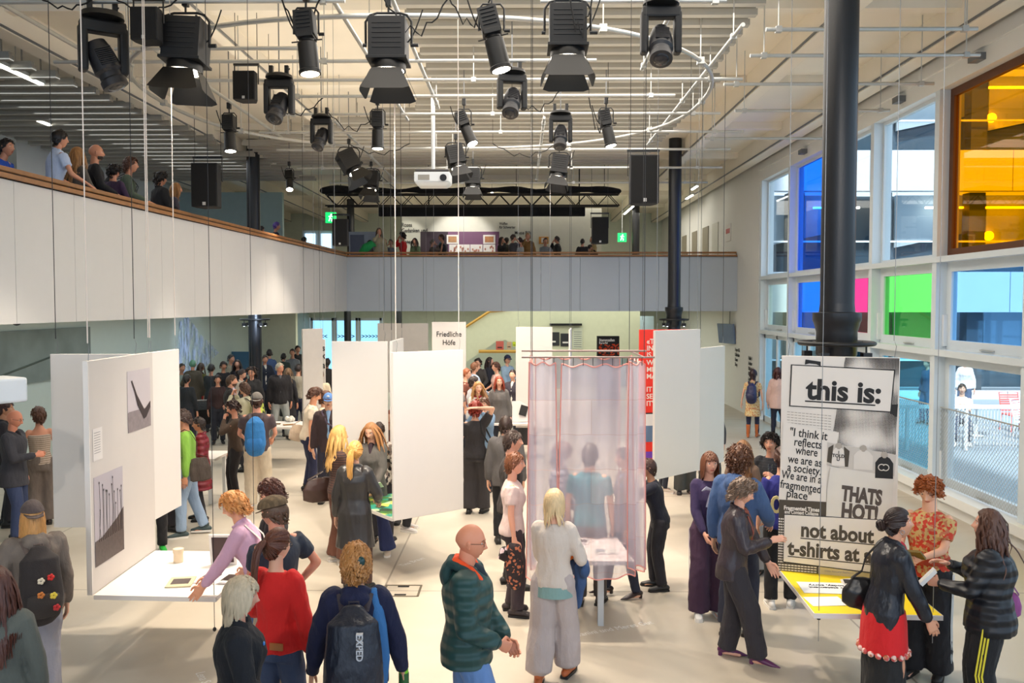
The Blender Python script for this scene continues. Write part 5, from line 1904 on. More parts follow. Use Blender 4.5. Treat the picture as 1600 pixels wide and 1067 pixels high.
def np_object(name, parts, mats, parent=None):
    """parts: list of (co, loop_vertex_index, loop_totals, material index)"""
    off = 0
    cos, lis, tots, mis = [], [], [], []
    for co, li, tot, mi in parts:
        cos.append(co)
        lis.append(np.asarray(li, dtype=np.int32) + off)
        tots.append(np.asarray(tot, dtype=np.int32))
        mis.append(np.full(len(tot), mi, dtype=np.int32) if np.isscalar(mi) else np.asarray(mi, dtype=np.int32))
        off += len(co)
    co = np.concatenate(cos)
    li = np.concatenate(lis)
    tot = np.concatenate(tots)
    me = bpy.data.meshes.new(name)
    me.vertices.add(len(co))
    me.vertices.foreach_set('co', co.ravel())
    me.loops.add(len(li))
    me.loops.foreach_set('vertex_index', li)
    me.polygons.add(len(tot))
    me.polygons.foreach_set('loop_start', np.concatenate([[0], np.cumsum(tot)[:-1]]).astype(np.int32))
    me.polygons.foreach_set('loop_total', tot)
    me.update(calc_edges=True)
    for m in mats:
        me.materials.append(m)
    me.polygons.foreach_set('material_index', np.concatenate(mis))
    me.polygons.foreach_set('use_smooth', np.ones(len(tot), dtype=bool))
    me.validate()
    o = bpy.data.objects.new(name, me)
    COL.objects.link(o)
    if parent is not None:
        o.parent = parent
    return o


def mb_part(mb, mi=0):
    li = [i for f in mb.f for i in f]
    return (np.array(mb.v), li, [len(f) for f in mb.f], mi)


# ---------------------------------------------------------------- head
def head_xyz(th, ph, sex='f'):
    """point of the head surface in head space (face to +y, centre of the skull at 0), arrays"""
    st, ct = np.sin(th), np.cos(th)
    x = 0.0765 * st * np.sin(ph)
    y = 0.097 * st * np.cos(ph)
    z = 0.118 * ct
    front = np.clip(y / 0.06, 0, 1)
    t = np.clip((-z - 0.005) / 0.105, 0, 1)
    x = x * (1 - (0.40 if sex == 'f' else 0.32) * t ** 1.4)
    y = np.where(y < 0, y * (1 - 0.5 * t), y * (1 - 0.10 * t)) + 0.012 * t
    y = np.where(y < 0, y - 0.006 * np.exp(-((z - 0.03) / 0.05) ** 2), y)
    g = lambda cx, cz, sx, sz: np.exp(-((x - cx) / sx) ** 2 - ((z - cz) / sz) ** 2)
    d = 0.021 * g(0, -0.026, 0.0125, 0.013) + 0.011 * g(0, -0.004, 0.0095, 0.022)
    d += 0.004 * (g(0.012, -0.032, 0.008, 0.008) + g(-0.012, -0.032, 0.008, 0.008))
    d -= 0.0115 * (g(0.031, 0.008, 0.017, 0.0125) + g(-0.031, 0.008, 0.017, 0.0125))
    d += 0.0035 * (g(0.03, 0.031, 0.022, 0.008) + g(-0.03, 0.031, 0.022, 0.008))
    d += 0.0055 * g(0, -0.0565, 0.021, 0.0055) + 0.006 * g(0, -0.068, 0.018, 0.0055) - 0.003 * g(0, -0.0625, 0.022, 0.003)
    d += 0.006 * g(0, -0.096, 0.02, 0.014)
    d += 0.004 * (g(0.045, -0.018, 0.02, 0.02) + g(-0.045, -0.018, 0.02, 0.02))
    d -= 0.003 * g(0, -0.082, 0.022, 0.007)
    y = y + d * front
    return x, y, z


def head_part(res, sex):
    nl, nm = (56, 50) if res == 2 else ((32, 26) if res == 1 else (18, 14))
    u = np.linspace(0, 2 * np.pi, nl, endpoint=False)
    ph = u - 0.55 * np.sin(u)
    v = np.linspace(0, np.pi, nm + 1)
    th = v + 0.18 * np.sin(2 * v)
    T, P = np.meshgrid(th, ph, indexing='ij')
    x, y, z = head_xyz(T, P, sex)
    co = np.stack([x.ravel(), y.ravel(), z.ravel()], 1)
    li, tot, mi = [], [], []
    for i in range(nm):
        for j in range(nl):
            j2 = (j + 1) % nl
            q = (i * nl + j, (i + 1) * nl + j, (i + 1) * nl + j2, i * nl + j2)
            if i == 0:
                q = (q[0], q[1], q[2])
            elif i == nm - 1:
                q = (q[0], q[1], q[3])
            # orientation: outward
            li += list(reversed(q)) if False else list(q)
            tot.append(len(q))
            c = co[list(q)].mean(0)
            mi.append(1 if (c[1] > 0.05 and abs(c[2] + 0.0625) < 0.0105 and abs(c[0]) < 0.0225 - abs(c[2] + 0.0625) * 0.5) else 0)
    return co, li, tot, mi


_head_cache = {}


def get_head(res, sex):
    k = (res, sex)
    if k not in _head_cache:
        co, li, tot, mi = head_part(res, sex)
        mb = MB()
        n = (14, 10) if res == 2 else (8, 6)
        for s in (-1, 1):       # ears
            mb.ell((s * 0.0755, -0.008, -0.006), (0.008, 0.017, 0.029), *n, Euler((rad(-12), 0, s * rad(-18))))
            mb.ell((s * 0.079, -0.012, 0.004), (0.008, 0.014, 0.018), *n, Euler((rad(-12), 0, s * rad(-30))))
            mb.ell((s * 0.073, -0.001, -0.028), (0.006, 0.008, 0.009), *n)
        e = mb_part(mb)
        n0 = len(co)
        _head_cache[k] = (np.concatenate([co, e[0]]), list(li) + [i + n0 for i in e[1]], list(tot) + list(e[2]), list(mi) + [0] * len(e[2]))
    return _head_cache[k]


def scalp(th, ph, lift=0.0):
    x, y, z = head_xyz(np.array([th]), np.array([ph]))
    p = Vector((x[0], y[0], z[0]))
    n = Vector((x[0] / 0.0765 ** 2, (y[0]) / 0.097 ** 2, z[0] / 0.118 ** 2)).normalized()
    return p + n * lift, n


def hair_mesh(style, res, seed, down, capped=False):
    """hair in head space. down: the direction of gravity in head space"""
    rng = random.Random(seed)
    mb = MB()
    if style in ('bald', 'none'):
        return None
    long_ = {'long': 0.42, 'curlylong': 0.40, 'bob': 0.13, 'halflong': 0.26, 'pony': 0.04, 'bun': 0.04, 'short': 0.045, 'mop': 0.075, 'curly': 0.06, 'fringe': 0.17, 'thin': 0.03, 'buzz': 0.0, 'fullcurl': 0.10}.get(style, 0.05)
    curl = {'curly': 0.012, 'curlylong': 0.012, 'mop': 0.007, 'fullcurl': 0.013, 'halflong': 0.006, 'long': 0.004}.get(style, 0.0)
    thick = {'curly': 0.018, 'mop': 0.018, 'curlylong': 0.02, 'bob': 0.014, 'buzz': 0.004, 'thin': 0.006, 'fullcurl': 0.026}.get(style, 0.011)
    fr = style in ('fringe', 'bob', 'mop', 'curly')
    # shell
    nl, nm = (36, 26) if res == 2 else (20, 14)
    vs, fs = [], []

    def edge(ph):
        """hairline: polar angle to which hair reaches for azimuth ph (0 = face)"""
        a = abs(((ph + PI) % (2 * PI)) - PI)
        lim_front = rad(56) if not fr else rad(63)
        pts = [(0, lim_front), (rad(38), lim_front * 1.05), (rad(62), rad(84)), (rad(80), rad(98)), (rad(100), rad(108)), (rad(130), rad(132)), (PI, rad(138))]
        for (a0, t0), (a1, t1) in zip(pts, pts[1:]):
            if a <= a1:
                return t0 + (t1 - t0) * (a - a0) / (a1 - a0)
        return rad(135)
    for i in range(nm + 1):
        th = PI * i / nm
        for j in range(nl):
            ph = 2 * PI * j / nl
            e = edge(ph)
            k = max(0.0, min(1.0, (e - th) / 0.16))
            nz = 0.5 + 0.5 * math.sin(ph * 9 + seed) * math.sin(th * 11 + seed * 0.7)
            lift = -0.007 * (1 - k) + (thick * (0.75 + 0.4 * nz)) * k
            if style == 'thin' and th < rad(40):
                lift = 0.001
            if capped and th < rad(76):
                lift = min(lift, 0.004)
            p, n = scalp(th, ph, lift)
            vs.append(p)
    for i in range(nm):
        for j in range(nl):
            j2 = (j + 1) % nl
            q = (i * nl + j, (i + 1) * nl + j, (i + 1) * nl + j2, i * nl + j2)
            fs.append(q if 0 < i < nm - 1 else ((q[0], q[1], q[2]) if i == 0 else (q[0], q[1], q[3])))
    mb.add(vs, fs)
    if style == 'buzz':
        return mb
    # locks
    N = {2: 270, 1: 100, 0: 36}[res]
    if style in ('short', 'pony', 'bun', 'thin'):
        N = int(N * 0.7)
    seg = 8 if res == 2 else 5
    sides = 5 if res == 2 else 4
    g = down.normalized()
    for c in range(N):
        ph = rng.uniform(-PI, PI)
        e = edge(ph)
        th = e * math.sqrt(rng.uniform(0.02, 1.0)) * 0.98
        if long_ > 0.12 and th < rad(35) and rng.random() < 0.5:
            th = rng.uniform(rad(40), e)
        if style in ('mop', 'curly', 'fullcurl') and abs(ph) < rad(42) and th > rad(46):
            continue
        if capped:
            if abs(ph) < rad(60):
                continue
            th = max(th, rad(84))
        p, n = scalp(th, ph, thick * 0.7)
        L = long_ * rng.uniform(0.75, 1.1)
        if long_ > 0.12 and abs(ph) < rad(55):
            if abs(ph) < rad(44) and not (fr and abs(ph) < rad(40)):
                continue
            if fr and abs(ph) < rad(40):
                L = 0.034
        if style in ('pony', 'bun'):
            target = Vector((0, -0.115, 0.01 if style == 'bun' else 0.02))
            L = (target - p).length * 0.9
        L = max(L, 0.03)
        r0 = (0.0088 if res == 2 else 0.0145) * rng.uniform(0.8, 1.2) * (1.25 if long_ > 0.12 else 1.0)
        # start along the scalp away from the parting
        tdir = (Vector((n.x * 0.8, -0.6 + n.y * 0.2, -0.5)) if long_ <= 0.12 else Vector((n.x, n.y * 0.6 - 0.2, -0.8)))
        if fr and abs(ph) < rad(45):
            tdir = Vector((n.x * 0.3, 0.6, -0.6))
        tdir = (tdir - n * tdir.dot(n))
        if tdir.length < 1e-4:
            tdir = Vector((0, -1, 0))
        d = tdir.normalized()
        if curl > 0.01 and long_ <= 0.12:
            d = (d + Vector((rng.uniform(-1, 1), rng.uniform(-1, 1), rng.uniform(-1, 1))) * 0.7 + n * 0.5).normalized()
        pts = [p.copy()]
        q = p.copy()
        step = L / seg
        fa, fb = rng.uniform(0, 6.28), rng.uniform(0, 6.28)
        for k_ in range(seg):
            if style in ('pony', 'bun'):
                d = ((target - q).normalized() + n * (0.5 - k_ / seg) * 0.8).normalized()
            else:
                d = (d * 0.72 + g * (0.28 if long_ > 0.1 else 0.12)).normalized()
            q = q + d * step
            # keep outside the skull
            e_ = (q.x / (0.0765 + thick)) ** 2 + (q.y / (0.100 + thick)) ** 2 + (q.z / (0.118 + thick)) ** 2
            if e_ < 1.0 and q.z > -0.1:
                q = q / math.sqrt(max(e_, 0.2)) * 1.0
            if long_ > 0.1 and q.y > 0.02 and -0.125 < q.z < 0.05 and abs(ph) >= rad(40):
                lim_x = 0.068 if q.z > -0.05 else 0.06
                if abs(q.x) < lim_x:
                    q.x = math.copysign(lim_x, n.x)
                q.y = min(q.y, 0.075)
            if q.z < -0.06 and long_ > 0.1:
                # neck and chest
                rr = math.hypot(q.x, q.y + 0.02)
                if rr < 0.075:
                    s_ = 0.075 / max(rr, 0.01)
                    q.x *= s_
                    q.y = (q.y + 0.02) * s_ - 0.02
                cz = (q.z + 0.42) / 0.235
                if abs(cz) < 1:
                    lim = math.sqrt(1 - cz * cz)
                    ee = (q.x / 0.23) ** 2 + ((q.y + 0.02) / 0.145) ** 2
                    if ee < lim * lim:
                        sgn = -1 if (n.y < 0.25) else 1
                        q.y = sgn * 0.145 * math.sqrt(max(lim * lim - min((q.x / 0.23) ** 2, lim * lim), 0)) - 0.02
            w = Vector((math.sin(fa + k_ * 1.9), math.cos(fb + k_ * 1.7), math.sin(fb + k_ * 2.1))) * curl
            pts.append(q + w)
        rr_ = [r0 * (0.8 + 0.3 * math.sin(PI * i / seg)) * (1 - 0.65 * (i / seg) ** 2.5) for i in range(seg + 1)]
        mb.tube(pts, [(a, a * 0.55) for a in rr_], sides, up=(n.y, -n.x, 0.01))
    if style == 'pony':
        n2 = 22 if res == 2 else 8
        for c in range(n2):
            q = Vector((rng.uniform(-0.016, 0.016), -0.125 + rng.uniform(-0.01, 0.01), 0.03 + rng.uniform(-0.012, 0.012)))
            pts = [q]
            d = Vector((rng.uniform(-0.2, 0.2), -0.9, 0.1)).normalized()
            for k_ in range(7):
                d = (d * 0.55 + g * 0.5).normalized()
                q = q + d * 0.045 * rng.uniform(0.9, 1.15)
                if q.z < -0.12 and q.y > -0.135:
                    q.y = -0.135 - rng.uniform(0, 0.015)
                pts.append(q + Vector((rng.uniform(-1, 1) * 0.006, 0, 0)))
            mb.tube(pts, [0.012, 0.014, 0.014, 0.013, 0.012, 0.010, 0.008, 0.004], sides)
        mb.ell((0, -0.122, 0.028), (0.02, 0.018, 0.02), 10, 8)
    if style == 'bun':
        for c in range(26 if res == 2 else 10):
            a, b = rng.uniform(0, 6.28), rng.uniform(-1, 1)
            c0 = Vector((0, -0.135, 0.0))
            pts = []
            for k_ in range(6):
                aa = a + k_ * 0.45
                pts.append(c0 + Vector((0.04 * math.cos(aa) * math.sqrt(1 - b * b), 0.03 * b, 0.04 * math.sin(aa) * math.sqrt(1 - b * b))))
            mb.tube(pts, 0.011, sides)
    return mb


# ---------------------------------------------------------------- hands
_hand_cache = {}


def hand_part(pose, res):
    """right hand, wrist at 0, fingers towards +y, palm facing -z, thumb on the -x side"""
    k = (pose, res)
    if k in _hand_cache:
        return _hand_cache[k]
    mb = MB()
    curl = {'relax': 22, 'grip': 62, 'flat': 6, 'fist': 80, 'hold': 45}[pose]
    n = 8
    mb.tube([(0, -0.03, 0), (0, 0.01, 0), (0, 0.05, -0.002), (0, 0.088, -0.004)], [(0.026, 0.019), (0.03, 0.0175), (0.040, 0.0155), (0.040, 0.0125)], 14, up=(1, 0, 0), round_=True)
    for i, (x, y0, L, r) in enumerate(((-0.030, 0.082, 0.072, 0.0088), (-0.010, 0.088, 0.080, 0.0092), (0.011, 0.085, 0.074, 0.0088), (0.030, 0.076, 0.058, 0.0078))):
        p = Vector((x, y0 - 0.012, -0.004))
        pts = [p]
        a = 0.0
        spread = x * 1.6
        segs = (0.012 + L * 0.46, L * 0.30, L * 0.26)
        for j, sl in enumerate(segs):
            a += rad(curl) * (0.55, 1.0, 0.75)[j] * (0.85 + 0.1 * i)
            p = p + Vector((math.sin(spread) * sl * math.cos(a), math.cos(a) * sl, -math.sin(a) * sl))
            pts.append(p)
        mb.tube(pts, [r * 1.08, r, r * 0.95, r * 0.82], n, up=(1, 0, 0), round_=True)
    # thumb from the side of the palm near its base
    tc = {'relax': 0.25, 'grip': 0.9, 'flat': 0.1, 'fist': 1.0, 'hold': 0.7}[pose]
    p0 = Vector((-0.022, 0.022, -0.004))
    p1 = p0 + Vector((-0.028, 0.022, -0.010 - 0.012 * tc))
    p2 = p1 + Vector((-0.012 + 0.018 * tc, 0.030, -0.008 - 0.016 * tc))
    p3 = p2 + Vector((0.002 + 0.014 * tc, 0.024, -0.004 - 0.010 * tc))
    mb.tube([p0, p1, p2, p3], [0.0145, 0.0125, 0.0102, 0.0086], n, round_=True)
    if res == 2:
        co, li, tot, nr = remesh(mb, 0.0042, 2)
        out = (co, li, tot, 0)
    else:
        out = mb_part(mb)
        out = (out[0], out[1], out[2], 0)
    _hand_cache[k] = out
    return out


def ik(a, b, l1, l2, pole):
    """middle joint between a and b; b is pulled in if out of reach"""
    d = b - a
    L = d.length
    mx = (l1 + l2) * 0.995
    if L > mx:
        b = a + d * (mx / L)
        d = b - a
        L = mx
    if L < abs(l1 - l2) + 0.02:
        L = abs(l1 - l2) + 0.02
    u = d.normalized()
    x = (l1 * l1 - l2 * l2 + L * L) / (2 * L)
    h = math.sqrt(max(l1 * l1 - x * x, 0))
    pl = pole - u * pole.dot(u)
    if pl.length < 1e-5:
        pl = Vector((0, -1, 0))
    return a + u * x + pl.normalized() * h, b


ARMS = {
    'down': ((0.255, 0.03, 0.80), 'relax'), 'loose': ((0.30, 0.09, 0.86), 'relax'), 'back': ((0.24, -0.16, 0.84), 'relax'),
    'bent': ((0.20, 0.27, 1.02), 'relax'), 'hold': ((0.11, 0.30, 1.14), 'hold'), 'low': ((0.10, 0.25, 0.95), 'hold'), 'chest': ((0.05, 0.24, 1.24), 'hold'),
    'face': ((0.06, 0.18, 1.52), 'hold'), 'chin': ((0.03, 0.17, 1.44), 'fist'), 'hip': ((0.21, 0.03, 1.0), 'grip'), 'pocket': ((0.2, 0.07, 0.93), 'relax'),
    'reach': ((0.16, 0.48, 1.0), 'flat'), 'rail': ((0.20, 0.36, 1.04), 'flat'), 'photo': ((0.08, 0.26, 1.50), 'hold'), 'strap': ((0.13, 0.13, 1.32), 'grip'),
    'headback': ((0.05, -0.10, 1.66), 'relax'), 'glass': ((0.10, 0.27, 1.20), 'grip'), 'cross': ((-0.10, 0.20, 1.14), 'relax')}

PEOPLE = []


def person(px, py, h, face, label, hair=('short', (50, 36, 28)), top=('tee', (60, 60, 70)), bot=('straight', (50, 52, 60)), shoes=((40, 38, 38), 'shoe'), sex='f',
           skin=(214, 160, 130), lean=0.0, bend=0.0, head=(0, 0), arms=('down', 'down'), feet=None, zf=0.0, width=1.0, extra=(), inner=None, res=None, seed=None,
           at=None, hipdrop=0.0, group=None, poles=(None, None), world=False):
    """px, py: where the top of the head shows; face: 0 looks along the hall away from the camera, 90 to the windows, 180 to the camera"""
    seed = seed if seed is not None else len(PEOPLE) + 3
    s = h / 1.75
    if not world:            # the angle is given as seen along the line of sight
        ax = math.atan((px - 815) / F) if at is None else math.atan2(at[0], at[1])
        face = face + math.degrees(ax)
    fz = -rad(face)
    # ---- skeleton in person space, unit 1.75 m
    hipz = 0.93 - hipdrop
    pel = Vector((0, 0, hipz + 0.02))
    Rs = Matrix.Rotation(-rad(lean), 3, 'X') @ Matrix.Rotation(rad(bend), 3, 'Y')
    def sp(x, y, z): return pel + Rs @ Vector((x, y, z))
    shw = (0.165 if sex == 'f' else 0.185) * (0.5 + 0.5 * width)
    sh = {-1: sp(-shw, 0, 0.455), 1: sp(shw, 0, 0.455)}
    hc = sp(0, 0.012, 0.555) + Vector((0, 0.0, 0.115)) + Rs @ Vector((0, 0.02, 0.02)) * 0.5
    htop = hc + Vector((0, 0, 0.118))
    # ---- placing: where somebody already stands, step back or forward along the line of sight
    if at is None:
        best = None
        for dh in (0, -0.02, 0.02, -0.04, 0.04, -0.06, 0.06, -0.08, 0.08, -0.1, -0.12):
            s2 = (h + dh) / 1.75
            w = at_z(px, py, htop.z * s2 + zf)
            off = Matrix.Rotation(fz, 3, 'Z') @ Vector((htop.x * s2, htop.y * s2, 0))
            l2 = Vector((w.x - off.x, w.y - off.y, zf))
            near = min([(q['loc'] - l2).length for q in PEOPLE if abs(q['loc'].z - zf) < 0.5] or [9])
            if best is None or near > best[0] + 0.01:
                best = (near, l2, s2)
            if near > 0.46:
                break
        loc, s = best[1], best[2]
    else:
        loc = Vector((at[0], at[1], zf))
    dist = (loc - CAM).length
    if res is None:
        res = 2 if dist < 11.5 else (1 if dist < 19 else 0)
    vox = {2: 0.012, 1: 0.018, 0: 0.027}[res]
    ns = {2: 14, 1: 10, 0: 8}[res]
    # ---- arms
    el, ha, hp = {}, {}, {}
    for i, sd in enumerate((-1, 1)):
        a = arms[i]
        if isinstance(a, str):
            tgt, pose = ARMS[a]
            tgt = Vector((tgt[0] * sd, tgt[1], tgt[2] - hipdrop))
            if abs(lean) > 1 and a not in ('down', 'loose', 'rail', 'reach'):
                tgt = pel + Rs @ (tgt - pel)
        else:
            tgt, pose = Vector((a[0] * sd, a[1], a[2])), (a[3] if len(a) > 3 else 'relax')
        pole = Vector((sd * 0.55, -0.8, -0.5)) if not (isinstance(a, str) and a in ('headback',)) else Vector((sd * 1.0, 0.1, 0.2))
        if isinstance(a, str) and a == 'hip':
            pole = Vector((sd, -0.6, 0))
        if isinstance(a, str) and a in ('face', 'photo', 'chin'):
            pole = Vector((sd * 0.7, 0.2, -1))
        if poles[i]:
            pole = Vector(poles[i])
        el[sd], ha[sd] = ik(sh[sd], tgt, 0.285, 0.25, pole)
        hp[sd] = pose
    # ---- legs
    ft = feet or ((-0.10, -0.02), (0.11, 0.05))
    kn, an, hj = {}, {}, {}
    for i, sd in enumerate((-1, 1)):
        f_ = ft[i]
        hj[sd] = pel + Vector((sd * 0.085, 0, -0.02))
        an[sd] = Vector((f_[0], f_[1], (f_[2] if len(f_) > 2 else 0.0) + 0.085))
        kn[sd], an[sd] = ik(hj[sd], an[sd], 0.43, 0.425, Vector((sd * 0.12, 1, 0)))
    bust = 0.018 if sex == 'f' else 0.0
    wd = width
    hipw, waistw, chestw = (0.165, 0.125, 0.142) if sex == 'f' else (0.155, 0.138, 0.162)

    def torso(mb, t, z0=-0.12, z1=0.50, wide=1.0, hemw=0.0, n=None):
        prof = [(-0.46, hipw * 1.12, 0.15, 0.0), (-0.30, hipw * 1.08, 0.13, 0.0), (-0.12, hipw * 1.0, 0.112, -0.005), (-0.02, hipw, 0.112, -0.006), (0.06, (hipw + waistw) / 2 * 1.02, 0.10, 0.0), (0.14, waistw, 0.088, 0.004), (0.22, (waistw + chestw) / 2, 0.097, 0.006),
                (0.30, chestw, 0.108 + bust * 0.7, 0.004 + bust * 0.6), (0.37, chestw * 1.04, 0.108 + bust * 0.3, 0.0), (0.43, shw * 0.92, 0.088, -0.006), (0.475, shw * 0.62, 0.070, -0.008), (0.51, 0.068, 0.058, -0.004), (0.54, 0.056, 0.054, 0.0)]
        pts, rs = [], []
        def interp(z):
            for q0, q1 in zip(prof, prof[1:]):
                if z <= q1[0]:
                    k_ = (z - q0[0]) / (q1[0] - q0[0])
                    return tuple(q0[j] + (q1[j] - q0[j]) * k_ for j in range(4))
            return prof[-1]
        zs = [z0] + [q[0] for q in prof if z0 + 0.02 < q[0] < z1 - 0.015] + [z1]
        for z in zs:
            q = interp(z)
            k_ = max(0, 1 - (z - z0) / 0.3)
            tt = t * (1 if z < 0.44 else max(0.35, 1 - (z - 0.44) / 0.1))
            pts.append(sp(0, q[3], z) if z > -0.02 else pel + Vector((0, q[3], z)))
            rs.append(((q[1] * (0.5 + 0.5 * wd) * wide + tt + hemw * k_) , (q[2] * wd * (0.6 + 0.4 * wide) + tt + hemw * k_ * 0.8)))
        mb.tube(pts, rs, n or (20 if res == 2 else 14), up=(1, 0, 0))

    # ---- the body: one fused skin
    body = MB()
    torso(body, -0.030, -0.10, 0.53)
    body.tube([sp(0, -0.012, 0.45), sp(0, -0.004, 0.52), hc + Vector((0, -0.018, -0.07)), hc + Vector((0, -0.02, -0.02))], [0.06, 0.052 if sex == 'f' else 0.06, 0.05 if sex == 'f' else 0.058, 0.045], ns, round_=True)
    for sd in (-1, 1):
        body.tube([sh[sd] + (Rs @ Vector((-sd * 0.03, 0, -0.005))), sh[sd].lerp(el[sd], 0.35), el[sd]], [0.038 * wd ** 0.5, 0.040, 0.034], ns, round_=True)
        body.tube([el[sd], el[sd].lerp(ha[sd], 0.3), ha[sd]], [0.035, 0.034, 0.0235], ns, round_=True)
        body.tube([hj[sd], hj[sd].lerp(kn[sd], 0.4), kn[sd]], [0.078 * wd ** 0.5, 0.07, 0.05], ns, round_=True)
        body.tube([kn[sd], kn[sd].lerp(an[sd], 0.35), an[sd]], [0.05, 0.049, 0.034], ns, round_=True)
        body.tube([an[sd] + Vector((0, -0.03, -0.045)), an[sd] + Vector((0, 0.05, -0.05)), an[sd] + Vector((0, 0.13, -0.062))], [(0.03, 0.03), (0.035, 0.025), (0.036, 0.016)], ns, round_=True)
    bco, bli, btot, bnr = remesh(body, vox, 3)
    parts = [(bco * s, bli, btot, 0)]
    # head
    hrot = Matrix.Rotation(-rad(head[0]), 3, 'Z') @ Matrix.Rotation(-rad(head[1]), 3, 'X')
    hco, hli, htot, hmi = get_head(res, sex)
    HR = np.array(hrot)
    parts.append(((hco @ HR.T + np.array(hc)) * s, hli, htot, hmi))
    # hands
    HM = {}
    for sd in (-1, 1):
        d = (ha[sd] - el[sd]).normalized()
        inward = Vector((-sd, 0.0, 0.0)) if d.z < -0.55 else (Vector((-sd * 0.5, 0.0, -0.8)) if hp[sd] in ('flat', 'relax') else Vector((-sd * 0.9, 0.1, -0.2)))
        if d.z > 0.5:
            inward = Vector((-sd * 0.6, -0.8, 0))
        zz = -(inward - d * inward.dot(d)).normalized()
        xx = d.cross(zz)
        Mh = Matrix(((xx.x, d.x, zz.x), (xx.y, d.y, zz.y), (xx.z, d.z, zz.z)))
        co, li, tot, _m = hand_part(hp[sd], 2 if res == 2 else 1)
        co = co.copy()
        # the built hand has its thumb at -x: right when the palm faces -z on the right side; mirror where needed
        thumb = Mh @ Vector((-1, 0, 0))
        want = Vector((0, 1, 0)) if d.z < -0.55 else Vector((-sd * 0.6, 0, 0.8))
        li2, tot2 = li, tot
        if thumb.dot(want) < 0:
            co[:, 0] *= -1
            li2, pos = np.array(li).copy(), 0
            for t_ in tot:
                li2[pos:pos + t_] = li2[pos:pos + t_][::-1]
                pos += t_
        parts.append(((co @ np.array(Mh).T + np.array(ha[sd] + d * 0.018)) * s, li2, tot2, 0))
        HM[sd] = (ha[sd], d, Mh)
    lip = tuple(int(c) for c in (skin[0] * 0.86, skin[1] * 0.62, skin[2] * 0.62))
    me_o = np_object('person', parts, [skin_mat(skin), skin_mat(lip)])
    me_o.location = loc
    me_o.rotation_euler = (0, 0, fz)
    tag(me_o, label, 'person', group)
    me_o.name = 'person'

    def garment(name, mb, mat, v=None, fold=0.006, freq=26, stretch=(1, 1, 0.35), sm=2):
        co, li, tot, nr = remesh(mb, v or vox, sm)
        if fold:
            co = co + nr * (1.7 * fold * (fold_noise(co, seed * 7 + len(name), freq, stretch) * 0.8 + 0.35))[:, None]
        return np_object(name, [(co * s, li, tot, 0)], mat if isinstance(mat, list) else [mat], me_o)

    def local(name, mb, mats, smooth=60, at_head=False):
        if at_head:
            mb.v = [tuple((hrot @ Vector(v) + hc) * s) for v in mb.v]
        else:
            mb.v = [tuple(Vector(v) * s) for v in mb.v]
        return mb.build(name, mats, me_o, smooth=smooth)

    # ---- clothes
    kind, col = top[0], top[1]
    pat = top[2] if len(top) > 2 else ''
    col2 = top[3] if len(top) > 3 else None
    tm = cloth(col, pat, col2)
    spec = {'tee': (0.015, -0.07, 0.55, 0.018), 'crop': (0.01, 0.05, 0.5, 0.01), 'polo': (0.014, -0.08, 0.5, 0.018), 'shirt': (0.014, -0.10, 1.0, 0.014), 'knit': (0.016, -0.06, 1.0, 0.012), 'sweater': (0.022, -0.07, 1.0, 0.018),
            'hoodie': (0.03, -0.10, 1.0, 0.022), 'jacket': (0.034, -0.14, 1.0, 0.02), 'blazer': (0.028, -0.2, 1.0, 0.018), 'coat': (0.034, -0.42, 1.0, 0.02), 'puffer': (0.052, -0.12, 1.0, 0.03), 'vest': (0.045, -0.10, 0.0, 0.0),
            'cami': (0.012, -0.04, 0.0, 0.0), 'dress': (0.012, -0.40, 0.5, 0.014), 'fit': (0.012, -0.02, 1.0, 0.012)}[kind]
    th_, hem, sl, slw = spec
    tname = {'tee': 'tshirt', 'crop': 'tshirt', 'polo': 'polo_shirt', 'knit': 'knitted_top', 'fit': 'fitted_top', 'cami': 'striped_top'}.get(kind, kind)
    mb = MB()
    torso(mb, th_, hem, {'vest': 0.49, 'cami': 0.40}.get(kind, 0.50), hemw=0.012 if kind in ('tee', 'shirt', 'dress', 'blazer', 'coat') else 0.0)
    for sd in (-1, 1):
        if sl <= 0:
            continue
        a, b, c = sh[sd] + (Rs @ Vector((-sd * 0.035, 0, -0.008))), el[sd], ha[sd]
        ra, rb, rc = (0.064 if sl < 1 else 0.059) * wd ** 0.5 + th_ * 0.8, 0.042 + slw, 0.030 + slw * 0.8
        if sl >= 1:
            mb.tube([a, a.lerp(b, 0.4), b], [ra, (ra + rb) / 2, rb], ns, round_=True)
            mb.tube([b, b.lerp(c, 0.5), b.lerp(c, 0.93)], [rb, (rb + rc) / 2 + 0.002, rc], ns, round_=True)
        else:
            e = a.lerp(b, sl + 0.12)
            mb.tube([a, a.lerp(e, 0.5), e], [ra, ra * 0.98, 0.046 + slw], ns, round_=False)
    if kind == 'hoodie':
        mb.ell(sp(0, -0.10, 0.47), (0.10, 0.06, 0.07), 14, 10)
        mb.tube([sp(-0.09, -0.02, 0.49), sp(-0.05, -0.09, 0.53), sp(0.05, -0.09, 0.53), sp(0.09, -0.02, 0.49)], 0.03, 8, round_=True)
    if kind in ('jacket', 'puffer', 'blazer', 'coat', 'polo', 'shirt'):
        mb.tube([sp(-0.055, 0.05, 0.505), sp(-0.07, -0.01, 0.53), sp(0, -0.07, 0.54), sp(0.07, -0.01, 0.53), sp(0.055, 0.05, 0.505)], (0.014 if kind in ('polo', 'shirt', 'blazer') else 0.024), 6, round_=True)
    g_o = garment(tname, mb, tm, fold={'jacket': 0.008, 'puffer': 0.006, 'coat': 0.007, 'hoodie': 0.008, 'tee': 0.006, 'shirt': 0.007, 'sweater': 0.007}.get(kind, 0.004))
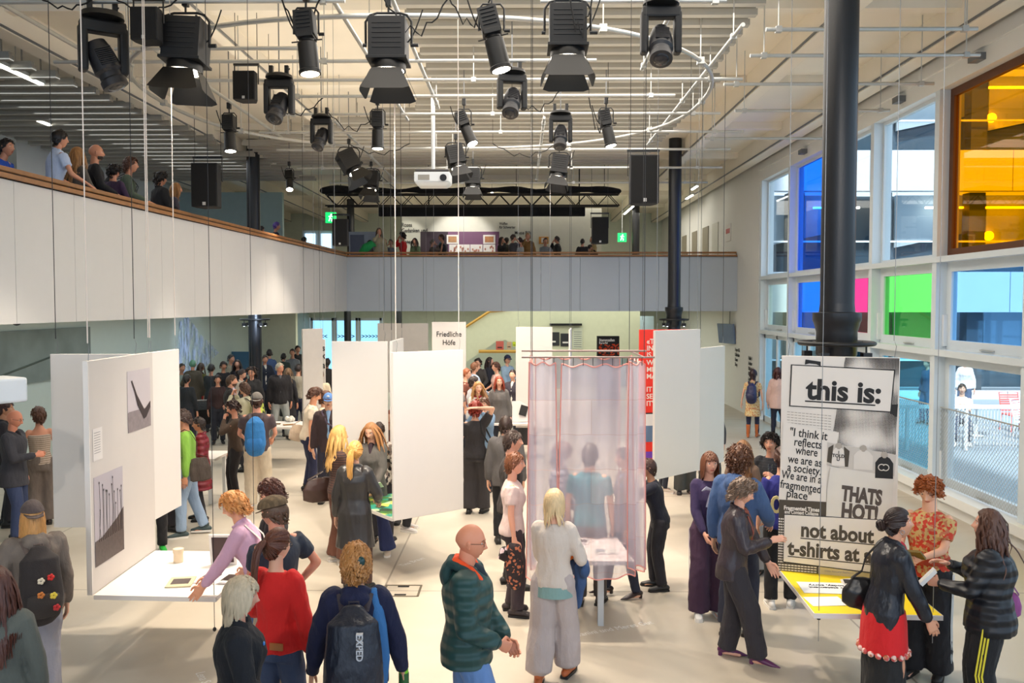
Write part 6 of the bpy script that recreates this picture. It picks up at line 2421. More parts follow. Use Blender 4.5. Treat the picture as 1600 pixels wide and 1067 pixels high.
    if kind in ('jacket', 'sweater', 'hoodie', 'puffer') and res == 2:
        for sd in (-1, 1):
            c0 = el[sd].lerp(ha[sd], 0.90)
            mb = MB().tube([c0, el[sd].lerp(ha[sd], 1.0)], 0.031 + slw * 0.55, 12)
            local('cuff', mb, [cloth(tuple(int(c * 0.8) for c in col), 'wool')])
    if inner:
        mb = MB()
        prof = [(-0.02, 0.06), (0.10, 0.058), (0.22, 0.055), (0.32, 0.05), (0.42, 0.042), (0.50, 0.045)]
        yy = {0.32: 0.108 + bust * 1.3}
        pts = [sp(0, 0.035 if z < 0.45 else 0.02, z) for z, _ in prof]
        dp = [0.082, 0.07, 0.078, 0.088 + bust, 0.068, 0.045]
        mb.tube(pts, [(r_, d_ + th_ * 0.9) for (z, r_), d_ in zip(prof, dp)], 14, up=(1, 0, 0), round_=True)
        garment('shirt', mb, cloth(inner), fold=0.002)
    bk, bc = bot[0], bot[1]
    bpat = bot[2] if len(bot) > 2 else ''
    bm = cloth(bc, bpat, bot[3] if len(bot) > 3 else None)
    if bk != 'none':
        mb = MB()
        if bk in ('skirt', 'longskirt'):
            zl = 0.42 if bk == 'skirt' else 0.14
            mb.tube([pel + Vector((0, 0, 0.10)), pel + Vector((0, 0, -0.02)), Vector((0, 0.0, (pel.z + zl) / 2)), Vector((0, 0.01, zl))],
                    [(waistw + 0.012, 0.10), (hipw + 0.014, 0.125), (hipw + 0.03, 0.15), (hipw + 0.05, 0.17)], 22, up=(1, 0, 0))
            garment('skirt', mb, bm, fold=0.012, freq=30, stretch=(1, 1, 0.08))
        else:
            torso(mb, 0.008, -0.13, 0.09)
            w1, w2, w3, cut = {'slim': (0.01, 0.012, 0.012, 1.0), 'straight': (0.016, 0.024, 0.03, 0.985), 'wide': (0.025, 0.052, 0.072, 1.02), 'flare': (0.008, 0.02, 0.075, 1.03), 'balloon': (0.03, 0.06, 0.045, 1.0), 'baggy': (0.024, 0.045, 0.05, 1.02), 'shorts': (0.02, 0.03, 0, 0)}[bk]
            for sd in (-1, 1):
                a, b, c = hj[sd], kn[sd], an[sd]
                ra, rb, rc = 0.084 * wd ** 0.5 + w1, 0.054 + w2, 0.040 + w3
                if bk == 'shorts':
                    mb.tube([a, a.lerp(b, 0.5), a.lerp(b, 0.92)], [ra, ra * 0.9, rb + 0.01], ns)
                else:
                    mb.tube([a, a.lerp(b, 0.45), b], [ra, ra * 0.9 + w2 * 0.2, rb], ns, round_=True)
                    e = b.lerp(c, cut)
                    if bk == 'balloon':
                        mb.tube([b, b.lerp(c, 0.5), b.lerp(c, 0.9), e], [rb, rb * 1.15, rb * 1.05, 0.055], ns)
                    else:
                        mb.tube([b, b.lerp(c, 0.5), e], [rb, (rb + rc) / 2, rc], ns)
            garment('jeans' if bpat == 'denim' else 'trousers', mb, bm, fold=0.009 if bk in ('wide', 'baggy', 'balloon', 'flare') else 0.006, freq=24, stretch=(1, 1, 0.22))
    # shoes
    sc, sk = shoes
    for sd in (-1, 1):
        a = an[sd]
        yaw = rad(-sd * 9)
        Mz = Matrix.Translation(Vector((a.x, a.y, a.z - 0.085))) @ Matrix.Rotation(yaw, 4, 'Z')
        mb = MB(); mb.M = Mz
        if sk == 'heel':
            mb.tube([(0, -0.055, 0.06), (0, 0.0, 0.065), (0, 0.06, 0.045), (0, 0.13, 0.028), (0, 0.20, 0.014)], [(0.034, 0.034), (0.036, 0.036), (0.038, 0.028), (0.034, 0.02), (0.008, 0.006)], 14, up=(1, 0, 0), round_=True)
            mb.tube([(0, -0.055, 0.06), (0, -0.06, 0.0)], [0.026, 0.02], 10)
        else:
            mb.tube([(0, -0.07, 0.045), (0, -0.02, 0.052), (0, 0.05, 0.048), (0, 0.12, 0.036), (0, 0.165, 0.03)], [(0.034, 0.036), (0.038, 0.045), (0.042, 0.036), (0.044, 0.026), (0.036, 0.02)], 14, up=(1, 0, 0), round_=True)
            mb.tube([(0, -0.02, 0.06), (0, -0.02, 0.12 if sk != 'boot' else 0.34)], [(0.038, 0.046), (0.042, 0.048) if sk != 'boot' else (0.054, 0.058)], 14, up=(1, 0, 0))
        so = local('shoe' if sk != 'boot' else 'boot', mb, [plain('shoe_%d_%d' % (sc[0], sc[2]), sc, 0.35 if sk == 'heel' else 0.5)], 60)
        if sk != 'heel' and res > 0:
            mb = MB(); mb.M = Mz
            mb.poly([(-0.036, -0.09), (0.036, -0.09), (0.042, 0.0), (0.048, 0.1), (0.04, 0.17), (0, 0.192), (-0.04, 0.17), (-0.048, 0.1), (-0.042, 0.0)], Matrix(), 0.026)
            solec = (236, 232, 226) if sk == 'sneaker' else (30, 28, 28)
            local('sole', mb, [plain('sole_%d' % solec[0], solec, 0.6)], 30).parent = me_o
    # ---- head details
    if hair[0] not in ('bald', 'none'):
        hm = hair_mesh(hair[0], res, seed, hrot.inverted() @ Vector((0, 0, -1)), any(e[0] in ('cap', 'backcap', 'flatcap') for e in extra))
        local('hair', hm, [hair_mat(hair[1])], 70, True)
    if res >= 1:
        for sd in (-1, 1):
            mb = MB()
            mb.ell((sd * 0.031, 0.073, 0.008), (0.0135, 0.010, 0.0095), 14, 10)
            mb.mi = 1
            mb.ell((sd * 0.031, 0.0795, 0.008), (0.006, 0.0045, 0.006), 10, 8)
            local('eye', mb, [plain('eye_white', (226, 220, 214), 0.25), plain('iris', (44, 32, 26), 0.15)], 60, True)
            mb = MB()
            yb_ = 0.0875
            mb.tube([(sd * 0.014, yb_ + 0.003, 0.027), (sd * 0.03, yb_ - 0.001, 0.031), (sd * 0.046, yb_ - 0.013, 0.026)], [0.0028, 0.0036, 0.002], 6)
            hcx = hair[1] if hair[0] not in ('bald', 'none') else (120, 96, 80)
            local('eyebrow', mb, [hair_mat(tuple(int(c * 0.7) for c in hcx))], 60, True)
    for e in extra:
        en = e[0]
        if en == 'glasses':
            mb = MB()
            for sd in (-1, 1):
                mb.tube([(sd * (0.032 + 0.021 * math.cos(a)), 0.098 - 0.004 * abs(math.cos(a)), 0.006 + 0.017 * math.sin(a)) for a in np.linspace(0, 2 * PI, 15)], 0.0022, 5)
                mb.tube([(sd * 0.052, 0.094, 0.01), (sd * 0.078, 0.05, 0.012), (sd * 0.082, -0.005, 0.006)], 0.002, 5)
            mb.tube([(-0.011, 0.1, 0.009), (0.011, 0.1, 0.009)], 0.002, 5)
            local('glasses', mb, [plain('glasses_frame', e[1] if len(e) > 1 else (30, 28, 28), 0.3)], 60, True)
        elif en in ('cap', 'backcap', 'flatcap'):
            mb = MB()
            cm = cloth(e[1], e[2] if len(e) > 2 else '')
            sg = -1 if en == 'backcap' else 1
            vs, fs = [], []
            nl, nm = 24, 10
            for i in range(nm + 1):
                th2 = rad(78) * i / nm
                for j in range(nl):
                    ph = 2 * PI * j / nl
                    k_ = 1.20 if en != 'flatcap' else 1.24 + 0.16 * math.sin(PI * i / nm)
                    vs.append((0.0765 * k_ * math.sin(th2) * math.sin(ph), 0.10 * k_ * math.sin(th2) * math.cos(ph), 0.02 + 0.118 * (1.0 if en != 'flatcap' else 0.9) * math.cos(th2)))
            for i in range(nm):
                for j in range(nl):
                    j2 = (j + 1) % nl
                    q = (i * nl + j, (i + 1) * nl + j, (i + 1) * nl + j2, i * nl + j2)
                    fs.append(q if i else (q[0], q[1], q[2]))
            fs.append(tuple(nm * nl + j for j in range(nl)))
            mb.add(vs, fs)
            bl = 0.07 if en != 'flatcap' else 0.035
            pts = [(-0.075, 0.06 * sg), (-0.06, (0.10 + bl * 0.6) * sg), (0, (0.108 + bl) * sg), (0.06, (0.10 + bl * 0.6) * sg), (0.075, 0.06 * sg)]
            if sg < 0:
                pts = pts[::-1]
            mb.poly(pts, Matrix.Translation((0, 0, 0.040)) @ Matrix.Rotation(rad(-10 * sg), 4, 'X'), 0.006)
            local('cap', mb, [cm], 45, True)
            if len(e) > 3:
                mb = MB().ell((0, 0.108 * sg, 0.085), (0.022, 0.008, 0.018), 12, 8)
                local('cap_badge', mb, [plain('cap_badge', e[3], 0.6)], 60, True)
        elif en == 'moustache':
            mb = MB().tube([(-0.022, 0.092, -0.052), (0, 0.104, -0.047), (0.022, 0.092, -0.052)], [0.003, 0.006, 0.003], 6, round_=True)
            local('moustache', mb, [hair_mat(e[1])], 60, True)
        elif en == 'beard':
            mb = MB()
            for k_ in range(30):
                a = -1.35 + 2.7 * (k_ % 15) / 14
                thb = rad(122 if k_ < 15 else 134)
                p, n = scalp(thb, a, 0.001)
                mb.ell(p, (0.013, 0.012, 0.016), 8, 6)
            local('beard', mb, [hair_mat(e[1])], 60, True)
        elif en == 'earring':
            mb = MB()
            for sd in (-1, 1):
                c0 = Vector((sd * 0.08, 0.0, -0.052))
                mb.tube([c0 + Vector((0, 0.016 * math.cos(a), 0.016 * math.sin(a))) for a in np.linspace(0, 2 * PI, 13)], 0.0022, 5)
            local('earring', mb, [plain('silver', (220, 220, 224), 0.2, 0.9)], 60, True)
        elif en == 'clip':
            mb = MB().ell((0.035, -0.098, 0.03), (0.03, 0.02, 0.035), 12, 8)
            local('hair_clip', mb, [plain('clip', (20, 60, 60), 0.2)], 60, True)
        elif en == 'bow':
            mb = MB()
            c0 = sp(0, 0.135, 0.42)
            for sd in (-1, 1):
                mb.tube([c0, c0 + Vector((sd * 0.06, 0.01, 0.02)), c0 + Vector((sd * 0.10, 0, -0.01))], [(0.012, 0.008), (0.026, 0.008), (0.006, 0.005)], 8, round_=True)
                mb.tube([c0, c0 + Vector((sd * 0.03, 0.01, -0.1)), c0 + Vector((sd * 0.05, 0.01, -0.18))], [(0.01, 0.004), (0.014, 0.004), (0.012, 0.003)], 6)
            mb.ell(c0, (0.014, 0.012, 0.014), 10, 8)
            local('bow', mb, [cloth(e[1])], 60)
        elif en == 'hood':
            mb = MB()
            mb.tube([sp(-0.10, 0.05, 0.49), sp(-0.115, -0.03, 0.53), sp(-0.06, -0.11, 0.55), sp(0.06, -0.11, 0.55), sp(0.115, -0.03, 0.53), sp(0.10, 0.05, 0.49)], [(0.03, 0.03)] * 6, 8, round_=True)
            mb.ell(sp(0, -0.13, 0.46), (0.11, 0.05, 0.09), 14, 10)
            garment('hood', mb, cloth(e[1]), fold=0.005)
            if len(e) > 2:
                mb = MB()
                mb.tube([sp(-0.085, 0.09, 0.44), sp(-0.095, 0.03, 0.52), sp(-0.055, -0.075, 0.565), sp(0.055, -0.075, 0.565), sp(0.095, 0.03, 0.52), sp(0.085, 0.09, 0.44)], [(0.028, 0.028)] * 6, 8, round_=True)
                garment('hood_lining', mb, cloth(e[2]), fold=0.004)
        elif en == 'sidestripe':
            for sd in (-1, 1):
                mb = MB()
                for k_ in range(e[2] if len(e) > 2 else 3):
                    o_ = (k_ - ((e[2] if len(e) > 2 else 3) - 1) / 2) * 0.022
                    pts = []
                    for u in (0.0, 0.3, 0.6, 1.0):
                        q = hj[sd].lerp(kn[sd], u)
                        r_ = (0.084 * wd ** 0.5 + 0.024) * (1 - u) + (0.054 + 0.045) * u
                        pts.append(q + Vector((sd * (r_ + 0.012), o_, 0)))
                    for u in (0.5, 0.98):
                        q = kn[sd].lerp(an[sd], u)
                        r_ = 0.099 * (1 - u) + 0.092 * u
                        pts.append(q + Vector((sd * (r_ + 0.012), o_, 0)))
                    mb.tube(pts, [(0.0035, 0.0075)] * len(pts), 6, up=(1, 0, 0))
                local('side_stripe', mb, [plain('stripe_%d' % e[1][2], e[1], 0.6)], 60)
        elif en == 'necktext':
            Mt = frame_on(sp(e[4] if len(e) > 4 else 0, e[5] if len(e) > 5 else -0.15, e[3]), (-1, 0, 0) if e[5] < 0 else (1, 0, 0))
            vs, fs = text_mesh(e[1], e[6] if len(e) > 6 else 0.08, Mt, 0.012, 0.003, align='CENTER')
            local('printed_lettering', MB().add(vs, fs), [plain('print_%d' % e[2][0], e[2], 0.6)], 30)
        elif en == 'scarf':
            mb = MB()
            mb.tube([sp(-0.07, 0.02, 0.51), sp(0, 0.08, 0.49), sp(0.07, 0.02, 0.51), sp(0, -0.06, 0.53), sp(-0.07, 0.02, 0.51)], 0.022, 8)
            for sd in (-1, 1):
                mb.tube([sp(sd * 0.05, 0.09, 0.47), sp(sd * 0.055, 0.14 + bust, 0.33), sp(sd * 0.05, 0.135, 0.18 if sd > 0 else 0.12)], [(0.022, 0.01)] * 3, 8, up=(1, 0, 0), round_=True)
            garment('scarf', mb, cloth(e[1]), fold=0.004, v=0.012)
        elif en == 'overstrap':
            mb = MB()
            for sd in (-1, 1):
                mb.tube([sp(sd * 0.08, -0.125, 0.15), sp(sd * 0.085, -0.135, 0.33), sp(sd * 0.085, -0.06, 0.49), sp(sd * 0.08, 0.09, 0.42), sp(sd * 0.08, 0.14, 0.28)], [(0.02, 0.004)] * 5, 6, up=(1, 0, 0))
            local('dungaree_strap', mb, [cloth(e[1])], 60)
    M0 = Matrix.Translation(loc) @ Matrix.Rotation(fz, 4, 'Z') @ Matrix.Scale(s, 4)
    info = {'o': me_o, 'M': M0, 'hand': {sd: HM[sd][0] for sd in HM}, 'hdir': {sd: HM[sd][1] for sd in HM}, 'sp': sp, 'face': fz, 's': s, 'loc': loc, 'pel': pel, 'sh': sh, 'el': el, 'hc': hc, 'hrot': hrot}
    PEOPLE.append(info)
    return info


def held(name, mb, mats, info, label, cat, smooth=50, group=None):
    """a top-level thing worn or held, modelled in the person's space"""
    p = info['loc']
    mb.v = [tuple(info['M'] @ Vector(v) - p) for v in mb.v]
    o = mb.build(name, mats, smooth=smooth, label=label, cat=cat, group=group)
    o.location = p
    return o


def part_of(o, info, name, mb, mats, smooth=50):
    p = info['loc']
    mb.v = [tuple(info['M'] @ Vector(v) - p) for v in mb.v]
    return mb.build(name, mats, o, smooth=smooth)


def np_held(name, mb, mats, info, label, cat, vox=0.011, fold=0.006, freq=22):
    co, li, tot, nr = remesh(mb, vox, 3)
    if fold:
        co = co + nr * (1.7 * fold * fold_noise(co, len(label), freq, (1, 1, 0.6)))[:, None]
    M = np.array(info['M'])
    w = co @ M[:3, :3].T + M[:3, 3] - np.array(info['loc'])
    o = np_object(name, [(w, li, tot, 0)], mats if isinstance(mats, list) else [mats])
    o.location = info['loc']
    tag(o, label, cat)
    return o


def backpack(info, col, label, kind='', col2=None, size=1.0, strap=(40, 40, 44), y0=-0.16, tall=1.0, deco=None, off=0.03):
    sp = info['sp']
    mb = MB()
    z1 = 0.44
    z0 = z1 - 0.44 * size * tall
    w = 0.135 * size
    pts = [sp(0, y0 - 0.05 - off, z0), sp(0, y0 - 0.075 - off, z0 + 0.1), sp(0, y0 - 0.07 - off, (z0 + z1) / 2), sp(0, y0 - 0.05 - off, z1 - 0.06), sp(0, y0 - 0.02 - off, z1)]
    mb.tube(pts, [(w * 0.9, 0.07 * size), (w * 1.05, 0.10 * size), (w * 1.02, 0.095 * size), (w * 0.88, 0.075 * size), (w * 0.5, 0.04 * size)], 16, up=(1, 0, 0), round_=True)
    o = np_held('backpack', mb, cloth(col, kind), info, label, 'backpack', fold=0.004)
    mb = MB()
    for sd in (-1, 1):
        mb.tube([sp(sd * 0.07, y0 - 0.01, z1 - 0.02), sp(sd * 0.095, -0.07, 0.50), sp(sd * 0.10, 0.03, 0.49), sp(sd * 0.11, 0.155, 0.38), sp(sd * 0.135, 0.13, 0.22), sp(sd * 0.16, -0.02, 0.12), sp(sd * 0.10, y0 - 0.02, z0 + 0.08)],
                [(0.022, 0.006)] * 7, 6, up=(1, 0, 0))
    part_of(o, info, 'shoulder_strap', mb, [cloth(strap)])
    mb = MB().tube([sp(-0.03, y0 - 0.03, z1), sp(-0.03, y0 - 0.03, z1 + 0.05), sp(0.03, y0 - 0.03, z1 + 0.05), sp(0.03, y0 - 0.03, z1)], 0.007, 6)
    part_of(o, info, 'grab_loop', mb, [cloth(strap)])
    mb = MB()
    mb.tube([sp(0, y0 - 0.15 * size - off, z0 + 0.04), sp(0, y0 - 0.165 * size - off, z0 + 0.13), sp(0, y0 - 0.145 * size - off, z0 + 0.2)], [(w * 0.7, 0.02), (w * 0.78, 0.035), (w * 0.7, 0.02)], 14, up=(1, 0, 0), round_=True)
    part_of(o, info, 'front_pocket', mb, [cloth(col2 or tuple(int(c * 0.85) for c in col), kind)])
    return o


def shoulder_bag(info, sd, col, label, kind='leather', w=0.17, hgt=0.22, z=-0.02, d=0.05, cat='bag', strap_col=None, y=0.0, cross=False, name='shoulder_bag'):
    sp = info['sp']
    mb = MB()
    x = sd * 0.24
    mb.tube([sp(x, y, z - hgt / 2), sp(x, y, z), sp(x, y, z + hgt / 2)], [(d * 0.9, w * 0.95), (d * 1.1, w), (d * 0.5, w * 0.72)], 16, up=(1, 0, 0), round_=True)
    o = np_held(name, mb, cloth(col, kind), info, label, cat, fold=0.006)
    mb = MB()
    ssd = -sd if cross else sd
    top = sp(ssd * 0.10, 0.0, 0.535)
    fr = sp(ssd * 0.02 if cross else sd * 0.14, 0.16, 0.34)
    bk = sp(ssd * 0.02 if cross else sd * 0.14, -0.15, 0.34)
    mb.tube([sp(x, y + w * 0.7, z + hgt / 2), sp(x * 0.92, 0.14, 0.2), fr, sp(ssd * 0.10, 0.07, 0.50), top, sp(ssd * 0.10, -0.07, 0.50), bk, sp(x * 0.92, -0.13, 0.2), sp(x, y - w * 0.7, z + hgt / 2)], [(0.014, 0.004)] * 9, 6, up=(1, 0, 0))
    part_of(o, info, 'strap', mb, [cloth(strap_col or tuple(int(c * 0.8) for c in col), kind)])
    return o


def wine_glass(info, sd, label):
    p = info['hand'][sd] + info['hdir'][sd] * 0.08
    g = MB().lathe([(0.034, 0), (0.034, 0.004), (0.005, 0.008), (0.004, 0.09), (0.018, 0.105), (0.028, 0.13), (0.03, 0.16), (0.026, 0.2), (0.025, 0.2), (0.027, 0.16), (0.015, 0.112)], n=18)
    g.v = [tuple(Vector(v) + p - Vector((0, 0, 0.07))) for v in g.v]
    return held('wine_glass', g, [glass_mat('drinking_glass', (236, 240, 246))], info, label, 'glass')


def phone(info, sd, label, col=(24, 24, 28)):
    p = info['hand'][sd] + info['hdir'][sd] * 0.09
    mb = MB().box(p, (0.075, 0.01, 0.15), (rad(-15), 0, 0))
    return held('phone', mb, [plain('phone_%d' % col[0], col, 0.2)], info, label, 'phone')
# ---------------------------------------------------------------- who is there
BLK = (24, 24, 27)
DK = (38, 36, 42)
JEANS = (74, 96, 138)
LJEANS = (150, 172, 206)
BRN = (70, 46, 34)
DBR = (44, 30, 26)
BLD = (222, 178, 108)
PALE = (228, 178, 150)
TAN = (204, 150, 116)
WSH = ((226, 224, 220), 'sneaker')
BSH = ((32, 30, 30), 'shoe')
P = person

# ======== nearest figures
i = P(376, 902, 1.63, 92, 'elderly woman with straight silver bob and black coat with a small blue pin', ('bob', (216, 196, 166)), ('coat', (18, 20, 28)), ('straight', (30, 32, 44)), head=(6, 6), skin=(222, 164, 140), arms=('down', 'bent'), width=1.1)
MBp = MB().ell(i['sp'](0.06, 0.16, 0.38), (0.02, 0.008, 0.012), 10, 6)
held('brooch', MBp, [plain('brooch_blue', (70, 140, 220), 0.3)], i, 'small bright blue pin on the black coat of the silver-haired woman', 'brooch')
i = P(433, 827, 1.68, 28, 'woman in bright red sweater and jeans with brown hair tied back and glasses', ('pony', (104, 58, 40)), ('sweater', (216, 30, 28)), ('straight', (62, 78, 112), 'denim'), head=(22, 8), skin=PALE, arms=('bent', 'down'), extra=(('glasses',),))
held('leather_label', MB().box(i['sp'](0.07, -0.14, -0.0), (0.10, 0.012, 0.05)), [cloth((176, 110, 60), 'leather')], i, 'tan leather belt tag at the back of the jeans under the red sweater', 'belt tag')
P(428, 775, 1.79, 315, 'man in plaid flat cap and dark navy polo shirt seen from behind', ('short', (96, 70, 50)), ('polo', (34, 44, 60)), ('straight', (176, 160, 138)), sex='m', skin=(214, 150, 124), arms=('low', 'hip'), width=1.15, extra=(('flatcap', (112, 92, 66), 'plaid'),), head=(-10, 14))
P(424, 749, 1.66, 268, 'woman with dark reddish wavy hair looking down behind the flat-capped man', ('mop', (84, 44, 32)), ('knit', (36, 34, 40)), ('straight', DK), head=(0, 22), skin=PALE, arms=('low', 'down'))
i = P(366, 768, 1.62, 280, 'woman with short orange-blonde hair and pink shirt leaning over the magazine table', ('mop', (232, 158, 88)), ('shirt', (214, 170, 196)), ('straight', JEANS, 'denim'), lean=20, head=(0, 24), skin=(232, 168, 134), arms=((0.14, 0.5, 0.86, 'flat'), (0.12, 0.46, 0.92, 'relax')), extra=(('overstrap', (232, 220, 210)),))
i = P(556, 850, 1.72, 4, 'person with curly reddish-blonde hair in navy hoodie carrying a big black rucksack', ('mop', (202, 140, 78)), ('hoodie', (22, 26, 60)), ('straight', (34, 40, 62)), skin=(222, 170, 140), arms=('loose', 'loose'), width=1.15, extra=(('clip',),))
held('gilet', MB().tube([i['sp'](0.13, -0.10, -0.10), i['sp'](0.15, -0.11, 0.1), i['sp'](0.14, -0.1, 0.3), i['sp'](0.12, -0.04, 0.5)], [(0.07, 0.06), (0.07, 0.06), (0.06, 0.05), (0.035, 0.03)], 12, up=(1, 0, 0), round_=True),
     [cloth((66, 128, 190), 'denim', (46, 96, 150))], i, 'light blue quilted gilet showing beside the black rucksack', 'gilet')
bp = backpack(i, (28, 32, 46), 'large black roll-top rucksack with vertical grey lettering', 'satin', (24, 28, 42), 1.35, strap=(60, 52, 60), tall=1.05, off=0.045)
p_ = i['loc']
Mt = i['M'] @ frame_on(i['sp'](0.05, -0.418, 0.29), (0, 0, -1), (1, 0, 0))
vs, fs = text_mesh('EXPED', 0.056, Mt @ Matrix.Translation((-0.085, -0.02, 0.0)), 0.018, 0.001)
MB().add([Vector(v) - p_ for v in vs], fs).build('brand_lettering', plain('reflective_print', (206, 206, 210), 0.4), bp)
g = MB()
q = i['hand'][1] + i['hdir'][1] * 0.06
g.tube([q + Vector((0, 0, 0.02)), q - Vector((0, 0, 0.2))], 0.035, 12)
o = held('water_bottle', g, [plain('bottle_green', (50, 110, 60), 0.3)], i, 'dark green water bottle with a lime cap held by the rucksack wearer', 'bottle')
part_of(o, i, 'cap', MB().tube([q + Vector((0, 0, 0.02)), q + Vector((0, 0, 0.06))], 0.03, 12), [plain('lime_cap', (150, 230, 60), 0.4)])
P(735, 819, 1.77, 94, 'bald man with glasses in a dark green padded jacket with orange hood lining', ('none', (0, 0, 0)), ('puffer', (38, 76, 74), 'puffer'), ('straight', (118, 156, 214), 'denim'), sex='m', skin=(222, 150, 118), arms=('low', (0.13, 0.2, 1.0, 'fist')), inner=(40, 52, 60),
  feet=((-0.1, -0.12), (0.1, 0.28)), extra=(('glasses', (120, 80, 60)), ('hood', (34, 66, 66), (250, 84, 30))), width=1.1, head=(0, 8))
i = P(866, 765, 1.66, 12, 'woman with straight pale blonde bob in beige sweater and wide grey trousers', ('bob', (234, 204, 156)), ('sweater', (206, 194, 184)), ('balloon', (178, 166, 164)), skin=PALE, arms=('low', (0.16, 0.24, 1.1, 'hold')), shoes=((178, 92, 46), 'shoe'), feet=((-0.11, -0.12), (0.1, 0.14)), head=(0, 14))
mb = MB()
sp = i['sp']
mb.tube([sp(0.10, 0.26, 0.02), sp(0.24, 0.24, 0.06), sp(0.26, 0.12, 0.04)], [(0.05, 0.07), (0.06, 0.09), (0.05, 0.08)], 12, round_=True)
mb.tube([sp(0.2, 0.2, 0.06), sp(0.21, 0.2, -0.1), sp(0.18, 0.18, -0.3)], [(0.06, 0.05), (0.06, 0.05), (0.04, 0.03)], 12, round_=True)
np_held('denim_jacket', mb, cloth((62, 92, 138), 'denim', (40, 60, 96)), i, 'blue denim jacket bundled over the arm of the blonde woman', 'jacket')
mb = MB().tube([sp(0.13, 0.16, 0.16) + Vector((0.07 * math.cos(a), 0.10 * math.sin(a) + 0.06, 0.05 * math.cos(a))) for a in np.linspace(0, 2 * PI, 15)], 0.026, 8)
o = np_held('helmet_bag', mb, cloth((236, 116, 30)), i, 'bright orange rolled garment with black inside on the blonde woman\'s arm', 'garment', fold=0.002)
part_of(o, i, 'dark_lining', MB().ell(sp(0.13, 0.22, 0.155), (0.06, 0.09, 0.04), 14, 10), [cloth((30, 34, 44))])
held('tshirt_hem', MB().tube([sp(0, 0, -0.15), sp(0, 0, -0.05)], [(0.188, 0.15), (0.186, 0.142)], 24, up=(1, 0, 0)), [cloth((126, 160, 158))], i, 'grey-green shirt hem showing below the beige sweater', 'shirt hem')

# ======== by the yellow table
i = P(1404, 795, 1.68, 68, 'woman with a dark curly bun, hoop earrings and black satin bomber jacket over red top', ('bun', (52, 34, 30)), ('jacket', (26, 28, 38), 'satin'), ('longskirt', (28, 28, 30)), skin=(214, 160, 130), arms=('down', (0.18, 0.30, 0.84, 'relax')), lean=8, head=(4, -8), extra=(('earring',),), inner=(190, 40, 60))
held('red_wrap_skirt', MB().tube([i['pel'] + Vector((0, 0, -0.02)), i['pel'] + Vector((0, 0, -0.12)), i['pel'] + Vector((0, 0, -0.34))], [(0.19, 0.155), (0.205, 0.17), (0.215, 0.18)], 26, up=(1, 0, 0)), [cloth((214, 28, 34))], i, 'short red skirt layered over the long black one of the woman with the bun', 'skirt')
mb = MB()
for k in range(20):
    a = 2 * PI * k / 20
    c0 = i['pel'] + Vector((0.215 * math.cos(a), 0.18 * math.sin(a), -0.345))
    mb.ell(c0, (0.03, 0.025, 0.024), 8, 6)
held('lace_trim', mb, [cloth((238, 206, 196), 'floral', (200, 90, 90))], i, 'pale lace border along the hem of the red skirt', 'lace')
shoulder_bag(i, -1, (26, 24, 26), 'slouchy black leather shoulder bag of the woman with the bun', z=0.02, w=0.2, hgt=0.2, y=-0.06, d=0.07)
i = P(1452, 744, 1.76, 196, 'young man with bushy ginger hair in a colourful printed t-shirt looking down', ('curly', (178, 96, 44)), ('tee', (206, 170, 110), 'floral', (196, 60, 40)), ('wide', (30, 28, 32)), sex='m', skin=(236, 184, 154), arms=((0.02, 0.32, 1.10, 'hold'), (0.10, 0.30, 1.10, 'hold')), head=(0, 28), extra=(('sidestripe', (228, 226, 222), 3),))
mb = MB().box(i['hand'][1] * 0.5 + i['hand'][-1] * 0.5 + Vector((0, 0.07, 0.04)), (0.22, 0.15, 0.02), (rad(35), 0.1, 0))
held('booklet', mb, [plain('booklet_gold', (120, 96, 30), 0.5)], i, 'dark yellow booklet held open by the ginger-haired man', 'booklet')
mb = MB().tube([i['pel'] + Vector((0, 0.0, 0.12)), i['pel'] + Vector((0, 0, 0.05))], [(0.175, 0.14), (0.18, 0.145)], 22, up=(1, 0, 0))
mb.tube([i['pel'] + Vector((0.12, 0.15, 0.08)), i['pel'] + Vector((0.14, 0.17, -0.1)), i['pel'] + Vector((0.1, 0.16, -0.3))], [(0.05, 0.03), (0.055, 0.03), (0.04, 0.025)], 10, round_=True)
np_held('tied_sweater', mb, cloth((168, 62, 40)), i, 'rust red sweater tied round the waist of the ginger-haired man', 'sweater')
i = P(1545, 798, 1.69, 273, 'woman with very long curly brown hair in black padded vest and striped track trousers', ('curlylong', (96, 60, 44)), ('jacket', (24, 26, 34), 'puffer'), ('wide', (22, 22, 26)), skin=(234, 178, 152), arms=((0.08, 0.34, 1.14, 'hold'), (0.16, 0.30, 1.24, 'relax')), head=(0, -6), width=1.35, extra=(('sidestripe', (236, 220, 60), 3),))
mb = MB().box(i['hand'][-1] + i['hdir'][-1] * 0.09 + Vector((0, 0.02, 0.03)), (0.09, 0.16, 0.03), (rad(-50), 0, 0.2))
o = held('booklet', mb, [plain('booklet_white', (238, 238, 238), 0.5)], i, 'small thick white booklet held up by the woman with long curly hair', 'booklet')
shoulder_bag(i, 1, (150, 80, 140), 'small mauve shoulder bag behind the woman in the padded vest', kind='', z=0.02, w=0.1, hgt=0.16, y=-0.12)

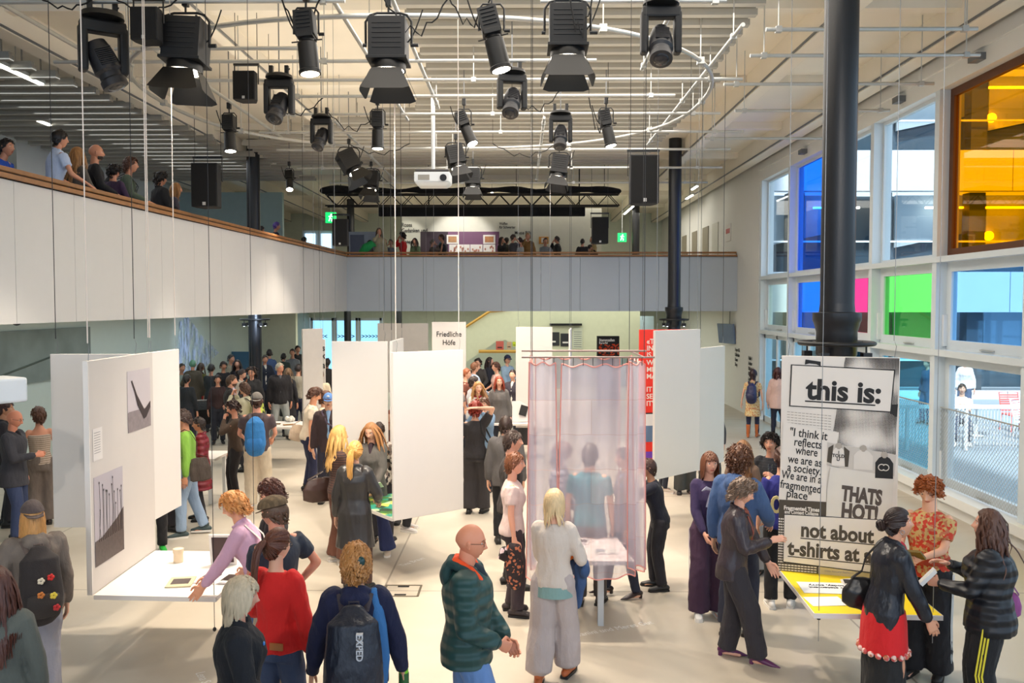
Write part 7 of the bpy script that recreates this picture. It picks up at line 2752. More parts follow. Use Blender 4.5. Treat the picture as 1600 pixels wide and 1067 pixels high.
# ======== group with the wine glasses
i = P(1109, 706, 1.72, 168, 'woman with brown fringe, dark purple top, pale neck bow and plum track trousers', ('fringe', (118, 70, 44)), ('fit', (58, 44, 84)), ('wide', (70, 44, 68)), skin=(232, 176, 150), arms=('glass', 'low'), shoes=WSH, extra=(('bow', (206, 206, 226)), ('sidestripe', (196, 186, 206), 1), ('earring',)), head=(-8, 0))
wine_glass(i, -1, 'wine glass held by the woman with the pale neck bow')
P(1161, 688, 1.66, 10, 'person with long light brown hair standing behind the blue hoodie', ('long', (150, 104, 64)), ('knit', (120, 96, 80)), ('straight', DK), skin=PALE)
P(1155, 697, 1.80, 22, 'person with tousled brown hair in a slate blue hooded sweatshirt', ('curly', (106, 66, 42)), ('hoodie', (66, 94, 140)), ('straight', (40, 44, 62)), sex='m', skin=PALE, arms=('down', 'bent'))
i = P(1204, 677, 1.72, 190, 'woman with dark curly hair in a charcoal top holding a glass', ('curly', (46, 34, 32)), ('knit', (38, 40, 48), 'stripe', (28, 30, 36)), ('wide', (206, 206, 206)), skin=(226, 170, 144), arms=((0.10, 0.3, 1.26, 'grip'), 'down'), extra=(('earring',),))
wine_glass(i, -1, 'tall clear glass raised by the dark curly-haired woman')
i = P(1222, 699, 1.72, 355, 'person in dark blue sports jersey and black trousers partly behind the poster panel', ('bun', (84, 52, 40)), ('tee', (42, 46, 132)), ('straight', (26, 26, 30)), skin=PALE, shoes=WSH, arms=('down', 'bent'), extra=(('necktext', '70', (228, 212, 150), 0.12, 0.0, -0.145, 0.26),))
i = P(1160, 748, 1.68, 96, 'person with greyish curly mop, dark satin bomber and pointed purple boots walking past', ('curly', (140, 116, 98)), ('jacket', (54, 44, 50), 'satin'), ('baggy', (46, 42, 48)), skin=(228, 174, 150), arms=((0.2, 0.30, 0.93, 'relax'), (0.10, 0.34, 1.2, 'relax')), shoes=((92, 34, 84), 'heel'), feet=((-0.1, -0.06), (0.1, 0.26)),
      head=(2, 20), extra=(('scarf', (150, 82, 66)),), lean=6)

# ======== by the glazed doors
i = P(1177, 577, 1.66, 8, 'woman with dark bob, cream flowered dress and tan boots walking to the doors', ('bob', (50, 26, 30)), ('dress', (226, 206, 158), 'floral', (214, 176, 120)), ('slim', (34, 38, 66)), skin=(236, 186, 160), shoes=((196, 104, 50), 'boot'), arms=('loose', 'down'), feet=((-0.1, -0.05), (0.1, 0.12)))
backpack(i, (40, 42, 84), 'dark blue rucksack of the woman in the flowered dress', 'satin', strap=(30, 34, 70), size=1.0)
P(1216, 574, 1.72, 12, 'woman with straight brown hair in a pale pink blazer beside the doors', ('halflong', (84, 40, 36)), ('blazer', (214, 180, 170)), ('slim', (34, 38, 56)), skin=(226, 190, 176))

# ======== around the sheer curtain booth
i = P(804, 707, 1.70, 92, 'person with short auburn hair, pale pink t-shirt and dark trousers facing the curtains', ('short', (134, 80, 48)), ('tee', (226, 202, 196)), ('straight', (58, 46, 52)), skin=(230, 172, 146), arms=('down', 'down'), shoes=((54, 44, 44), 'shoe'), extra=())
mb = MB()
q = i['hand'][1] + Vector((0.0, 0.0, -0.12))
mb.tube([q + Vector((0, 0, 0.04)), q - Vector((0, 0, 0.15)), q - Vector((0, 0, 0.38))], [(0.05, 0.08), (0.07, 0.11), (0.05, 0.07)], 14, round_=True)
np_held('hand_carried_coat', mb, cloth((52, 40, 44), 'floral', (40, 34, 38)), i, 'dark coat and bag hanging from the hand of the short-haired person', 'coat')
mb = MB().tube([q + Vector((0.0, -0.1, 0.0)), q + Vector((0, -0.12, -0.06)), q + Vector((0, -0.04, -0.1))], [(0.04, 0.05), (0.05, 0.06), (0.04, 0.05)], 12, round_=True)
held('small_bag', mb, [cloth((214, 190, 196), 'camo', (40, 30, 34))], i, 'small pink and black patterned bag in the same hand as the dark coat', 'bag')
P(801, 673, 1.80, 88, 'man with short dark hair in a loose black shirt looking at the curtains', ('short', (62, 44, 36)), ('shirt', (50, 44, 42)), ('straight', BLK), sex='m', skin=(230, 172, 146), arms=('down', 'down'), width=1.1)
P(790, 651, 1.72, 5, 'person with cropped dark hair in a grey jacket, back turned, near the crowded table', ('short', (60, 40, 32)), ('jacket', (96, 92, 92)), ('straight', BLK), sex='m', skin=PALE)
i = P(743, 627, 1.74, 14, 'person with red curls touching the back of the head, black t-shirt and wide trousers', ('curly', (158, 50, 32)), ('tee', (48, 44, 46)), ('wide', (52, 48, 50)), skin=PALE, arms=('down', 'headback'), width=1.1, shoes=((40, 38, 40), 'shoe'))
shoulder_bag(i, 1, (34, 34, 38), 'long black fringed bag of the red-curled person', kind='', z=-0.02, w=0.16, hgt=0.4, d=0.04)
P(878, 690, 1.70, 100, 'woman in a grey striped jumper seen through the sheer curtains', ('bob', (120, 80, 64)), ('knit', (210, 206, 214), 'widestripe', (90, 88, 104)), ('wide', (90, 92, 112)), skin=PALE, arms=('bent', 'low'), head=(0, 18))
P(922, 694, 1.74, 10, 'person in teal top and dark trousers seen dimly through the curtains', ('short', (70, 56, 50)), ('tee', (60, 140, 150)), ('straight', (84, 76, 70)), sex='m', skin=PALE)
P(975, 700, 1.70, 250, 'person in blue-grey print and black ankle boots behind the booth', ('short', (60, 44, 40)), ('shirt', (120, 130, 160), 'camo', (90, 80, 80)), ('slim', (40, 44, 60)), skin=PALE, shoes=((44, 28, 28), 'heel'), feet=((-0.1, -0.1), (0.1, 0.2)))
P(1013, 717, 1.55, 262, 'dark-haired person in black bending beside the red banner', ('short', (70, 42, 34)), ('knit', (28, 30, 44)), ('straight', DK), skin=TAN, arms=('face', 'down'), lean=14)
# people hidden behind the white panels, their shoes show below
for px, py, f_, lab, bt, sh_ in ((1034, 768, 90, 'person behind the large right-hand white panel, beige sneakers showing below', ('slim', (40, 46, 60)), ((206, 196, 180), 'sneaker')), (1070, 770, 170, 'person in wide dark trousers and black boots below the white panel', ('wide', (70, 76, 76)), ((34, 30, 30), 'boot')),
                                 (1110, 764, 190, 'second dark-trousered person standing behind the white panel', ('wide', (60, 66, 70)), BSH), (634, 828, 110, 'person behind the middle white panel in black trousers and pale running shoes', ('straight', (34, 34, 38)), ((206, 200, 196), 'sneaker')),
                                 (242, 862, 180, 'person in black with bright green shoes behind the photo panels', ('straight', (30, 30, 34)), ((40, 170, 60), 'sneaker'))):
    q = at_z(px, py, 0)
    P(px, 0, 1.62, f_, lab, ('short', BRN), ('knit', (60, 60, 66)), bt, shoes=sh_, at=(q.x, q.y), sex='m')

# ======== by the green table
i = P(530, 666, 1.72, 74, 'woman with long wavy blonde hair in a brown ribbed top and brown trousers', ('curlylong', (226, 178, 104)), ('knit', (92, 62, 52), 'stripe', (52, 38, 36)), ('wide', (102, 62, 46)), skin=PALE, arms=('low', 'low'), shoes=((206, 196, 184), 'sneaker'))
shoulder_bag(i, -1, (70, 50, 44), 'large dark brown leather tote of the wavy blonde woman', z=-0.03, w=0.24, hgt=0.26, y=-0.16, d=0.06)
P(555, 690, 1.70, 18, 'woman with a long blonde ponytail in a black leather coat', ('pony', (230, 172, 92)), ('coat', (50, 48, 48), 'leather'), ('straight', (80, 56, 48)), skin=PALE, arms=('down', 'bent'), extra=())
i = P(580, 660, 1.74, 192, 'woman with long straight dark-blonde hair in a grey blazer and flared jeans, smiling', ('long', (190, 134, 84)), ('blazer', (92, 88, 84)), ('flare', (58, 70, 118), 'denim', (40, 50, 90)), skin=(236, 182, 154), arms=('low', 'low'), inner=(50, 34, 44), head=(14, 18), feet=((-0.2, 0.0), (0.2, 0.1)), shoes=((216, 200, 180), 'sneaker'))
held('paper_sheet', MB().box(i['hand'][-1] + Vector((0, 0.06, 0.02)), (0.2, 0.15, 0.003), (rad(35), 0.2, 0)), [plain('paper_white', (246, 248, 250), 0.6)], i, 'white sheet of paper held by the woman in the grey blazer', 'paper')
P(594, 658, 1.66, 20, 'person with dark pinned-up hair between the two long-haired women', ('bun', (60, 44, 40)), ('shirt', (190, 180, 170), 'camo', (110, 96, 90)), ('straight', DK), skin=TAN)
P(610, 641, 1.70, 200, 'red-haired woman half hidden by the edge of the middle white panel', ('long', (164, 74, 36)), ('knit', (110, 84, 80)), ('straight', DK), skin=PALE)

# ======== left of the middle
i = P(285, 640, 1.78, 272, 'man with dark hair in a light green sweatshirt and pale jeans looking down', ('mop', (70, 48, 40)), ('sweater', (142, 196, 78)), ('straight', (166, 188, 214), 'denim', (140, 164, 196)), sex='m', skin=(214, 154, 122), arms=('down', 'down'), head=(0, 18), shoes=((60, 76, 78), 'sneaker'), feet=((-0.1, 0.1), (0.1, -0.2)), lean=4)
shoulder_bag(i, -1, (84, 74, 68), 'flat brown shoulder bag behind the man in the green sweatshirt', kind='', z=0.0, w=0.15, hgt=0.3, y=-0.16, d=0.03)
i = P(311, 652, 1.55, 275, 'person in a dark crimson padded coat behind the man in green', ('short', (50, 36, 30)), ('coat', (130, 20, 40), 'puffer'), ('straight', DK), skin=TAN)
P(268, 648, 1.7, 120, 'person in mustard yellow top at the edge of the rear white panel', ('short', (50, 40, 36)), ('tee', (220, 150, 40)), ('straight', DK), skin=PALE)
P(22, 641, 1.80, 112, 'bald man with glasses in a dark grey blazer over black shirt and jeans', ('none', (0, 0, 0)), ('blazer', (62, 62, 70)), ('straight', (64, 78, 116), 'denim'), sex='m', skin=(224, 150, 120), arms=('down', (0.1, 0.3, 1.16, 'grip')), head=(0, 16), inner=(28, 24, 30), extra=(('glasses', (90, 30, 30)),), width=1.2)
P(8, 626, 1.84, 100, 'dark-haired person behind the projector and the bald man in grey', ('short', (70, 36, 30)), ('jacket', (40, 36, 42)), ('straight', DK), sex='m', skin=TAN)
P(60, 636, 1.74, 350, 'woman with tousled brown hair in a beige striped top and wide grey trousers', ('mop', (104, 66, 46)), ('cami', (206, 188, 170), 'stripe', (150, 132, 116)), ('wide', (122, 110, 102)), skin=(222, 160, 130), arms=('bent', 'down'), shoes=((50, 38, 34), 'shoe'))
i = P(50, 784, 1.68, 350, 'woman with long blonde hair under a grey cap wearing a faded grey denim jacket', ('long', (216, 158, 92)), ('hoodie', (130, 118, 108), 'denim', (96, 88, 82)), ('baggy', (166, 166, 176), 'denim', (130, 130, 142)), skin=PALE, arms=('pocket', 'down'), extra=(('backcap', (82, 70, 68)),), width=1.3)
bp = backpack(i, (44, 38, 38), 'round black rucksack covered in embroidered patches', 'wool', (50, 44, 42), 1.2, strap=(96, 84, 80))
for k, (x, z, c, nm) in enumerate(((0.05, 0.3, (214, 40, 36), 'red_patch'), (-0.03, 0.18, (200, 120, 50), 'orange_patch'), (0.06, 0.16, (232, 206, 70), 'yellow_patch'), (-0.02, 0.28, (226, 214, 190), 'cream_patch'), (0.08, 0.06, (190, 40, 44), 'small_red_patch'))):
    mb = MB()
    c0 = i['sp'](x, -0.392 if z > 0.2 else -0.43, z - 0.04)
    for a in range(5):
        mb.ell(c0 + Vector((0.016 * math.cos(a * 1.257), 0, 0.016 * math.sin(a * 1.257))), (0.013, 0.008, 0.013), 8, 6)
    part_of(bp, i, nm, mb, [plain(nm, c, 0.6)])
P(-6, 886, 1.66, 8, 'woman with long dark brown hair in a grey-green jacket, only partly in view', ('long', (92, 52, 40)), ('blazer', (92, 96, 90)), ('straight', DK), skin=PALE)

# blue rucksack man and his neighbours
i = P(401, 614, 1.84, 6, 'man in grey cap and dark t-shirt with pale trousers seen from behind', ('short', (84, 54, 40)), ('tee', (88, 74, 78)), ('baggy', (226, 210, 186)), sex='m', skin=(236, 172, 146), arms=('bent', 'bent'), extra=(('backcap', (128, 122, 116)),), width=1.15, shoes=WSH)
bp = backpack(i, (54, 130, 200), 'bright blue and cream rucksack on the man in the grey cap', '', (50, 124, 196), 1.1, strap=(90, 80, 84))
part_of(bp, i, 'cream_panel', MB().tube([i['sp'](0.05, -0.30, 0.18), i['sp'](0.04, -0.27, 0.38)], [(0.07, 0.012), (0.05, 0.02)], 8, up=(1, 0, 0)), [cloth((236, 214, 160))])
i = P(364, 626, 1.70, 262, 'woman with dark frizzy hair in brown top resting her chin on her hand', ('curly', (62, 40, 36)), ('knit', (78, 62, 50)), ('slim', (38, 34, 38)), skin=(226, 164, 134), arms=('chin', 'down'), head=(0, 20))
i = P(382, 598, 1.72, 300, 'person with wavy brown hair taking a photograph with a phone', ('mop', (88, 58, 40)), ('shirt', (206, 200, 170)), ('straight', DK), skin=(214, 160, 130), arms=('photo', 'photo'))
phone(i, 1, 'pale phone raised by the wavy-haired person', (220, 200, 210))
backpack(i, (206, 220, 90), 'yellow-green and white patterned rucksack on the person taking a photograph', 'camo', (226, 228, 210), 1.25, off=0.05)
P(362, 586, 1.80, 92, 'bearded man with swept brown hair in a black jacket over white collar', ('short', (92, 64, 44)), ('jacket', (42, 36, 34)), ('straight', DK), sex='m', skin=(226, 166, 136), extra=(('beard', (90, 62, 44)),), inner=(220, 214, 206))
P(378, 577, 1.70, 120, 'woman with tied dark hair and a pale scarf looking down', ('bun', (60, 44, 40)), ('knit', (190, 176, 160)), ('straight', DK), skin=(230, 178, 150), head=(0, 20), extra=(('scarf', (226, 216, 204)),))
i = P(393, 574, 1.76, 196, 'woman with curly dark hair and glasses in a black jacket with an orange strap', ('fullcurl', (60, 42, 34)), ('jacket', (36, 36, 38)), ('straight', DK), skin=(214, 158, 128), extra=(('glasses',),), arms=('down', 'bent'))
shoulder_bag(i, 1, (190, 110, 60), 'dark bag on an orange strap carried by the woman with glasses', kind='', z=-0.05, w=0.1, hgt=0.14)
P(437, 567, 1.84, 172, 'man with white hair and glasses in grey zipped sweater, black jacket and pale jeans', ('short', (206, 196, 172)), ('jacket', (36, 34, 38)), ('straight', (176, 180, 176), 'denim', (150, 156, 156)), sex='m', skin=(222, 158, 128), inner=(92, 92, 98), extra=(('glasses',),), width=1.15, shoes=BSH, feet=((-0.17, 0), (0.17, 0.05)), head=(-30, 4))
i = P(492, 605, 1.82, 88, 'young man in a loose white t-shirt leaning to read, dark trousers', ('mop', (92, 56, 38)), ('tee', (236, 220, 196)), ('straight', (40, 44, 74)), sex='m', skin=(236, 172, 134), lean=10, head=(0, 26), arms=('down', 'down'))
shoulder_bag(i, -1, (226, 204, 180), 'white cloth tote hanging from the young man in the white t-shirt', kind='', z=-0.02, w=0.17, hgt=0.24, y=-0.14, d=0.04)
P(508, 611, 1.74, 100, 'brown-haired person just behind the young man in the white t-shirt', ('mop', (110, 66, 44)), ('knit', (220, 206, 180)), ('straight', DK), skin=PALE)
i = P(513, 615, 1.78, 182, 'man in a light blue baseball cap with a moustache and dark open jacket', ('short', (56, 40, 36)), ('jacket', (66, 50, 52)), ('straight', (44, 44, 60)), sex='m', skin=(238, 188, 158), inner=(150, 186, 226), extra=(('cap', (98, 142, 206), '', (226, 232, 240)), ('moustache', (60, 44, 40))), arms=('low', 'down'))
shoulder_bag(i, -1, (132, 112, 134), 'mauve crossbody bag on the man in the blue cap', kind='', z=0.0, w=0.12, hgt=0.2, y=0.06, cross=True)
P(500, 578, 1.76, 10, 'person in a beige sweatshirt between the lettered strip and the wide white panel', ('short', (80, 56, 44)), ('sweater', (222, 204, 176)), ('straight', DK), sex='m', skin=PALE)
P(466, 569, 1.74, 20, 'person in a cream striped sweater half behind the narrow grey panel', ('short', (50, 40, 38)), ('knit', (206, 200, 180), 'stripe', (120, 116, 106)), ('straight', (40, 46, 76)), skin=PALE)

# ======== dim crowd in the side hall
crowd = [
    (284, 568, 1.70, 150, 'short', (60, 50, 44), 'tee', (150, 160, 150), 'woman in pale grey-green top in the dim side hall'),
    (301, 562, 1.80, 10, 'buzz', (110, 160, 130), 'coat', (84, 74, 60), 'person in olive brown coat and greenish cap, back turned'),
    (314, 567, 1.70, 40, 'long', (80, 60, 46), 'knit', (96, 92, 40), 'long-haired woman in olive top above a red skirt'),
    (349, 565, 1.72, 170, 'mop', (50, 34, 28), 'knit', (30, 28, 32), 'smiling woman in black at the front of the dim crowd'),
    (361, 554, 1.82, 130, 'short', (60, 54, 50), 'jacket', (150, 140, 120), 'tall person with a cap and beige jacket in the dim crowd'),
    (371, 562, 1.74, 190, 'long', (50, 36, 30), 'knit', (40, 36, 44), 'long-haired woman in dark top beside the dark column'),
    (340, 586, 1.6, 180, 'mop', (40, 30, 28), 'knit', (54, 34, 34), 'short woman with dark hair behind the smiling woman'),
    (414, 555, 1.78, 168, 'short', (60, 48, 40), 'blazer', (34, 40, 56), 'man in white shirt and navy blazer by the dark column'),
    (421, 546, 1.86, 8, 'short', (44, 32, 30), 'shirt', (70, 90, 130), 'tall man in blue shirt with his back turned by the dark column'),
    (442, 538, 1.74, 178, 'long', (150, 84, 50), 'knit', (30, 30, 34), 'woman with long auburn hair in black under the side gallery'),
    (443, 552, 1.74, 15, 'short', (36, 28, 28), 'jacket', (44, 56, 50), 'dark-haired person in dark green jacket, back turned'),
    (457, 545, 1.80, 190, 'short', (50, 40, 36), 'tee', (126, 130, 134), 'man in grey t-shirt in the side hall crowd'),
    (465, 540, 1.86, 160, 'short', (40, 34, 32), 'jacket', (34, 34, 38), 'tall man in black at the edge of the narrow grey panel'),
    (450, 575, 1.66, 30, 'long', (140, 110, 80), 'coat', (40, 40, 46), 'long-haired person in dark coat behind the white-haired man'),
    (511, 560, 1.8, 10, 'short', (44, 34, 30), 'jacket', (40, 36, 38), 'dark figure visible beside the lettered strip panel'),
    (330, 569, 1.70, 20, 'short', (40, 34, 30), 'knit', (40, 44, 48), 'shadowy person between the red skirt and the smiling woman'),
    (292, 585, 1.66, 30, 'short', (40, 34, 30), 'knit', (34, 36, 40), 'shadowy person in black at the edge of the rear white panel'),
]
for (px, py, h, f_, hs, hcol, tk, tc, lab) in crowd:
    bt = ('skirt', (190, 30, 36)) if 'red skirt' in lab and 'olive' in lab else ('straight', (36, 38, 48))
    P(px, py, h, f_, lab, (hs, hcol), (tk, tc), bt, skin=(206, 150, 122), arms=(random.Random(px).choice(['down', 'bent', 'low']), 'down'), inner=(226, 222, 214) if 'white shirt' in lab else None, group='visitors in the dim side hall')

# ======== crowd in the middle, behind the large white panel
mid = [
    (747, 560, 1.76, 200, 'curly', (56, 40, 34), 'shirt', (70, 66, 64), 'dark curly-haired man looking out above the middle crowd'),
    (742, 566, 1.84, 62, 'short', (130, 84, 56), 'shirt', (170, 184, 204), 'man with short brown hair in a pale denim shirt in the middle crowd'),
    (729, 576, 1.76, 98, 'short', (164, 92, 54), 'tee', (120, 66, 50), 'ginger-haired person with glasses in a brown t-shirt'),
    (740, 588, 1.74, 70, 'short', (56, 38, 32), 'shirt', (190, 190, 196), 'dark-haired person in a light grey shirt by the panel edge'),
    (747, 597, 1.70, 166, 'curlylong', (200, 148, 92), 'knit', (236, 222, 212), 'curly blonde woman in white with a dark red scarf'),
    (765, 558, 1.76, 100, 'long', (48, 32, 32), 'coat', (40, 42, 54), 'woman with long dark hair in a dark coat in the middle crowd'),
    (775, 566, 1.76, 250, 'mop', (92, 58, 42), 'tee', (226, 186, 176), 'brown-haired person in a pink top looking to the middle panels'),
    (793, 555, 1.82, 150, 'short', (40, 40, 50), 'shirt', (156, 184, 206), 'man in navy cap and pale blue shirt in the middle crowd'),
    (801, 578, 1.72, 196, 'bun', (64, 44, 40), 'blazer', (58, 52, 64), 'woman with tied dark hair in a dark patterned jacket beside the white panel'),
    (780, 588, 1.72, 176, 'halflong', (168, 70, 44), 'blazer', (104, 100, 98), 'red-haired woman in a grey blazer behind the crowded table'),
    (757, 622, 1.62, 205, 'mop', (112, 74, 50), 'jacket', (120, 150, 180), 'photographer in a light denim jacket holding a camera to the eye'),
    (716, 590, 1.7, 60, 'short', (70, 50, 40), 'tee', (150, 140, 136), 'person almost hidden behind the large middle panel'),
    (812, 572, 1.72, 170, 'short', (60, 44, 38), 'tee', (60, 60, 70), 'person in dark top just behind the bluish white panel'),
]
for (px, py, h, f_, hs, hcol, tk, tc, lab) in mid:
    ex = ()
    if 'glasses' in lab: ex += (('glasses',),)
    if 'navy cap' in lab: ex += (('cap', (34, 40, 70)),)
    if 'red scarf' in lab: ex += (('scarf', (150, 20, 34)),)
    ar = ('photo', 'photo') if 'camera' in lab else (random.Random(px).choice(['down', 'bent', 'low']), random.Random(py).choice(['low', 'bent', 'down']))
    i = P(px, py, h, f_, lab, (hs, hcol), (tk, tc), ('straight', random.Random(px).choice([(40, 42, 52), (60, 60, 70), (80, 90, 120)])), skin=(236, 184, 156), arms=ar, extra=ex, group='visitors in the middle crowd', inner=(230, 226, 218) if 'patterned' in lab else None, sex='m' if ' man ' in lab or lab.endswith('man') else 'f')
    if 'camera' in lab:
        q = (i['hand'][1] + i['hand'][-1]) / 2 + Vector((0, 0.06, 0.06))
        mb = MB().box(q, (0.14, 0.07, 0.1))
        mb.tube([q, q + Vector((0, 0.14, 0))], 0.04, 12)
        held('camera', mb, [plain('camera_black', (30, 30, 34), 0.4)], i, 'black camera with lens held up by the photographer in denim', 'camera')
q = at_z(822, 667, 0.4)
t = empty('garment_bag', (q.x, q.y, 0), label='tall black bag standing open beside the bluish white panel', cat='bag')
mb = MB().tube([(0, 0, 0.0), (0, 0, 0.5), (0, 0, 0.95), (0.02, 0, 1.12)], [(0.24, 0.12), (0.26, 0.13), (0.2, 0.1), (0.05, 0.03)], 14, up=(1, 0, 0))
mb.build('bag_body', cloth((34, 32, 34), 'leather'), t, smooth=60)
MB().tube([(-0.1, 0, 1.02), (-0.06, 0, 1.25), (0.06, 0, 1.22), (0.1, 0, 1.0)], 0.01, 6).build('handle', cloth((30, 30, 32)), t, smooth=60)

# ======== visitors on the side gallery
gal = [
    (10, 217, 1.70, 95, 'short', (40, 34, 32), 'tee', (36, 84, 190), 30, 'person in a blue, red and white top bent over the gallery rail'),
    (93, 203, 1.80, 40, 'short', (30, 24, 24), 'polo', (190, 204, 232), 8, 'man in a pale blue polo shirt leaning on the gallery rail'),
    (121, 231, 1.68, 30, 'curlylong', (170, 120, 70), 'knit', (92, 86, 80), 0, 'woman with curly dark-blonde hair on the side gallery'),
    (150, 226, 1.76, 60, 'none', (0, 0, 0), 'knit', (26, 26, 30), 0, 'bald man with a beard in black on the side gallery'),
    (178, 257, 1.62, 20, 'curly', (34, 26, 26), 'knit', (60, 40, 70), 0, 'person with dark curls between the bald man and the one in green'),
    (204, 246, 1.76, 70, 'mop', (92, 56, 40), 'knit', (86, 100, 84), 10, 'person in a green-grey jumper with a black rucksack leaning on the rail'),
    (251, 269, 1.72, 40, 'curly', (40, 32, 30), 'jacket', (28, 28, 32), 0, 'dark-haired person in black on the side gallery'),
    (275, 286, 1.68, 60, 'halflong', (178, 128, 76), 'knit', (70, 66, 80), 14, 'blonde woman leaning on the rail near the black loudspeaker'),
    (432, 347, 1.74, 60, 'short', (96, 70, 150), 'knit', (30, 32, 50), 6, 'person with violet-lit hair far along the side gallery'),  # violet light is put into the hair colour
    (475, 370, 1.62, 30, 'short', (30, 26, 30), 'knit', (30, 30, 40), 0, 'dark head at the far end of the side gallery'),
    (408, 353, 1.6, 30, 'short', (40, 34, 40), 'knit', (40, 40, 50), 0, 'shadowy visitor beside the gallery column'),
]
for (px, py, h, f_, hs, hcol, tk, tc, ln, lab) in gal:
    i = P(px, py, h, f_, lab, (hs, hcol), (tk, tc), ('straight', (40, 42, 52)), skin=(206, 146, 116), arms=(('rail', 'rail') if ln > 5 else ('down', 'bent')), lean=ln, zf=ZF, world=True, extra=((('beard', (50, 36, 30)),) if 'beard' in lab else ()), sex='m' if ' man ' in lab or lab.startswith('bald') else 'f', group='visitors on the side gallery')
    if 'rucksack' in lab:
        backpack(i, (28, 28, 32), 'black rucksack with a small label on the side gallery visitor in green', '')

rear = [
    (592, 356, 1.76, 170, 'halflong', (96, 66, 46), 'shirt', (170, 160, 130), 'woman in a beige patterned shirt at the middle of the gallery corner'),
    (577, 375, 1.6, 60, 'short', (50, 44, 44), 'knit', (110, 120, 124), 'person in grey near the drinks cooler'),
    (611, 374, 1.62, 200, 'short', (50, 36, 30), 'tee', (120, 130, 140), 'dark-haired person sitting low beside the woman in beige'),
    (600, 373, 1.6, 150, 'long', (130, 96, 60), 'knit', (100, 100, 110), 'long-haired person between two others near the cooler'),
    (630, 363, 1.72, 280, 'curly', (40, 26, 26), 'knit', (220, 30, 36), 'person with dark curls in a bright red jumper on the rear gallery'),
    (649, 372, 1.62, 220, 'long', (60, 44, 36), 'knit', (130, 150, 110), 'long-haired woman in a green top on the rear gallery'),
    (675, 374, 1.62, 90, 'thin', (110, 100, 90), 'knit', (90, 80, 76), 'grey-haired person facing the woman in teal'),
    (691, 366, 1.7, 268, 'short', (60, 40, 34), 'vest', (30, 32, 40), 'person in teal shirt and black vest before the plum display wall'),
    (783, 370, 1.66, 120, 'halflong', (56, 40, 34), 'knit', (40, 38, 40), 'dark-haired woman next to the mauve display wall'),
    (791, 371, 1.66, 30, 'short', (50, 40, 36), 'jacket', (70, 70, 64), 'person in olive jacket with back turned on the rear gallery'),
    (801, 366, 1.72, 60, 'short', (56, 38, 32), 'tee', (70, 66, 70), 'short-haired man beside the olive jacket on the rear gallery'),
    (813, 371, 1.66, 300, 'bun', (70, 44, 38), 'tee', (200, 200, 196), 'woman in pale top with tied hair on the rear gallery'),
    (825, 364, 1.74, 190, 'short', (190, 150, 100), 'jacket', (150, 110, 60), 'fair-haired person in a mustard jacket checking a phone'),
    (852, 372, 1.64, 170, 'short', (50, 36, 32), 'tee', (130, 134, 140), 'person in a grey t-shirt under the orange-framed print'),
    (871, 369, 1.68, 280, 'short', (50, 36, 34), 'jacket', (26, 26, 30), 'person in black walking on the rear gallery'),
    (910, 373, 1.64, 10, 'short', (40, 30, 28), 'knit', (34, 32, 36), 'person in black with back turned beside the rear loudspeaker'),
    (921, 382, 1.5, 60, 'short', (40, 30, 28), 'knit', (34, 32, 36), 'small dark-haired visitor at the rear gallery rail'),
    (927, 369, 1.68, 250, 'halflong', (110, 76, 50), 'knit', (186, 160, 110), 'woman in tan partly behind the rear loudspeaker'),
]
for k, (px, py, h, f_, hs, hcol, tk, tc, lab) in enumerate(rear):
    # they stand near the rail: the head height fixes the distance, kept behind the parapet
    q = at_y(px, py, 27.7 + (k % 5) * 0.55)
    hh = q.z - ZF
    P(px, py, max(1.3, min(hh, 1.95)), f_, lab, (hs, hcol), (tk, tc), ('straight', (40, 42, 52)), skin=(206, 150, 122), arms=('bent', 'low') if k % 2 else ('down', 'face'), zf=ZF, at=(q.x, q.y), inner=(60, 130, 140) if 'teal shirt' in lab else None, group='visitors on the rear gallery', sex='m' if k % 2 else 'f', res=0)
q = at_y(987, 517, 34.2)
P(987, 517, 2.0, 250, 'person in black standing in front of the lit glass booth', ('short', (40, 34, 30)), ('jacket', (28, 28, 32)), ('straight', BLK), sex='m', at=(q.x, 34.2), res=0)

# ======== outside on the terrace
def lounge_chair(x, y, rz, label, col):
    t = empty('terrace_chair', (x, y, 0), rad(rz), label, 'chair', 'chairs on the terrace')
    m = plain('chair_%d_%d' % (col[0], col[2]), col, 0.5)
    MB().box((0, 0, 0.42), (0.5, 0.5, 0.04)).build('seat', m, t, bevel=0.01)
    mb = MB()
    mb.tube([(-0.24, -0.24, 0.44), (-0.24, -0.36, 0.95), (0.24, -0.36, 0.95), (0.24, -0.24, 0.44)], 0.016, 8)
    for k in range(8):
        z = 0.5 + k * 0.055
        y_ = -0.24 - 0.12 * (z - 0.44) / 0.5
        mb.box((0, y_, z), (0.46, 0.012, 0.035))
    mb.build('backrest', m, t)
    for sx in (-1, 1):
        for sy in (-1, 1):
            MB().tube([(sx * 0.23, sy * 0.22, 0.42), (sx * 0.25, sy * 0.27, 0.0)], 0.014, 8).build('leg', m, t)


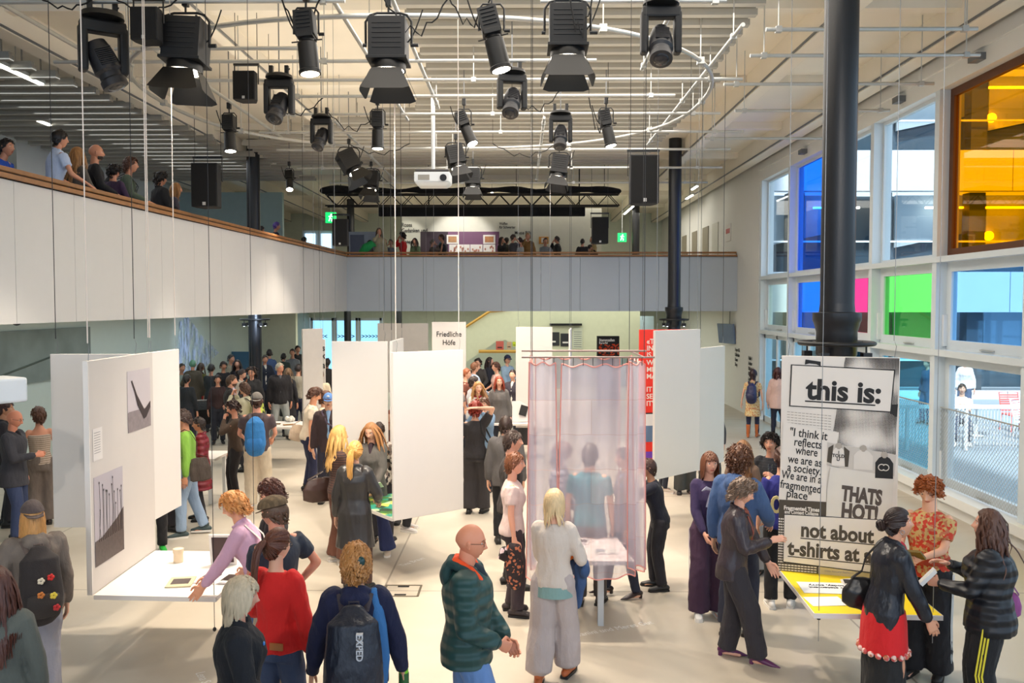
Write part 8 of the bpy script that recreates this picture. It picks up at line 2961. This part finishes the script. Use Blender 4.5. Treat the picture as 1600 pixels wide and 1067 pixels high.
lounge_chair(10.3, 20.6, 170, 'white slatted chair of the seated man on the terrace', (230, 234, 238))
lounge_chair(12.1, 20.9, 215, 'white slatted chair turned sideways on the terrace', (236, 240, 244))
lounge_chair(12.6, 22.4, 180, 'coral red chair on the terrace', (238, 110, 104))
lounge_chair(9.0, 22.0, 150, 'blue-grey chair behind the white terrace fence', (150, 176, 200))
P(0, 0, 1.78, 178, 'man in a white t-shirt sitting on a terrace chair with crossed hands', ('short', (70, 62, 56)), ('tee', (236, 240, 242)), ('straight', (60, 76, 104), 'denim'), sex='m', skin=(206, 170, 150), at=(10.3, 20.55), hipdrop=0.40, feet=((-0.14, 0.42), (0.14, 0.55)), arms=('chest', 'chest'), shoes=WSH, res=1)
for (x, y, f_, tc, lab) in ((9.6, 24.2, 150, (170, 190, 210), 'standing person in pale blue on the terrace'), (10.9, 23.6, 230, (60, 80, 110), 'standing person in dark blue on the terrace'), (12.4, 24.6, 180, (210, 216, 222), 'standing person in white on the terrace'), (8.4, 23.2, 120, (40, 60, 90), 'dark figure on the terrace seen through the teal pane')):
    P(0, 0, 1.76, f_, lab, ('short', (70, 56, 46)), ('shirt', tc), ('straight', (70, 90, 120)), at=(x, y), skin=(200, 160, 140), res=0, group='people on the terrace')
t = empty('terrace_table', (11.2, 21.6, 0), label='round white table on the terrace', cat='table')
MB().lathe([(0.4, 0.7), (0.4, 0.73)], n=28).build('tabletop', white_m, t)
MB().lathe([(0.2, 0), (0.03, 0.03), (0.03, 0.7)], n=20).build('pedestal', white_m, t, smooth=40)
# folded pushchair in the dim crowd
q = at_z(318, 684, 0)
t = empty('pushchair', (q.x, q.y, 0), rad(30), 'black pushchair with large wheels in the side hall', 'pushchair')
for sx, yy, r_ in ((-0.25, 0.3, 0.09), (0.25, 0.3, 0.09), (-0.28, -0.25, 0.14), (0.28, -0.25, 0.14)):
    MB().tube([(sx, yy + r_ * math.cos(a), r_ + r_ * math.sin(a)) for a in np.linspace(0, 2 * PI, 17)], 0.018, 6).build('wheel', black_m, t, smooth=60)
mb = MB()
for sx in (-0.25, 0.25):
    mb.tube([(sx, 0.3, 0.1), (sx, -0.35, 0.95)], 0.014, 6)
    mb.tube([(sx, -0.25, 0.14), (sx, 0.15, 0.6)], 0.014, 6)
mb.tube([(-0.25, -0.35, 0.95), (0.25, -0.35, 0.95)], 0.018, 6)
mb.build('frame', plain('pushchair_frame', (150, 150, 150), 0.4, 0.6), t)
MB().tube([(0, 0.25, 0.35), (0, 0.0, 0.38), (0, -0.15, 0.7), (0, 0.05, 0.85)], [(0.2, 0.05), (0.22, 0.07), (0.22, 0.06), (0.2, 0.04)], 12, up=(1, 0, 0), round_=True).build('seat', cloth((28, 28, 30)), t, smooth=60)
